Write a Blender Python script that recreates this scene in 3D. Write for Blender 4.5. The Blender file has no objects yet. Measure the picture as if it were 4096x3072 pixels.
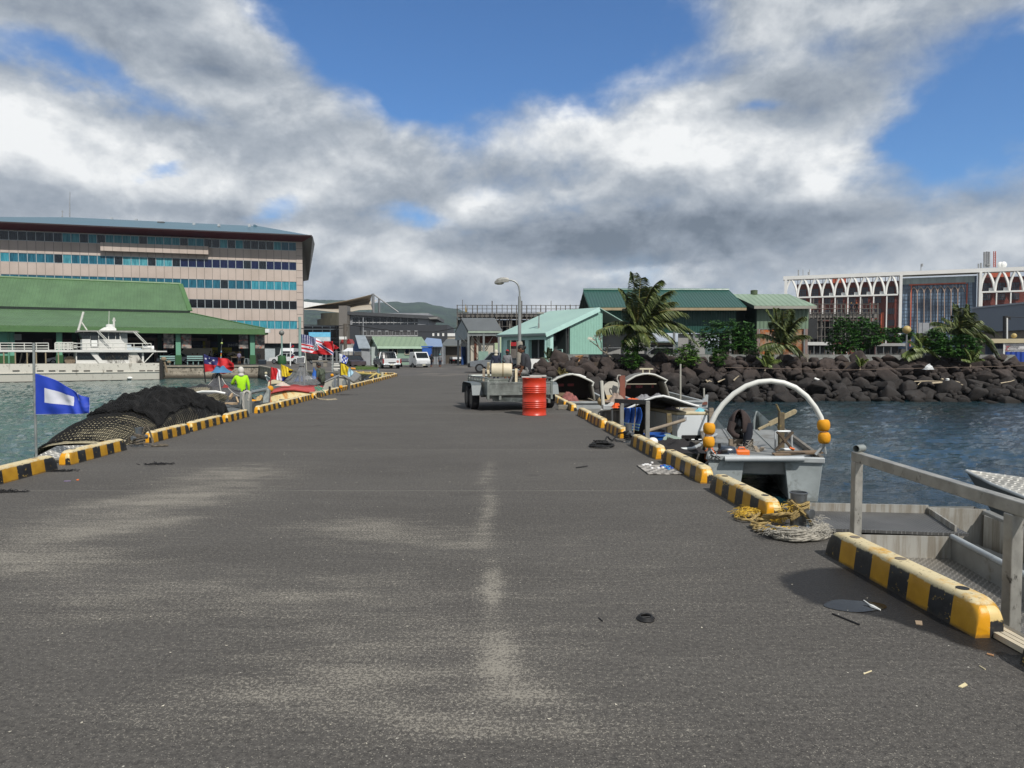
# Harbour pier with moored fishing boats: procedural Blender scene (units metres, camera at the origin, +Y ahead)
# ---- camera, sun, helpers
import bpy,bmesh,math,random
from mathutils import Vector,Matrix,noise
V=Vector
R=math.radians
rnd=random.Random(11)
SC=bpy.context.scene
COL=SC.collection
H,F,HOR=1.48,2840.0,1418.0
TH=math.atan((1536-HOR)/F)
CT,ST=math.cos(TH),math.sin(TH)
def ray(u,v):
 x,y=(u-2048)/F,(1536-v)/F
 return V((x,CT+y*ST,-ST+y*CT))
def P(u,v,D):
 r=ray(u,v)
 return V((0,0,H))+r*(D/r.y)
def G(u,v,z=0.0):
 r=ray(u,v)
 return V((0,0,H))+r*((z-H)/r.z)
K7=700/2212
OFF=dict(A=(0,780,K7),B=(600,780,K7),C=(0,1200,K7),D=(600,1200,K7),E=(1200,1080,K7),F=(1750,1050,K7),G=(2300,1050,K7),H=(2850,1050,K7),I=(3396,950,K7),J=(2100,1350,K7),K=(2650,1400,K7),L=(3396,1400,K7),M=(2700,1750,K7),N=(3296,1750,800/2212),O=(3296,2150,800/2212),Q=(0,1450,K7),R=(350,1400,K7),T=(1000,1300,600/2212),U=(1840,1420,420/2212),V=(2380,1480,480/2212))
def px(k,x,y):
 o=OFF[k]
 return o[0]+x*o[2],o[1]+y*o[2]
def W(k,x,y,D):
 return P(*px(k,x,y),D)
def WG(k,x,y,z=0.0):
 return G(*px(k,x,y),z)
cam=bpy.data.objects.new('camera',bpy.data.cameras.new('camera'))
COL.objects.link(cam)
cam.location=(0,0,H)
cam.rotation_euler=(R(90)-TH,0,0)
cam.data.sensor_width=36
cam.data.lens=36*F/4096
cam.data.clip_start=0.05
cam.data.clip_end=20000
SC.camera=cam
SC.view_settings.view_transform='Standard'
SC.view_settings.look='None'
SC.view_settings.exposure=.32
SC.view_settings.gamma=1
SC.cycles.max_bounces=6
SC.cycles.volume_bounces=0
SC.cycles.volume_max_steps=32
SC.cycles.transparent_max_bounces=12
SC.cycles.sample_clamp_indirect=4
SUN=V((0.36,-0.60,0.74)).normalized()
sd=bpy.data.lights.new('sun','SUN')
sd.energy=3.7
sd.angle=R(0.5)
sd.color=(1.0,0.95,0.88)
so=bpy.data.objects.new('sun',sd)
COL.objects.link(so)
so.location=(20,-30,40)
so.rotation_euler=(-SUN).to_track_quat('-Z','Y').to_euler()
class NT:
 def __init__(s,tree):
  s.t=tree
 def n(s,typ,**kw):
  nd=s.t.nodes.new(typ)
  for k,val in kw.items():
   setattr(nd,k,val)
  return nd
 def put(s,sock,val):
  if hasattr(val,'is_output'):
   s.t.links.new(val,sock)
  elif val is not None:
   if sock.type=='RGBA' and len(val)==3:
    val=(*val,1)
   sock.default_value=val
 def m(s,op,a,b=None,c=None,clamp=False):
  nd=s.n('ShaderNodeMath',operation=op,use_clamp=clamp)
  s.put(nd.inputs[0],a)
  if b is not None:s.put(nd.inputs[1],b)
  if c is not None:s.put(nd.inputs[2],c)
  return nd.outputs[0]
 def ss(s,x,a,b,lo=0.0,hi=1.0,kind='SMOOTHSTEP'):
  nd=s.n('ShaderNodeMapRange',interpolation_type=kind)
  s.put(nd.inputs[0],x)
  for i,val in enumerate((a,b,lo,hi)):s.put(nd.inputs[i+1],val)
  return nd.outputs[0]
 def mix(s,fac,a,b,typ='MIX'):
  nd=s.n('ShaderNodeMix',data_type='RGBA',blend_type=typ)
  s.put(nd.inputs[0],fac);s.put(nd.inputs[6],a);s.put(nd.inputs[7],b)
  return nd.outputs[2]
 def noise(s,vec,scale,detail=3,rough=.55,dist=0,col=False):
  nd=s.n('ShaderNodeTexNoise')
  if vec is not None:s.put(nd.inputs['Vector'],vec)
  nd.inputs['Scale'].default_value=scale
  nd.inputs['Detail'].default_value=detail
  nd.inputs['Roughness'].default_value=rough
  nd.inputs['Distortion'].default_value=dist
  return nd.outputs[1]if col else nd.outputs[0]
 def voro(s,vec,scale,feat='F1'):
  nd=s.n('ShaderNodeTexVoronoi',feature=feat)
  s.put(nd.inputs['Vector'],vec)
  nd.inputs['Scale'].default_value=scale
  return nd
 def sep(s,vec):
  nd=s.n('ShaderNodeSeparateXYZ')
  s.put(nd.inputs[0],vec)
  return nd.outputs
 def comb(s,x,y,z):
  nd=s.n('ShaderNodeCombineXYZ')
  for i,val in enumerate((x,y,z)):s.put(nd.inputs[i],val)
  return nd.outputs[0]
 def map(s,vec,loc=(0,0,0),rot=(0,0,0),scl=(1,1,1)):
  nd=s.n('ShaderNodeMapping')
  s.put(nd.inputs[0],vec)
  nd.inputs[1].default_value=loc;nd.inputs[2].default_value=rot;nd.inputs[3].default_value=scl
  return nd.outputs[0]
 def bump(s,height,strength=.5,dist=.02,normal=None):
  nd=s.n('ShaderNodeBump')
  nd.inputs['Strength'].default_value=strength
  nd.inputs['Distance'].default_value=dist
  s.put(nd.inputs['Height'],height)
  if normal is not None:s.put(nd.inputs['Normal'],normal)
  return nd.outputs[0]
def lin(h):
 h=h.lstrip('#')
 return tuple(((c/12.92) if c<=.04045 else((c+.055)/1.055)**2.4) for c in(int(h[i:i+2],16)/255 for i in(0,2,4)))
def newmat(name):
 m=bpy.data.materials.new(name)
 m.use_nodes=True
 t=NT(m.node_tree)
 b=m.node_tree.nodes['Principled BSDF']
 tc=t.n('ShaderNodeTexCoord')
 return m,t,b,tc
MC={}
def mat(name,col='#808080',rough=.6,metal=0.0,var=.12,vs=2.0,bump=0.0,bs=25.0,c2=None,c2s=1.5,c2a=.5,st=(1,1,1),spec=None,alpha=None,corr=None,corrd=.012,coat=0,trans=0):
 if name in MC:return MC[name]
 m,t,b,tc=newmat(name)
 c=lin(col) if isinstance(col,str) else col
 o=t.map(tc.outputs['Object'],scl=st)
 nz=t.noise(o,vs,5,.6)
 lo=tuple(x*(1-var) for x in c);hi=tuple(min(1,x*(1+var)) for x in c)
 colr=t.mix(t.ss(nz,.3,.7,kind='LINEAR'),lo,hi)
 if c2:
  n2=t.noise(o,c2s,8,.68)
  colr=t.mix(t.ss(n2,1-c2a-.06,1-c2a+.06),colr,lin(c2) if isinstance(c2,str) else c2)
 t.put(b.inputs['Base Color'],colr)
 t.put(b.inputs['Roughness'],t.ss(nz,.2,.8,max(.02,rough-.08),min(1,rough+.08),'LINEAR'))
 b.inputs['Metallic'].default_value=metal
 if spec is not None:b.inputs['Specular IOR Level'].default_value=spec
 if alpha is not None:b.inputs['Alpha'].default_value=alpha
 if coat:b.inputs['Coat Weight'].default_value=coat
 nrm=None
 if corr:
  ax,per=corr
  xyz=t.sep(tc.outputs['Object'])
  w=t.m('SINE',t.m('MULTIPLY',xyz[ax],2*math.pi/per))
  nrm=t.bump(w,1.0,min(corrd,per*.075))
 if bump:
  nrm=t.bump(t.noise(o,bs,4,.6),bump,.01,nrm)
 if nrm is not None:t.put(b.inputs['Normal'],nrm)
 MC[name]=m
 return m
class MB:
 def __init__(s):
  s.v=[];s.f=[];s.mi=[]
 def add(s,vs,fs,mi=0):
  o=len(s.v)
  s.v+=[V(x) for x in vs]
  for f in fs:
   s.f.append([o+i for i in f]);s.mi.append(mi)
  return s
 def box(s,c,d,rz=0,mi=0,rot=None):
  c=V(c);hx,hy,hz=d[0]/2,d[1]/2,d[2]/2
  M=rot if rot is not None else Matrix.Rotation(rz,3,'Z')
  vs=[c+M@V((x,y,z)) for x in(-hx,hx) for y in(-hy,hy) for z in(-hz,hz)]
  return s.add(vs,[(0,1,3,2),(4,6,7,5),(0,4,5,1),(2,3,7,6),(0,2,6,4),(1,5,7,3)],mi)
 def beam(s,a,b,w,h,mi=0,up=(0,0,1)):
  a,b=V(a),V(b);d=(b-a).normalized();up=V(up)
  if abs(d.dot(up))>.98:up=V((0,1,0))
  x=d.cross(up).normalized();z=x.cross(d).normalized()
  vs=[]
  for p in(a,b):
   for i,j in((-1,-1),(1,-1),(1,1),(-1,1)):vs.append(p+x*(i*w/2)+z*(j*h/2))
  return s.add(vs,[(3,2,1,0),(4,5,6,7),(0,1,5,4),(1,2,6,5),(2,3,7,6),(3,0,4,7)],mi)
 def tube(s,pts,r,n=8,mi=0,cap=True):
  pts=[V(p) for p in pts];o=len(s.v);m=len(pts)
  rs=r if isinstance(r,(list,tuple)) else[r]*m
  up=None
  for i,p in enumerate(pts):
   d=(pts[min(i+1,m-1)]-pts[max(i-1,0)])
   d=d.normalized() if d.length>1e-9 else V((0,0,1))
   if up is None:up=V((0,0,1)) if abs(d.z)<.9 else V((1,0,0))
   x=d.cross(up)
   x=x.normalized() if x.length>1e-6 else d.orthogonal().normalized()
   up=x.cross(d).normalized()
   for k in range(n):
    a=2*math.pi*k/n
    s.v.append(p+(x*math.cos(a)+up*math.sin(a))*rs[i])
  for i in range(m-1):
   for k in range(n):
    a,b=o+i*n+k,o+i*n+(k+1)%n
    s.f.append([a,b,b+n,a+n]);s.mi.append(mi)
  if cap:
   s.f.append([o+k for k in reversed(range(n))]);s.mi.append(mi)
   s.f.append([o+(m-1)*n+k for k in range(n)]);s.mi.append(mi)
  return s
 def lathe(s,c,prof,n=16,mi=0,M=None):
  c=V(c);o=len(s.v);M=M or Matrix.Identity(3)
  for r,z in prof:
   for k in range(n):
    a=2*math.pi*k/n
    s.v.append(c+M@V((r*math.cos(a),r*math.sin(a),z)))
  for i in range(len(prof)-1):
   for k in range(n):
    a,b=o+i*n+k,o+i*n+(k+1)%n
    s.f.append([a,b,b+n,a+n]);s.mi.append(mi)
  s.f.append([o+k for k in reversed(range(n))]);s.mi.append(mi)
  s.f.append([o+(len(prof)-1)*n+k for k in range(n)]);s.mi.append(mi)
  return s
 def ball(s,c,r,n=12,m=8,mi=0,M=None):
  r=(r,r,r) if not isinstance(r,(list,tuple)) else r
  c=V(c);o=len(s.v);M=M or Matrix.Identity(3)
  s.v.append(c+M@V((0,0,-r[2])))
  for j in range(1,m):
   ph=-math.pi/2+math.pi*j/m
   for k in range(n):
    a=2*math.pi*k/n
    s.v.append(c+M@V((r[0]*math.cos(ph)*math.cos(a),r[1]*math.cos(ph)*math.sin(a),r[2]*math.sin(ph))))
  s.v.append(c+M@V((0,0,r[2])))
  e=len(s.v)-1
  for k in range(n):
   s.f.append([o,o+1+(k+1)%n,o+1+k]);s.mi.append(mi)
   for j in range(m-2):
    a,b=o+1+j*n+k,o+1+j*n+(k+1)%n
    s.f.append([a,b,b+n,a+n]);s.mi.append(mi)
   a,b=o+1+(m-2)*n+k,o+1+(m-2)*n+(k+1)%n
   s.f.append([a,b,e]);s.mi.append(mi)
  return s
 def slab(s,pts,ext,mi=0,mi2=None):
  pts=[V(p) for p in pts];n=len(pts);ext=V(ext)
  s.add(pts+[p+ext for p in pts],[list(range(n)),[n+i for i in reversed(range(n))]],mi)
  o=len(s.v)-2*n
  for i in range(n):
   j=(i+1)%n
   s.f.append([o+i,o+n+i,o+n+j,o+j]);s.mi.append(mi if mi2 is None else mi2)
  return s
 def grid(s,fn,nu,nv,mi=0):
  o=len(s.v)
  for i in range(nu+1):
   for j in range(nv+1):s.v.append(V(fn(i/nu,j/nv)))
  for i in range(nu):
   for j in range(nv):
    a=o+i*(nv+1)+j
    s.f.append([a,a+nv+1,a+nv+2,a+1])
    s.mi.append(mi((i+.5)/nu,(j+.5)/nv) if callable(mi) else mi)
  return s
 def build(s,name,mats,parent=None,smooth=False,bevel=0.0,solid=0.0,subs=0,ang=38):
  me=bpy.data.meshes.new(name)
  me.from_pydata([tuple(x) for x in s.v],[],s.f)
  mats=mats if isinstance(mats,(list,tuple)) else[mats]
  for m in mats:me.materials.append(m)
  if len(mats)>1:me.polygons.foreach_set('material_index',s.mi)
  bm=bmesh.new();bm.from_mesh(me)
  bmesh.ops.recalc_face_normals(bm,faces=bm.faces)
  bm.to_mesh(me);bm.free()
  if smooth:
   me.polygons.foreach_set('use_smooth',[True]*len(me.polygons))
   me.set_sharp_from_angle(angle=R(ang))
  me.update()
  o=bpy.data.objects.new(name,me)
  COL.objects.link(o)
  if parent is not None:
   o.parent=parent
   if parent.name in WORLD:o.matrix_parent_inverse=WORLD[parent.name]
  if solid:
   md=o.modifiers.new('thickness','SOLIDIFY');md.thickness=solid;md.offset=0
  if subs:
   md=o.modifiers.new('subdiv','SUBSURF');md.levels=subs;md.render_levels=subs
  if bevel:
   md=o.modifiers.new('bevel','BEVEL');md.width=bevel;md.segments=2;md.limit_method='ANGLE';md.angle_limit=R(40)
  return o
WORLD={}
def thing(name,label,cat,loc=(0,0,0),rz=0.0,group=None,local=False):
 o=bpy.data.objects.new(name,None)
 COL.objects.link(o)
 o.empty_display_size=.2
 o.location=loc;o.rotation_euler=(0,0,rz)
 if not local:
  WORLD[o.name]=(Matrix.Translation(V(loc))@Matrix.Rotation(rz,4,'Z')).inverted()
 return tag(o,label,cat,group)
def tag(o,label,cat,group=None):
 o['label']=label;o['category']=cat
 if group:o['group']=group
 return o
def kind(o,k):
 o['kind']=k
 return o
def dup(root,loc,rz=None,label=None,group=None,scale=None):
 r=root.copy();COL.objects.link(r)
 r.location=loc
 if rz is not None:r.rotation_euler=(0,0,rz)
 if scale is not None:r.scale=(scale,scale,scale) if not isinstance(scale,(tuple,list)) else scale
 if label:r['label']=label
 if group:r['group']=group
 for ch in list(root.children):
  c=ch.copy();COL.objects.link(c);c.parent=r
  for g in ch.children:
   d=g.copy();COL.objects.link(d);d.parent=c
 return r
def lettering(s,size,o,right,up,mt,parent=None,depth=.01,name='lettering',align='CENTER',shear=0):
 cu=bpy.data.curves.new(name,'FONT')
 cu.body=s;cu.size=size;cu.extrude=depth;cu.align_x=align;cu.align_y='CENTER';cu.shear=shear
 tmp=bpy.data.objects.new('tmp',cu)
 COL.objects.link(tmp)
 dg=bpy.context.evaluated_depsgraph_get()
 me=bpy.data.meshes.new_from_object(tmp.evaluated_get(dg))
 bpy.data.objects.remove(tmp);bpy.data.curves.remove(cu)
 x=V(right).normalized();y=V(up).normalized();z=x.cross(y)
 M=Matrix((x,y,z)).transposed().to_4x4();M.translation=V(o)
 me.transform(M)
 me.name=name
 me.materials.clear();me.materials.append(mt)
 ob=bpy.data.objects.new(name,me)
 COL.objects.link(ob)
 if parent is not None:
  ob.parent=parent
  if parent.name in WORLD:ob.matrix_parent_inverse=WORLD[parent.name]
 return ob
def fbm(p,o=4,s=1.0):
 return noise.fractal(V(p)*s,1.0,2.0,o,noise_basis='PERLIN_ORIGINAL')

# ---- sky, pier, water, hills
def build_world():
 w=bpy.data.worlds.new('World');SC.world=w;w.use_nodes=True
 t=NT(w.node_tree);w.node_tree.nodes.clear()
 tc=t.n('ShaderNodeTexCoord')
 d=tc.outputs['Generated']
 x,y,z=t.sep(d)
 sky=t.n('ShaderNodeTexSky',sky_type='NISHITA',sun_disc=False)
 sky.sun_elevation=math.asin(SUN.z);sky.sun_rotation=math.atan2(SUN.x,SUN.y)
 sky.air_density=1.0;sky.dust_density=.25;sky.ozone_density=3.0
 S=.1
 wn=t.noise(t.map(d,scl=(1,1,2.0)),3.2,6,.6,col=True)
 wx,wy,wz=t.sep(wn)
 az=t.m('ADD',t.m('ARCTAN2',x,y),t.m('MULTIPLY',t.m('SUBTRACT',wx,.5),.22))
 el=t.m('ADD',t.m('ARCSINE',z),t.m('MULTIPLY',t.m('SUBTRACT',wy,.5),.13))
 def blobs(lst):
  tot=None
  for(cx,cy,rx,ry,rot,amp) in lst:
   a0=math.atan((cx-1106)/1534);e0=math.atan((765-cy)/1534*math.cos(a0))
   r1,r2=rx/1534,ry/1534
   c,s=math.cos(R(rot)),math.sin(R(rot))
   dx=t.m('SUBTRACT',az,a0);dy=t.m('SUBTRACT',el,e0)
   p=t.m('MULTIPLY',t.m('ADD',t.m('MULTIPLY',dx,c),t.m('MULTIPLY',dy,s)),1/r1)
   q=t.m('MULTIPLY',t.m('SUBTRACT',t.m('MULTIPLY',dy,c),t.m('MULTIPLY',dx,s)),1/r2)
   rr=t.m('ADD',t.m('MULTIPLY',p,p),t.m('MULTIPLY',q,q))
   val=t.m('MULTIPLY',t.m('EXPONENT',t.m('MULTIPLY',rr,-1.0)),amp)
   tot=val if tot is None else t.m('ADD',tot,val)
  return tot
 big=t.noise(t.map(d,loc=(.3,.1,.7),scl=(1,1,1.7)),4.2,8,.54,.25)
 fine=t.noise(t.map(d,loc=(2.3,.7,.1),scl=(1,1,1.35)),13.0,9,.62,.2)
 blue=blobs([(1010,60,330,120,-3,1.5),(820,150,230,50,-25,.75),(1150,170,240,55,8,.85),(2140,220,170,110,25,1.5),(1960,320,70,28,0,.7),(190,185,230,36,-12,.9),(620,70,150,40,-35,.45),(340,378,45,18,10,.8),(575,455,65,26,10,.75),(900,490,100,26,-10,.6),(1620,250,60,20,0,.7),(1380,40,150,70,0,.55),(1480,180,200,40,5,.4),(1750,120,260,60,0,.3),(1240,240,120,30,0,.3)])
 cover=t.m('ADD',t.m('SUBTRACT',.80,t.m('MULTIPLY',blue,.72)),t.m('MULTIPLY',t.m('SUBTRACT',big,.5),1.0))
 cover=t.m('ADD',cover,t.m('MULTIPLY',t.m('SUBTRACT',fine,.5),.62))
 br=blobs([(90,330,170,70,0,.34),(30,250,120,40,0,.14),(1540,340,190,60,-8,.36),(1330,310,180,50,0,.24),(1150,270,200,50,0,.10),(400,370,120,50,0,.18),(1080,440,60,26,0,.40),(620,420,150,50,20,.18),(1740,400,90,40,30,.30),(1450,592,170,14,5,.34),(850,570,160,50,0,.16),(2100,540,160,36,0,.12),(620,520,90,30,0,.16)])
 dk=blobs([(430,300,110,34,-10,.22),(150,430,220,30,0,.20),(1300,530,330,40,4,.34),(1750,510,240,36,10,.18),(1640,420,60,32,0,.20),(2100,420,130,44,-10,.10),(150,60,300,130,0,.10),(900,640,320,30,0,.08),(1700,570,330,22,0,.14),(1150,380,150,36,0,.08),(2100,30,200,50,0,.10),(500,470,130,24,0,.10),(1750,200,260,90,0,.06)])
 cover=t.m('ADD',cover,t.m('MULTIPLY',dk,.5))
 alpha=t.ss(cover,.10,.78)
 f2=t.noise(t.map(d,loc=(2.3,.7,.128),scl=(1,1,1.35)),13.0,9,.62,.2)
 b2=t.noise(t.map(d,loc=(.3,.1,.76),scl=(1,1,1.7)),4.2,8,.54,.25)
 lump=t.m('ADD',t.m('MULTIPLY',t.m('SUBTRACT',fine,f2),.55),t.m('MULTIPLY',t.m('SUBTRACT',big,b2),1.6))
 v=t.m('ADD',t.m('ADD',.52,t.m('MULTIPLY',t.m('SUBTRACT',br,dk),1.35)),lump)
 v=t.m('ADD',v,t.m('MULTIPLY',t.m('SUBTRACT',fine,.5),.36))
 ramp=t.n('ShaderNodeValToRGB')
 el_=ramp.color_ramp.elements
 stops=[(0.0,(.12,.15,.19)),(.25,(.225,.26,.31)),(.5,(.34,.375,.42)),(.75,(.54,.565,.59)),(1.0,(.78,.79,.79))]
 el_[0].position,el_[0].color=stops[0][0],(*stops[0][1],1)
 el_[1].position,el_[1].color=stops[-1][0],(*stops[-1][1],1)
 for p,c in stops[1:-1]:
  e=el_.new(p);e.color=(*c,1)
 t.put(ramp.inputs[0],v)
 cc=t.mix(1.0,ramp.outputs[0],(1/S,1/S,1/S),'MULTIPLY')
 skyc=t.mix(1.0,sky.outputs[0],(.46,.76,1.04),'MULTIPLY')
 out=t.mix(alpha,skyc,cc)
 bg=t.n('ShaderNodeBackground');t.put(bg.inputs[0],out);bg.inputs[1].default_value=S
 ow=t.n('ShaderNodeOutputWorld');t.put(ow.inputs[0],bg.outputs[0])
build_world()
RK=[((4290,2790),(4059,2656)),((3875,2553),(3288,2216)),((3078,2085),(2836,1959)),((2796.5,1934.5),(2650,1848)),((2625,1838),(2529,1780.5)),((2482,1754.5),(2417,1720)),((2404,1713),(2354.8,1682)),((2345,1679),(2306,1660)),((2279,1645),(2257,1632)),((2250,1629),(2230,1616)),((2226,1614),(2203,1600))]
LK=[((-260,2012),(240.5,1875.6)),((255,1861),(520.6,1799.7)),((593.7,1771.8),(767.7,1732)),((769,1727),(906,1694)),((909,1689.6),(1016,1667)),((1039,1654),(1125,1632)),((1128,1631.5),(1198,1611)),((1200,1610),(1253.6,1598)),((1271,1594),(1315,1583)),((1317,1582.5),(1354,1567)),((1356,1566),(1390.6,1559)),((1400,1557.7),(1457,1541)),((1459,1540.5),(1486,1532)),((1488,1531.6),(1521,1523)),((1523,1522.6),(1562,1512.5)),((1564,1512),(1597,1504.5))]
def fit(lst):
 pts=[G(*p) for a in lst for p in a if p[0]<4100 and p[0]>-10]
 n=len(pts);my=sum(p.y for p in pts)/n;mx=sum(p.x for p in pts)/n
 b=sum((p.y-my)*(p.x-mx) for p in pts)/sum((p.y-my)**2 for p in pts)
 return mx-b*my,b
RA,RB=fit(RK)
LA,LB=fit(LK)
KW,KH=.155,.19
def rx(y):return RA+RB*y
def lx(y):return LA+LB*y
print('KERB',RA,RB,LA,LB)
WZ=-1.2
def deck_material():
 m,t,b,tc=newmat('worn_asphalt')
 o=tc.outputs['Object']
 x,y,z=t.sep(o)
 st=t.map(o,scl=(.55,1.6,1))
 n1=t.noise(st,.55,7,.62,.4)
 n2=t.noise(t.map(o,scl=(.8,2.6,1)),2.2,8,.66)
 n3=t.noise(o,60,3,.6)
 streak=t.noise(t.map(o,scl=(.9,14,1)),2.0,5,.6)
 base=t.mix(t.ss(n1,.3,.72),lin('#3b3938'),lin('#4b4947'))
 base=t.mix(t.m('MULTIPLY',t.ss(streak,.5,.75),.38),base,lin('#5f5d5a'))
 wv=t.sep(t.noise(t.map(o,scl=(.7,1.5,1)),1.1,6,.62,col=True));wq=t.sep(t.noise(o,5.0,4,.6,col=True))
 xw=t.m('ADD',x,t.m('ADD',t.m('MULTIPLY',t.m('SUBTRACT',wv[0],.5),.9),t.m('MULTIPLY',t.m('SUBTRACT',wq[0],.5),.14)))
 yw=t.m('ADD',y,t.m('MULTIPLY',t.m('SUBTRACT',wv[1],.5),1.1))
 xs=t.m('ADD',x,t.m('ADD',t.m('MULTIPLY',t.m('SUBTRACT',wv[2],.5),.22),t.m('MULTIPLY',t.m('SUBTRACT',wq[1],.5),.12)))
 def ell(cx,cy,rx_,ry_,rot=0,raw=False):
  c,s=math.cos(R(rot)),math.sin(R(rot))
  dx=t.m('SUBTRACT',(x if raw else(xs if rx_<.2 else xw)),cx);dy=t.m('SUBTRACT',(y if raw else yw),cy)
  p=t.m('MULTIPLY',t.m('ADD',t.m('MULTIPLY',dx,c),t.m('MULTIPLY',dy,s)),1/rx_)
  q=t.m('MULTIPLY',t.m('SUBTRACT',t.m('MULTIPLY',dy,c),t.m('MULTIPLY',dx,s)),1/ry_)
  return t.m('EXPONENT',t.m('MULTIPLY',t.m('ADD',t.m('MULTIPLY',p,p),t.m('MULTIPLY',q,q)),-1.0))
 def gp(u,v):
  p=G(u*4096/2212,v*4096/2212);return p.x,p.y
 tot=None
 for(u,v,rx_,ry_,rot,amp) in[(60,1210,.8,.4,0,.6),(200,1140,.9,.5,20,.65),(350,1080,.9,.55,25,.7),(500,1025,.8,.9,0,.65),(800,1140,.6,.5,0,.6),(960,1170,.5,.4,0,.3),(720,1290,1.0,.5,0,.35),(640,1500,.8,.26,5,.42),(250,1290,.9,.5,0,.34),(880,1400,.8,.35,0,.36),(1075,1420,.09,.24,0,.66),(1065,1270,.075,.5,0,.62),(1055,1100,.09,1.1,0,.55),(1050,1020,.12,1.2,0,.4),(1240,1560,1.2,.4,0,.2),(1500,1300,1.2,.8,0,.16),(1300,1180,.9,.9,0,.16),(1000,1580,.5,.2,0,.3),(1130,1500,.16,.16,0,.4)]:
  cx,cy=gp(u,v)
  e=t.m('MULTIPLY',ell(cx,cy,rx_,ry_,rot),amp)
  tot=e if tot is None else t.m('ADD',tot,e)
 wear=t.m('ADD',t.m('MULTIPLY',tot,t.m('ADD',.55,t.m('MULTIPLY',n2,.9))),t.m('MULTIPLY',t.m('SUBTRACT',n2,.5),.75))
 wear=t.m('ADD',wear,t.m('MULTIPLY',t.m('SUBTRACT',streak,.5),.5))
 g2=t.noise(o,150,2,.6)
 gr=t.m('ADD',t.m('MULTIPLY',n3,.6),t.m('MULTIPLY',g2,.4))
 thr=t.m('SUBTRACT',.605,t.m('MULTIPLY',t.ss(wear,-.1,1.0,kind='LINEAR'),.20))
 nd=t.m('SUBTRACT',gr,thr)
 pale=t.ss(nd,-.01,.07)
 base=t.mix(t.ss(t.m('ADD',t.m('MULTIPLY',t.noise(o,38,4,.7),.6),t.m('MULTIPLY',g2,.4)),.36,.64,kind='LINEAR'),t.mix(.5,base,lin('#1c1b1a')),t.mix(.35,base,lin('#7d7972')))
 col=t.mix(t.m('MULTIPLY',t.ss(wear,.1,.9),.22),base,lin('#837e74'))
 col=t.mix(t.m('MULTIPLY',pale,.55),col,lin('#9a958a'))
 vo=t.voro(o,105)
 sp=t.m('MULTIPLY',t.ss(vo.outputs['Distance'],.30,.12),t.ss(t.sep(vo.outputs['Color'])[0],.74,.8))
 col=t.mix(t.m('MULTIPLY',sp,.6),col,lin('#a8a499'))
 vb=t.voro(o,16)
 sp2=t.m('MULTIPLY',t.ss(vb.outputs['Distance'],.09,.04),t.ss(t.sep(vb.outputs['Color'])[1],.86,.9))
 col=t.mix(t.m('MULTIPLY',sp2,.8),col,lin('#d0ccc0'))
 dkn=t.noise(o,24,4,.7)
 col=t.mix(t.ss(dkn,.56,.70,0,.5),col,lin('#2a2827'))
 oil=t.noise(o,.9,3,.5)
 col=t.mix(t.ss(oil,.66,.74,0,.35),col,lin('#242222'))
 jt=None
 for v in(972,845,893,1060):
  jy=gp(1100,v)[1]
  dd=t.m('ABSOLUTE',t.m('SUBTRACT',t.m('ADD',y,t.m('MULTIPLY',t.m('SUBTRACT',t.noise(o,.8,3),.5),.14)),jy))
  e=t.ss(dd,.012+jy*.0016,.002,0,.5)
  jt=e if jt is None else t.m('MAXIMUM',jt,e)
 col=t.mix(jt,col,lin('#76736c'))
 wx,wy=G(3330,2335).x,G(3330,2335).y
 wob=t.m('MULTIPLY',t.m('SUBTRACT',t.noise(o,2.2,5),.5),.55)
 e1=t.m('ADD',ell(wx+.10,wy-.10,.56,.52,0,True),ell(wx+.42,wy-.62,.30,.62,0,True))
 wet=t.ss(t.m('ADD',e1,wob),.46,.60)
 col=t.mix(t.m('MULTIPLY',wet,.85),col,lin('#0d0c0e'))
 t.put(b.inputs['Base Color'],col)
 rgh=t.ss(wet,0,1,.93,.5,'LINEAR')
 t.put(b.inputs['Specular IOR Level'],t.ss(wet,0,1,.35,.22,'LINEAR'))
 t.put(b.inputs['Roughness'],rgh)
 bh=t.m('ADD',t.m('MULTIPLY',vo.outputs['Distance'],.6),t.m('MULTIPLY',n3,.8))
 t.put(b.inputs['Normal'],t.bump(bh,.55,.006))
 return m
M_DECK=deck_material()
M_CONC=mat('quay_concrete','#8d887e',.9,var=.25,vs=1.2,bump=.5,bs=9,c2='#4d4a42',c2s=.8,c2a=.42)
EDGE=.28
Y1L=G(1597,1503).y+.3
yb=Y1L
crn=V((lx(yb)-EDGE,yb,0))
QUAY=[crn,V((-13.2,57,0)),V((-21.5,66,.05)),V((-28,79,.22)),V((-70,72.5,.25)),V((-150,58,.25))]
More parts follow.
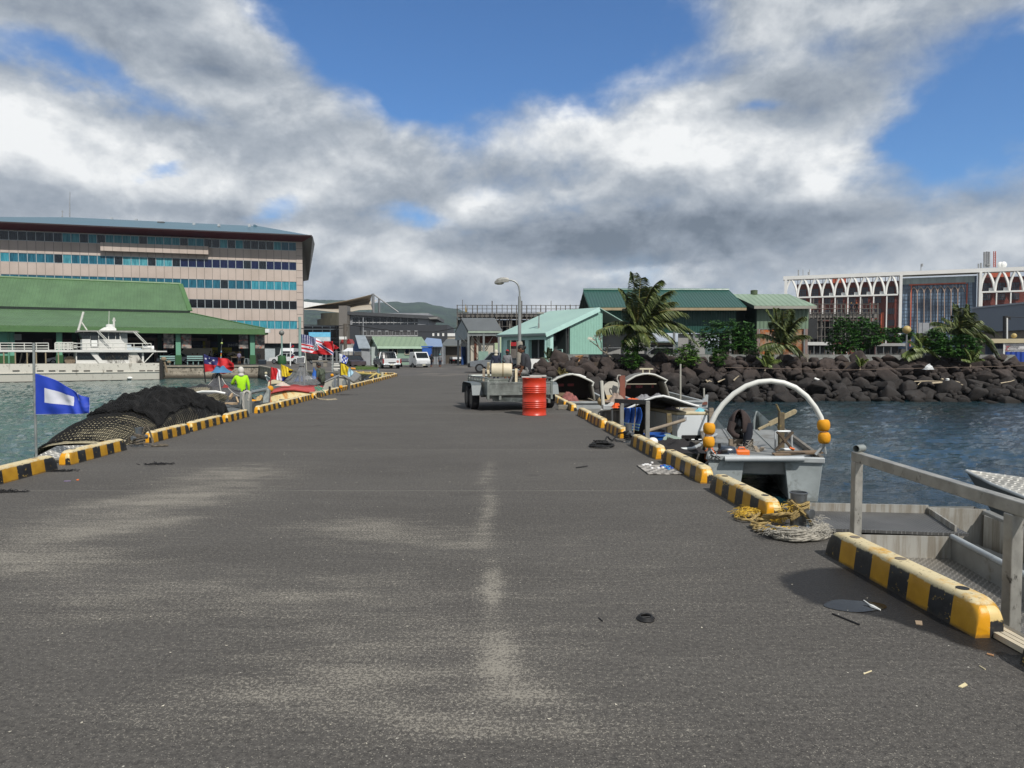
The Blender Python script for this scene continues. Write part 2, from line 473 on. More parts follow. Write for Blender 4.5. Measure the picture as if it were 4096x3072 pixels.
def build_ground():
 mb=MB()
 ya,yc=-6,47.5
 top=[V((lx(ya)-EDGE,ya,0)),V((rx(ya)+EDGE,ya,0)),V((rx(yc)+EDGE,yc,0)),V((lx(yb)-EDGE,yb,0))]
 mb.slab(top,(0,0,-3.0),0,1)
 o=mb.build('pier_deck',[M_DECK,M_CONC]);kind(o,'structure')
 land=MB()
 outer=[V((rx(yc)+EDGE,yc,0)),V((9,49.2,.1)),V((70,49.2,.1)),V((900,60,.2)),V((2500,900,0)),V((2500,4800,0)),V((-2500,4800,0)),V((-2500,600,0)),V((-300,40,.25))]
 ring=QUAY[::-1]+[]
 pts=[V((p.x,p.y,p.z-.004)) for p in outer+ring]
 land.slab(pts,(0,0,-3.0),0,1)
 m=mat('land_ground','#4b4845',.95,var=.25,vs=.35,bump=.3,bs=4,c2='#6d675e',c2s=.25,c2a=.4)
 o=land.build('ground',[m,M_CONC]);kind(o,'structure')
 bed=MB();bed.add([(-3000,-400,-6),(3000,-400,-6),(3000,5000,-6),(-3000,5000,-6)],[(0,1,2,3)])
 kind(bed.build('seabed',mat('seabed_sand','#2b3a36',.95)),'structure')
build_ground()
def water_material():
 m,t,b,tc=newmat('harbour_water')
 o=tc.outputs['Object']
 x,y,z=t.sep(o)
 big=t.noise(o,.12,3,.5)
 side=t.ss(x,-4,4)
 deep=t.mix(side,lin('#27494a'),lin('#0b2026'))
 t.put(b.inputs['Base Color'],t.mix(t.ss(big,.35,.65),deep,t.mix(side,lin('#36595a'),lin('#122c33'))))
 b.inputs['Roughness'].default_value=.035
 b.inputs['IOR'].default_value=1.33
 w3=t.noise(t.map(o,rot=(0,0,R(12)),scl=(1,1.4,1)),7,4,.6,.4)
 nd=t.n('ShaderNodeBump');nd.inputs['Distance'].default_value=.03;nd.inputs['Strength'].default_value=.9
 t.put(nd.inputs['Height'],w3)
 t.put(b.inputs['Normal'],nd.outputs[0])
 return m
def water():
 mb=MB()
 mb.add([(-400,-60,WZ-.3),(400,-60,WZ-.3),(400,140,WZ-.3),(-400,140,WZ-.3)],[(0,1,2,3)])
 nc,nr,y0,y1=560,430,4.0,84.0
 N=noise.noise
 o=len(mb.v)
 for i in range(nr+1):
  y=y0*(y1/y0)**(i/nr)
  for j in range(nc+1):
   x=y*(-1.0+2.0*j/nc)
   wx,wy=x+.25*y,y-.18*x
   q=1.25*N((wx*.22,wy*.22,5))
   a=1-1.5*abs(N((wx*.62+q,wy*.98,1)))
   b=1-1.5*abs(N((wx*1.45,wy*2.1+q,2)))
   c=N((x*3.6,y*4.6,3))
   mb.v.append(V((x,y,WZ+(.092*a+.060*b+.024*c)*(.8+.45*N((x*.09,y*.09,8)))-.05)))
 for i in range(nr):
  for j in range(nc):
   k=o+i*(nc+1)+j
   mb.f.append([k,k+1,k+nc+2,k+nc+1]);mb.mi.append(0)
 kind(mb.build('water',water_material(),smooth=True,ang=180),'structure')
water()
def hills():
 D=3200
 sil=[(300,1250),(700,1215),(1000,1200),(1217,1197),(1304,1197),(1390,1201),(1440,1208),(1480,1211),(1516,1207),(1570,1206),(1627,1209),(1694,1210),(1738,1220),(1817,1234),(1900,1254),(2000,1285),(2200,1330),(2600,1370),(3100,1395),(3700,1400),(4400,1405)]
 us=[s[0]for s in sil]
 def hz(u):
  for(u0,v0),(u1,v1) in zip(sil,sil[1:]):
   if u0<=u<=u1:
    f=(u-u0)/(u1-u0);f=f*f*(3-2*f)
    return v0+(v1-v0)*f
  return sil[0][1]if u<us[0]else sil[-1][1]
 def fn(a,bq):
  u=300+4100*a
  top=P(u,hz(u),D)
  yy=1500+(D+700-1500)*bq
  k=min(1,(yy-1500)/(D-1500));k2=k**1.25
  if yy>D:k2=1-(yy-D)/1500
  n=fbm((top.x*.0016,yy*.0016,3),6)
  n2=fbm((top.x*.02,yy*.02,9),4)
  zz=top.z*k2+n*55*min(1,k*2)*(1-k)*1.6+n2*5*min(1,3*k)
  return(top.x*(yy/D)**.6,yy,max(-1,zz))
 m,t,b,tc=newmat('forest_hill')
 o=tc.outputs['Object']
 n=t.noise(o,.012,8,.7);n2=t.noise(o,.06,4,.7)
 c=t.mix(t.ss(n,.38,.64),lin('#1d2f1c'),lin('#3d5233'))
 c=t.mix(t.ss(n2,.45,.62,0,.6),c,lin('#17251a'))
 t.put(b.inputs['Base Color'],c);b.inputs['Roughness'].default_value=1
 b.inputs['Specular IOR Level'].default_value=.1
 t.put(b.inputs['Normal'],t.bump(n2,1,22))
 o=MB().grid(fn,260,60).build('hills',m,smooth=True,ang=180)
 kind(o,'structure')
hills()
def haze():
 m=bpy.data.materials.new('haze_air');m.use_nodes=True
 nt=m.node_tree;nt.nodes.clear()
 out=nt.nodes.new('ShaderNodeOutputMaterial');pv=nt.nodes.new('ShaderNodeVolumePrincipled')
 pv.inputs['Color'].default_value=(.72,.84,1.0,1);pv.inputs['Density'].default_value=.00012;pv.inputs['Anisotropy'].default_value=.2
 nt.links.new(pv.outputs[0],out.inputs['Volume'])
 mb=MB();mb.box((0,2350,150),(5200,5300,320))
 o=mb.build('haze',m);kind(o,'stuff')
haze()

# ---- kerbs, ropes, deck objects, trailer
def kerb_material():
 m,t,b,tc=newmat('striped_kerb_paint')
 g=t.sep(tc.outputs['Generated']);o=tc.outputs['Object']
 ox,oy,oz=t.sep(o)
 oi=t.n('ShaderNodeObjectInfo')
 seed=t.m('MULTIPLY',oi.outputs['Random'],40)
 ov=t.n('ShaderNodeVectorMath',operation='ADD');t.put(ov.inputs[0],o)
 t.put(ov.inputs[1],t.comb(seed,seed,0));ov=ov.outputs[0]
 nx,ny,nz=t.sep(tc.outputs['Normal'])
 st=t.m('GREATER_THAN',t.m('FRACT',t.m('MULTIPLY',g[0],4.0)),.5)
 yel=t.mix(t.ss(t.noise(ov,9,4),.35,.7),lin('#a3770f'),lin('#b3861c'))  # stripe yellow lowered so the deck faces carry their shade in the colour
 blk=t.mix(t.ss(t.noise(ov,7,4),.4,.7),lin('#141518'),lin('#24262a'))
 col=t.mix(st,blk,yel)
 endx=t.m('GREATER_THAN',t.m('ABSOLUTE',nx),.62)
 half=t.m('GREATER_THAN',g[1],.52)
 chipn=t.noise(ov,26,5,.7)
 lowb=t.ss(t.m('ADD',g[2],t.m('MULTIPLY',t.m('SUBTRACT',chipn,.5),.5)),.52,.44)
 endc=t.mix(half,lin('#cf9212'),t.mix(lowb,lin('#cdb478'),blk))  # end face painted a brighter yellow, the sunlit side put into the colour
 near=t.m('GREATER_THAN',g[0],.5)
 col=t.mix(t.m('MULTIPLY',endx,near),col,endc)
 chip=t.ss(t.noise(ov,17,7,.72),.60,.64)
 col=t.mix(t.m('MULTIPLY',chip,t.m('SUBTRACT',1.0,st)),col,lin('#b99a4a'))
 sc=t.ss(t.noise(t.map(ov,scl=(6,6,40)),1.2,4,.7),.66,.7)
 col=t.mix(t.m('MULTIPLY',sc,.5),col,lin('#c9b88a'))
 topn=t.m('ADD',g[2],t.m('MULTIPLY',t.m('SUBTRACT',t.noise(ov,11,6,.7),.5),.22))
 top=t.ss(topn,.82,.88)
 tc_=t.mix(t.ss(t.noise(ov,5,7,.7),.5,.66),lin('#c2b591'),lin('#bd9343'))
 tc_=t.mix(t.ss(t.noise(ov,30,5,.7),.58,.66),tc_,lin('#7e735c'))
 col=t.mix(top,col,tc_)
 col=t.mix(t.ss(topn,.12,.02,0,.6),col,lin('#3a352c'))
 t.put(b.inputs['Base Color'],col)
 t.put(b.inputs['Roughness'],t.ss(top,0,1,.42,.85,'LINEAR'))
 t.put(b.inputs['Normal'],t.bump(t.noise(ov,40,5,.7),.25,.006))
 return m
M_KERB=kerb_material()
M_PLUG=mat('plug_grey','#6f675a',.8,var=.3,vs=20)
M_PLUGB=mat('plug_black','#1b1b1d',.6)
def kerb_mesh(L,side):
 mb=MB();n=7;rr=.13
 secs=[]
 xs=[0]+[rr*(1-math.cos(math.pi/2*i/n)) for i in range(1,n+1)]
 hs=[.10*KH/.2]+[KH*(.5+.5*math.sin(math.pi/2*i/n)) for i in range(1,n+1)]
 full=list(zip(xs,hs))+[(L-a,h) for a,h in reversed(list(zip(xs,hs)))]
 c=.028
 for x,h in full:
  p=[(x,0.0,0),(x,.012,h*.55),(x,.02,h-c),(x,.02+c*.35,h-c*.3),(x,.02+c,h),(x,KW-c,h),(x,KW-c*.3,h-c*.3),(x,KW,h-c),(x,KW,0)]
  secs.append([V((a,side*bq,z)) for a,bq,z in p])
 k=len(secs[0])
 for i,s in enumerate(secs):mb.v+=s
 for i in range(len(secs)-1):
  for j in range(k):
   a,b2=i*k+j,i*k+(j+1)%k
   mb.f.append([a,b2,b2+k,a+k]);mb.mi.append(0)
 mb.f.append(list(range(k)));mb.mi.append(0)
 mb.f.append([(len(secs)-1)*k+j for j in range(k)]);mb.mi.append(0)
 return mb
def kerbs(lst,line,side,where):
 n=len(lst)
 for i,(pn,pf) in enumerate(lst):
  a,bq=G(*pf),G(*pn)
  fx=line(a.y);nx_=line(bq.y)
  j=side*.012*math.sin(i*2.7)
  far=V((fx+j,a.y,0));near=V((nx_+j,bq.y,0))
  L=(near-far).length
  d=near-far
  rz=math.atan2(d.y,d.x)
  yside=1 if side>0 else-1
  lab=KLAB[where][i]
  t=thing('kerb_block',lab,'kerb',far,rz,'striped kerb blocks along the pier edges',local=True)
  o=kerb_mesh(L,yside).build('block',M_KERB,t,smooth=True,ang=50)
  if i<7:
   m=M_PLUGB
   for q,f in enumerate((.16,.5,.86)):
    mb=MB();mb.lathe((L*f,yside*(KW/2+.008),KH-.002),[(.034,0),(.034,.005),(.03,.006)],18)
    mb.build('bolt_plug',M_PLUGB if(q==2 or(i>1 and q==0)) else M_PLUG,t)
KLAB={'R':['black ended kerb block cut off by the lower right corner of the view','nearest full yellow and black kerb block beside the wet patch','striped kerb block with the yellow rope coil against its near end','striped kerb block beside the bottle cap draughts board','striped kerb block just in front of the bollard with the black rope','striped kerb block just behind the bollard with the black rope','striped kerb block behind the aluminium boat with grey posts, sixth of the right row','striped kerb block of the right row just in front of the small concrete block','striped kerb block of the right row beside the small concrete block','worn pale kerb block of the right row just beyond the concrete block','farthest worn kerb block of the right row, by the cabin boat'],'L':['striped kerb block in front of the blue flag, cut off by the left edge','chipped striped kerb block just in front of the left bollard','striped kerb block just beyond the left bollard, by the black netting','striped kerb block beside the raised aluminium bow of the netted boat','scuffed striped kerb block in front of the grey square post','striped kerb block at the near end of the red and cream boat','pale worn kerb block beside the window of the red and cream boat','striped kerb block with bright yellow near end by the red and cream boat','striped kerb block just beyond the rope lashing of the red boat','striped kerb block in front of the white cabin boat bow','striped kerb block just in front of the far steel bollard','striped kerb block just beyond the far steel bollard','small striped kerb block beside the grey cabin roof','striped kerb block by the white pole past the cabin boat','last striped kerb block but one of the left row','last striped kerb block at the inner corner of the basin']}
kerbs(RK,rx,1,'R')
kerbs(LK,lx,-1,'L')
c0=V((lx(Y1L)-.3,Y1L+.35,0));c1=V((-12.9,57,0))
nb=6
for i in range(nb):
 a=c0.lerp(c1,(i+.03)/nb);b2=c0.lerp(c1,(i+.94)/nb)
 d=a-b2
 t=thing('kerb_block',['first','second','third','fourth','fifth','sixth'][i]+' striped kerb block along the inner end of the basin, counted from the pier corner','kerb',b2,math.atan2(d.y,d.x),'striped kerb blocks along the inner end of the basin',local=True)
 kerb_mesh(d.length,-1).build('block',M_KERB,t,smooth=True,ang=50)
M_STEEL=mat('stainless_steel','#8d9092',.32,.9,var=.15,vs=6)
M_GALV=mat('galvanised_steel','#8f9593',.5,.55,var=.22,vs=9,bump=.15,bs=60)
M_ALU=mat('dull_aluminium','#8f908d',.5,.45,var=.2,vs=3,c2='#6d675c',c2s=1.6,c2a=.40)
M_ALU_L=mat('pale_aluminium','#a9aeaf',.5,.35,var=.14,vs=2.5,c2='#7f817e',c2s=2.2,c2a=.36)
M_ALU_D=mat('grey_painted_hull','#565b5d',.6,.1,var=.2,vs=3,c2='#3c3f40',c2s=2,c2a=.4)
M_WOOD=mat('weathered_timber','#7d7264',.9,var=.3,vs=4,st=(1,1,6),bump=.4,bs=30)
M_BLACK=mat('black_rubber','#141416',.7,var=.3,vs=10)
M_WHITE=mat('white_plastic','#d8d9d6',.45,var=.06)
M_ROPE_Y=mat('yellow_old_rope','#948053',.95,var=.4,vs=40,bump=.6,bs=120)
M_ROPE_YB=mat('bright_yellow_fibre','#c9a53a',.9,var=.3,vs=30)
M_ROPE_W=mat('frayed_grey_rope','#8b877d',.95,var=.5,vs=25,bump=.6,bs=120)
M_ROPE_K=mat('black_rope','#191a1b',.9,var=.4,vs=40,bump=.5,bs=120)
M_BUOY=mat('yellow_foam','#c98a06',.75,var=.15,vs=6,bump=.4,bs=30)
M_ORANGE=mat('orange_plastic','#d3661a',.5,var=.1)
M_GLASS=mat('dark_glass','#12181c',.08,0,var=.2,vs=.8)
def rope(mb,pts,r,turns_per_m=14,strands=3,n=5,mi=0):
 pts=[V(p) for p in pts]
 out=[]
 for i in range(len(pts)-1):
  p0,p1,p2,p3=pts[max(i-1,0)],pts[i],pts[i+1],pts[min(i+2,len(pts)-1)]
  k=max(3,int((p2-p1).length/(r*1.5)))
  for j in range(k):
   f=j/k
   out.append(.5*((2*p1)+(p2-p0)*f+(2*p0-5*p1+4*p2-p3)*f*f+(3*p1-p0-3*p2+p3)*f**3))
 out.append(pts[-1])
 acc=0
 st=[[]for _ in range(strands)]
 for i,p in enumerate(out):
  d=(out[min(i+1,len(out)-1)]-out[max(i-1,0)]).normalized()
  up=V((0,0,1)) if abs(d.z)<.95 else V((1,0,0))
  x=d.cross(up).normalized();y=x.cross(d)
  if i:acc+=(out[i]-out[i-1]).length
  for s in range(strands):
   a=acc*turns_per_m*2*math.pi/3+s*2*math.pi/strands
   st[s].append(p+(x*math.cos(a)+y*math.sin(a))*r*.5)
 for s in st:mb.tube(s,r*.56,n,mi)
 return mb
def fray(mb,c,spread,n,length,r=.0015,mi=0,flat=.4,seed=1):
 rr=random.Random(seed)
 for _ in range(n):
  p=V(c)+V((rr.uniform(-1,1)*spread[0],rr.uniform(-1,1)*spread[1],rr.uniform(0,1)*spread[2]))
  a=rr.uniform(0,6.28);L=length*rr.uniform(.5,1.2)
  d=V((math.cos(a),math.sin(a),rr.uniform(-.3,.9)*flat+.1))
  q=p+d*L*.5+V((rr.uniform(-1,1),rr.uniform(-1,1),.4))*L*.15
  e=p+d*L+V((rr.uniform(-1,1),rr.uniform(-1,1),-.6))*L*.3
  for w in(p,q,e):w.z=max(.004,w.z)
  mb.tube([p,q,e],r,3,mi,cap=False)
def bollard(base,label,h=.3,r=.062,rz=0):
 t=thing('bollard',label,'bollard',base,rz,'steel mooring bollards on the pier',local=True)
 MB().lathe((0,0,0),[(r,0),(r,h),(r*1.12,h),(r*1.12,h+.012),(r*1.02,h+.014),(r*.98,h-.03)],26).build('post',M_STEEL,t,smooth=True)
 mb=MB();mb.tube([(-r*2.1,0,h*.5),(r*2.1,0,h*.5)],r*.62,20)
 mb.build('cross_bar',M_STEEL,t,smooth=True)
 MB().lathe((0,0,0),[(r*1.7,0),(r*1.7,.012),(r*1.55,.014)],24).build('base_plate',M_STEEL,t)
 return t
B1=WG('M',1555,1150);B1.z=0
bollard(B1,'stainless bollard wrapped in yellow rope at the nearest gap in the kerb',.30,.066,R(-62))
B2=WG('V',620,1335);B2.z=0
bollard(B2,'stainless bollard with a thick black rope on the right kerb',.31,.055,R(-65))
B3=WG('Q',1765,1060);B3.z=0
bollard(B3,'steel bollard with brown rope lashed round it on the left kerb',.29,.06,R(-120))
B4=WG('T',1460,950);B4.z=0
bollard(B4,'small steel bollard in the left kerb by the white cabin boat',.42,.06,R(-90))
def coil(c,r0,r1,turns,z0,dz,rng,n=14,sq=1.0):
 pts=[]
 for i in range(int(turns*n)+1):
  f=i/(turns*n)
  a=2*math.pi*i/n
  r=r0+(r1-r0)*f+rng.uniform(-1,1)*.012
  pts.append(V(c)+V((math.cos(a)*r,math.sin(a)*r*sq,z0+dz*f+rng.uniform(0,.006))))
 return pts
rg=random.Random(4)
def rope_heap():
 t=thing('mooring_rope','thick yellowed mooring rope coiled beside the nearest bollard','rope',B1)
 mb=MB()
 e=WG('M',960,1010);f=WG('M',1100,1130);g=WG('M',1050,1215)
 rope(mb,[V((0,0,.02))+WG('M',760,1040),V((0,0,.03))+WG('M',850,1075),V((0,0,.03))+WG('M',960,1080),V((0,0,.05))+WG('M',1050,1040),V((0,0,.06))+WG('M',1120,1000)],.013)
 rope(mb,coil(WG('M',900,1020)+V((0,.03,0)),.10,.05,2.2,.02,.03,rg,sq=.9),.013)
 rope(mb,coil(WG('M',1090,1150),.085,.055,2.4,.015,.05,rg),.0135)
 rope(mb,coil(WG('M',1110,1200),.075,.03,1.8,.015,.03,rg),.0135)
 for k in range(3):
  z=.05+.018*k
  rope(mb,[V((0,0,z))+WG('M',1080+20*k,1110),V((0,0,z+.05))+WG('M',1250,1160+10*k),V((0,0,z+.06))+WG('M',1420,1150+12*k),B1+V((-.09,-.08,.10+.02*k)),B1+V((.0,-.085,.15+.02*k))],.0135)
 mb.build('rope_coil',M_ROPE_Y,t,smooth=True)
 mb=MB()
 for k in range(4):
  pts=[B1+V((math.cos(a)*.08,math.sin(a)*.08,.15+k*.024+.01*math.sin(a*2+k))) for a in[i*math.pi/8 for i in range(17)]]
  rope(mb,pts,.0125)
 rope(mb,[B1+V((-.08,-.04,.25)),B1+V((-.02,-.10,.18)),B1+V((.05,-.10,.10)),B1+V((.10,-.04,.05))],.0125)
 mb.build('rope_turns',M_ROPE_Y,t,smooth=True)
 mb=MB()
 for(x,y,s) in((900,1000,1),(1000,1010,2),(850,1040,3),(1400,1080,4),(1300,1120,5)):
  fray(mb,WG('M',x,y)+V((0,0,.03)),(.06,.06,.05),60,.06,.0022,seed=s)
 fray(mb,WG('M',1330,1270)+V((0,0,.05)),(.08,.05,.03),90,.07,.0026,seed=9)
 fray(mb,B1+V((-.1,-.02,.14)),(.08,.05,.08),70,.06,.002,seed=8)
 mb.build('yellow_fibres',M_ROPE_YB,t)
 t2=thing('mooring_rope','frayed white grey mooring rope heaped at the foot of the nearest bollard','rope',WG('M',1650,1300))
 mb=MB()
 for k in range(7):
  o=rg.uniform(-12,12)
  z=.02+.02*(k%4)
  ps=[(1195,1240+6*k),(1340,1290+9*k+o),(1500,1330+4*k+o),(1700,1330+5*k),(1850,1310-4*k),(1960,1270-6*k+o)]
  pts=[WG('M',*p)+V((0,.02*k,z+rg.uniform(0,.012))) for p in ps]
  rope(mb,pts,.017,10)
 mb.build('rope_heap',[M_ROPE_W],t2,smooth=True)
 mb=MB()
 for i in range(16):
  fx_=i/15
  fray(mb,WG('M',1250+680*fx_,1320-40*abs(fx_-.4))+V((0,.05,.035)),(.07,.07,.05),45,.05,.0018,seed=20+i)
 fray(mb,WG('M',1790,1200)+V((0,.05,.04)),(.07,.06,.08),90,.06,.002,seed=55)
 mb.build('white_fibres',mat('white_fibre','#aaa69c',.95,var=.3),t2)
rope_heap()
def black_rope():
 t=thing('mooring_rope','black mooring rope looped on the deck beside the bollard','rope',WG('J',960,1390))
 mb=MB()
 c=WG('J',960,1385)
 for k in range(3):rope(mb,coil(c+V((.03*k,.02*k,0)),.19-.02*k,.15,1.6,.015,.03,rg,sq=1.25),.014,10)
 for k in range(5):
  cc=WG('J',900+30*k,1375)+V((0,.05,.02))
  rope(mb,coil(cc,.07,.03,1.5,.01,.05,rg,8),.014,10)
 rope(mb,[WG('J',1010,1350)+V((0,0,.05)),WG('J',1040,1330)+V((0,0,.10)),WG('J',1100,1320)+V((0,0,.03)),WG('J',1180,1290)+V((0,0,.10)),B2+V((-.10,-.06,.17)),B2+V((-.02,-.07,.2))],.015,10)
 for k in range(3):
  rope(mb,[B2+V((math.cos(a)*.075,math.sin(a)*.075,.07+k*.03)) for a in[i*math.pi/6 for i in range(13)]],.016,10)
 mb.build('rope',M_ROPE_K,t,smooth=True)
black_rope()
def brown_rope():
 t=thing('mooring_rope','brown mooring rope lashed round the left bollard and trailing on the deck','rope',B3)
 mb=MB()
 for k in range(5):
  rope(mb,[B3+V((math.cos(a)*.075,math.sin(a)*.075,.07+k*.028+.02*math.sin(a+k))) for a in[i*math.pi/6 for i in range(13)]],.016,10)
 rope(mb,[B3+V((.06,-.02,.2)),B3+V((.12,.0,.33)),B3+V((.20,.02,.10)),B3+V((.25,-.08,.02)),B3+V((.36,-.05,.02)),B3+V((.45,.0,.02)),B3+V((.38,.06,.02)),B3+V((.28,.02,.03))],.016,10)
 rope(mb,[B3+V((-.08,0,.12)),B3+V((-.14,-.02,.16)),B3+V((-.17,.02,.06)),B3+V((-.10,.05,.04))],.016,10)
 mb.build('rope',mat('brown_rope','#5d564b',.95,var=.5,vs=30,bump=.5,bs=100),t,smooth=True)
 c=WG('T',975,1075)
 t=thing('mooring_rope','cream mooring rope tied over the kerb by the red and cream boat','rope',c)
 mb=MB()
 for k in range(4):rope(mb,coil(c+V((-.1+.05*k,.1,.16)),.16,.12,1.3,0,.05,rg,8),.02,8,n=4)
 rope(mb,[c+V((0,0,.2)),c+V((.05,-.2,.02)),WG('T',1150,1098),WG('T',1260,1085)],.02,8,n=4)
 rope(mb,[c+V((-.1,0,.2)),WG('T',1000,1095)+V((0,0,.02)),WG('T',1130,1108),WG('T',1285,1100)],.02,8,n=4)
 mb.build('rope',mat('cream_rope','#9d937d',.95,var=.3,vs=20),t,smooth=True)
brown_rope()
def board():
 c=[G(u,v) for u,v in((2547,1864),(2677,1864),(2730,1900),(2594,1900))]
 t=thing('draughts_board','grey cardboard draughts board laid flat beside the kerb','board game',sum(c,V())/4)
 mb=MB()
 def fn(a,b2):
  p=c[0].lerp(c[1],a).lerp(c[3].lerp(c[2],a),b2)
  return p+V((0,0,.012+.004*math.sin(a*9)))
 mb.grid(fn,8,8,lambda a,b2:int((int(a*8)+int(b2*8))%2==0 and rnd.random()<.8))
 mb.build('card',[mat('grey_card','#9a9690',.9,var=.2,vs=8),mat('faded_black_square','#6a6763',.9,var=.3,vs=8)],t,solid=.01)
 wb=[(60,205),(85,190),(110,200),(75,215),(130,215),(20,160-0),(160,250),(245,250),(305,245)]
 k=400/1270
 white=[(232,217),(262,208),(285,208),(318,217),(342,255),(423,254),(480,249),(343,169)]
 blue=[(462,230),(500,220),(505,237),(537,237),(570,238),(535,256),(597,256),(557,267)]
 mw,mbm,mbl=mat('cap_white','#dcdcdc',.4),mat('cap_blue','#1c4aa8',.4),mat('cap_sky','#2f86c4',.4)
 base=None
 for i,(x,y) in enumerate(white+blue):
  p=G(2500+x*k,1800+y*k)
  w_=i<len(white)
  onb=not(w_ and i==7)
  p.z=.018 if onb else.001
  lab=('white bottle cap used as a draught piece on the grey board' if w_ else 'blue bottle cap used as a draught piece on the grey board') if onb else 'single white bottle cap lying on the asphalt behind the board'
  o=MB().lathe((0,0,0),[(.018,0),(.019,.016),(.017,.02)],14).build('bottle_cap',mw if w_ else(mbl if i in(10,11,15) else mbm),smooth=True)
  o.location=p
  tag(o,lab,'bottle cap',('white bottle caps on the board' if w_ else 'blue bottle caps on the board') if onb else None)
board()
def small_litter():
 c=G(2583,2478)
 mb=MB()
 for k in range(3):
  mb.tube([c+V((math.cos(a)*(.046-.006*k),math.sin(a)*(.05-.004*k),.006+.006*k)) for a in[i*2*math.pi/20 for i in range(19+k)]],.006,6)
 mb.tube([c+V((-.03,.0,.012)),c+V((.035,.01,.012))],.005,6)
 tag(mb.build('rubber_strap',M_BLACK,smooth=True),'black rubber strap coiled in a ring on the open asphalt','strap')
 def stick(name,lab,cat,a,b2,r,m,lift=.0):
  o=MB().tube([G(*a)+V((0,0,r)),G(*b2)+V((0,0,r+lift))],r,6).build(name,m,smooth=True)
  tag(o,lab,cat)
 stick('twig','thin dark stick at the edge of the wet patch','stick',(3330,2458),(3438,2502),.005,M_BLACK)
 stick('cigarette_end','tan cigarette end on the dry asphalt near the right corner','cigarette end',(3948,2619),(3975,2626),.005,mat('tan_paper','#a9805c',.9))
 stick('matchstick','pale matchstick on the asphalt below the wet patch','stick',(3454,2698),(3486,2686),.003,mat('pale_wood','#cbbf9d',.9))
 stick('matchstick','thin pale splinter near the right corner of the deck','stick',(3918,2666),(3941,2680),.003,mat('pale_wood','#cbbf9d',.9))
 stick('twig','short dark stick lying near the middle of the deck','stick',(2395,2474),(2410,2487),.004,M_BLACK)
 stick('twig','crooked dark stick lying left of the draughts board','stick',(2304,1873),(2350,1869),.008,M_BLACK,.01)
 stick('straw','purple drinking straw on the left side of the deck','straw',(256,1926),(283,1925),.004,mat('purple_plastic','#8d7aa8',.5))
 a,b2,c2=G(3455,2414),G(3490,2432),G(3522,2444)
 mb=MB();mb.tube([a+V((0,0,.02)),a.lerp(b2,.6)+V((0,0,.012)),b2+V((0,0,.008)),c2+V((0,0,.006))],[.003,.004,.012,.004],8)
 tag(mb.build('plastic_spoon',M_WHITE,smooth=True),'white plastic spoon lying in the puddle','spoon')
 def flat(name,lab,cat,pts,m,h=.004):
  mb=MB();mb.slab([G(*p) for p in pts],(0,0,h))
  tag(mb.build(name,m),lab,cat)
 flat('cardboard_scrap','small torn piece of brown card at the edge of the wet patch','litter',[(3660,2484),(3688,2486),(3690,2502),(3664,2498)],mat('brown_card','#8d7b66',.95))
 flat('paper_scrap','torn cream scrap of paper near the bottom right of the deck','litter',[(3833,2748),(3860,2733),(3870,2742),(3848,2752)],mat('cream_paper','#cfc29a',.95))
 o=MB().lathe(G(311,1921),[(.014,0),(.015,.008),(.012,.012)],10).build('bottle_cap',M_ORANGE);tag(o,'orange bottle cap on the left side of the deck','bottle cap')
 for k,(u,v,w_,lab) in enumerate([(627,1858,.34,'black scrap of net on the deck beyond the left kerbs'),(258,1885,.22,'black scrap of net against the kerb below the blue flag'),(1370,1580,.6,'dark smear of old net on the deck beside the red boat'),(30,1968,.34,'dark matted net scrap at the left edge of the deck')]):
  mb=MB();rg2=random.Random(60+k);c=G(u,v)
  for _ in range(60):
   p=c+V((rg2.gauss(0,.3)*w_,rg2.gauss(0,.12)*w_,.004));q=p+V((rg2.uniform(-.09,.09),rg2.uniform(-.05,.05),rg2.uniform(0,.02)))
   mb.tube([p,q],.004,3,cap=False)
  tag(mb.build('net_scrap',M_BLACK),lab,'net scrap')
 mb=MB();rg3=random.Random(5)
 for _ in range(420):
  y=2.2+40*rg3.random()**1.8
  x=rg3.uniform(lx(y)+.1,rx(y)-.1);s=rg3.uniform(.003,.009)*(1+y*.05)
  a=rg3.uniform(0,6.28)
  mb.add([(x+math.cos(a+k*1.57)*s*(1 if k%2 else.5),y+math.sin(a+k*1.57)*s*(1 if k%2 else.5),.004+(k%2)*.002) for k in range(4)],[(0,1,2,3)])
 kind(mb.build('shell_crumbs',mat('pale_crumbs','#b9b3a4',.9,var=.4,vs=3)),'stuff')
 mb=MB();c=G(3420,2425)
 pts=[c+V((math.cos(a)*.17*(1+.10*math.sin(2*a+1)),math.sin(a)*.10*(1+.12*math.cos(3*a)),.004)) for a in[i*2*math.pi/40 for i in range(40)]]
 mb.add(pts,[list(range(40))])
 kind(mb.build('puddle',mat('puddle_water','#0c0c0d',.03,var=.0,spec=.5)),'structure')
 mb=MB();a=G(2232,1639);mb.box(a+V((.16,.12,.06)),(.30,.2,.12),R(-3))
 tag(mb.build('concrete_block',mat('block_concrete','#77736a',.95,var=.25,vs=9,bump=.6,bs=40),bevel=.012),'small grey concrete block on the deck at the foot of the right kerb','block')
 y0,y1=3.35,3.85
 mb=MB()
 for k in range(4):
  mb.beam(V((rx(y0)+.125+.036*k,y0-.3,.016)),V((rx(y1)+.125+.036*k,y1,.016)),.03,.03)
 tag(mb.build('edging_plank',mat('cream_edging','#b7ad98',.85,var=.15,vs=8)),'cream grooved edging strip at the pier edge in front of the nearest kerb','edging')
small_litter()
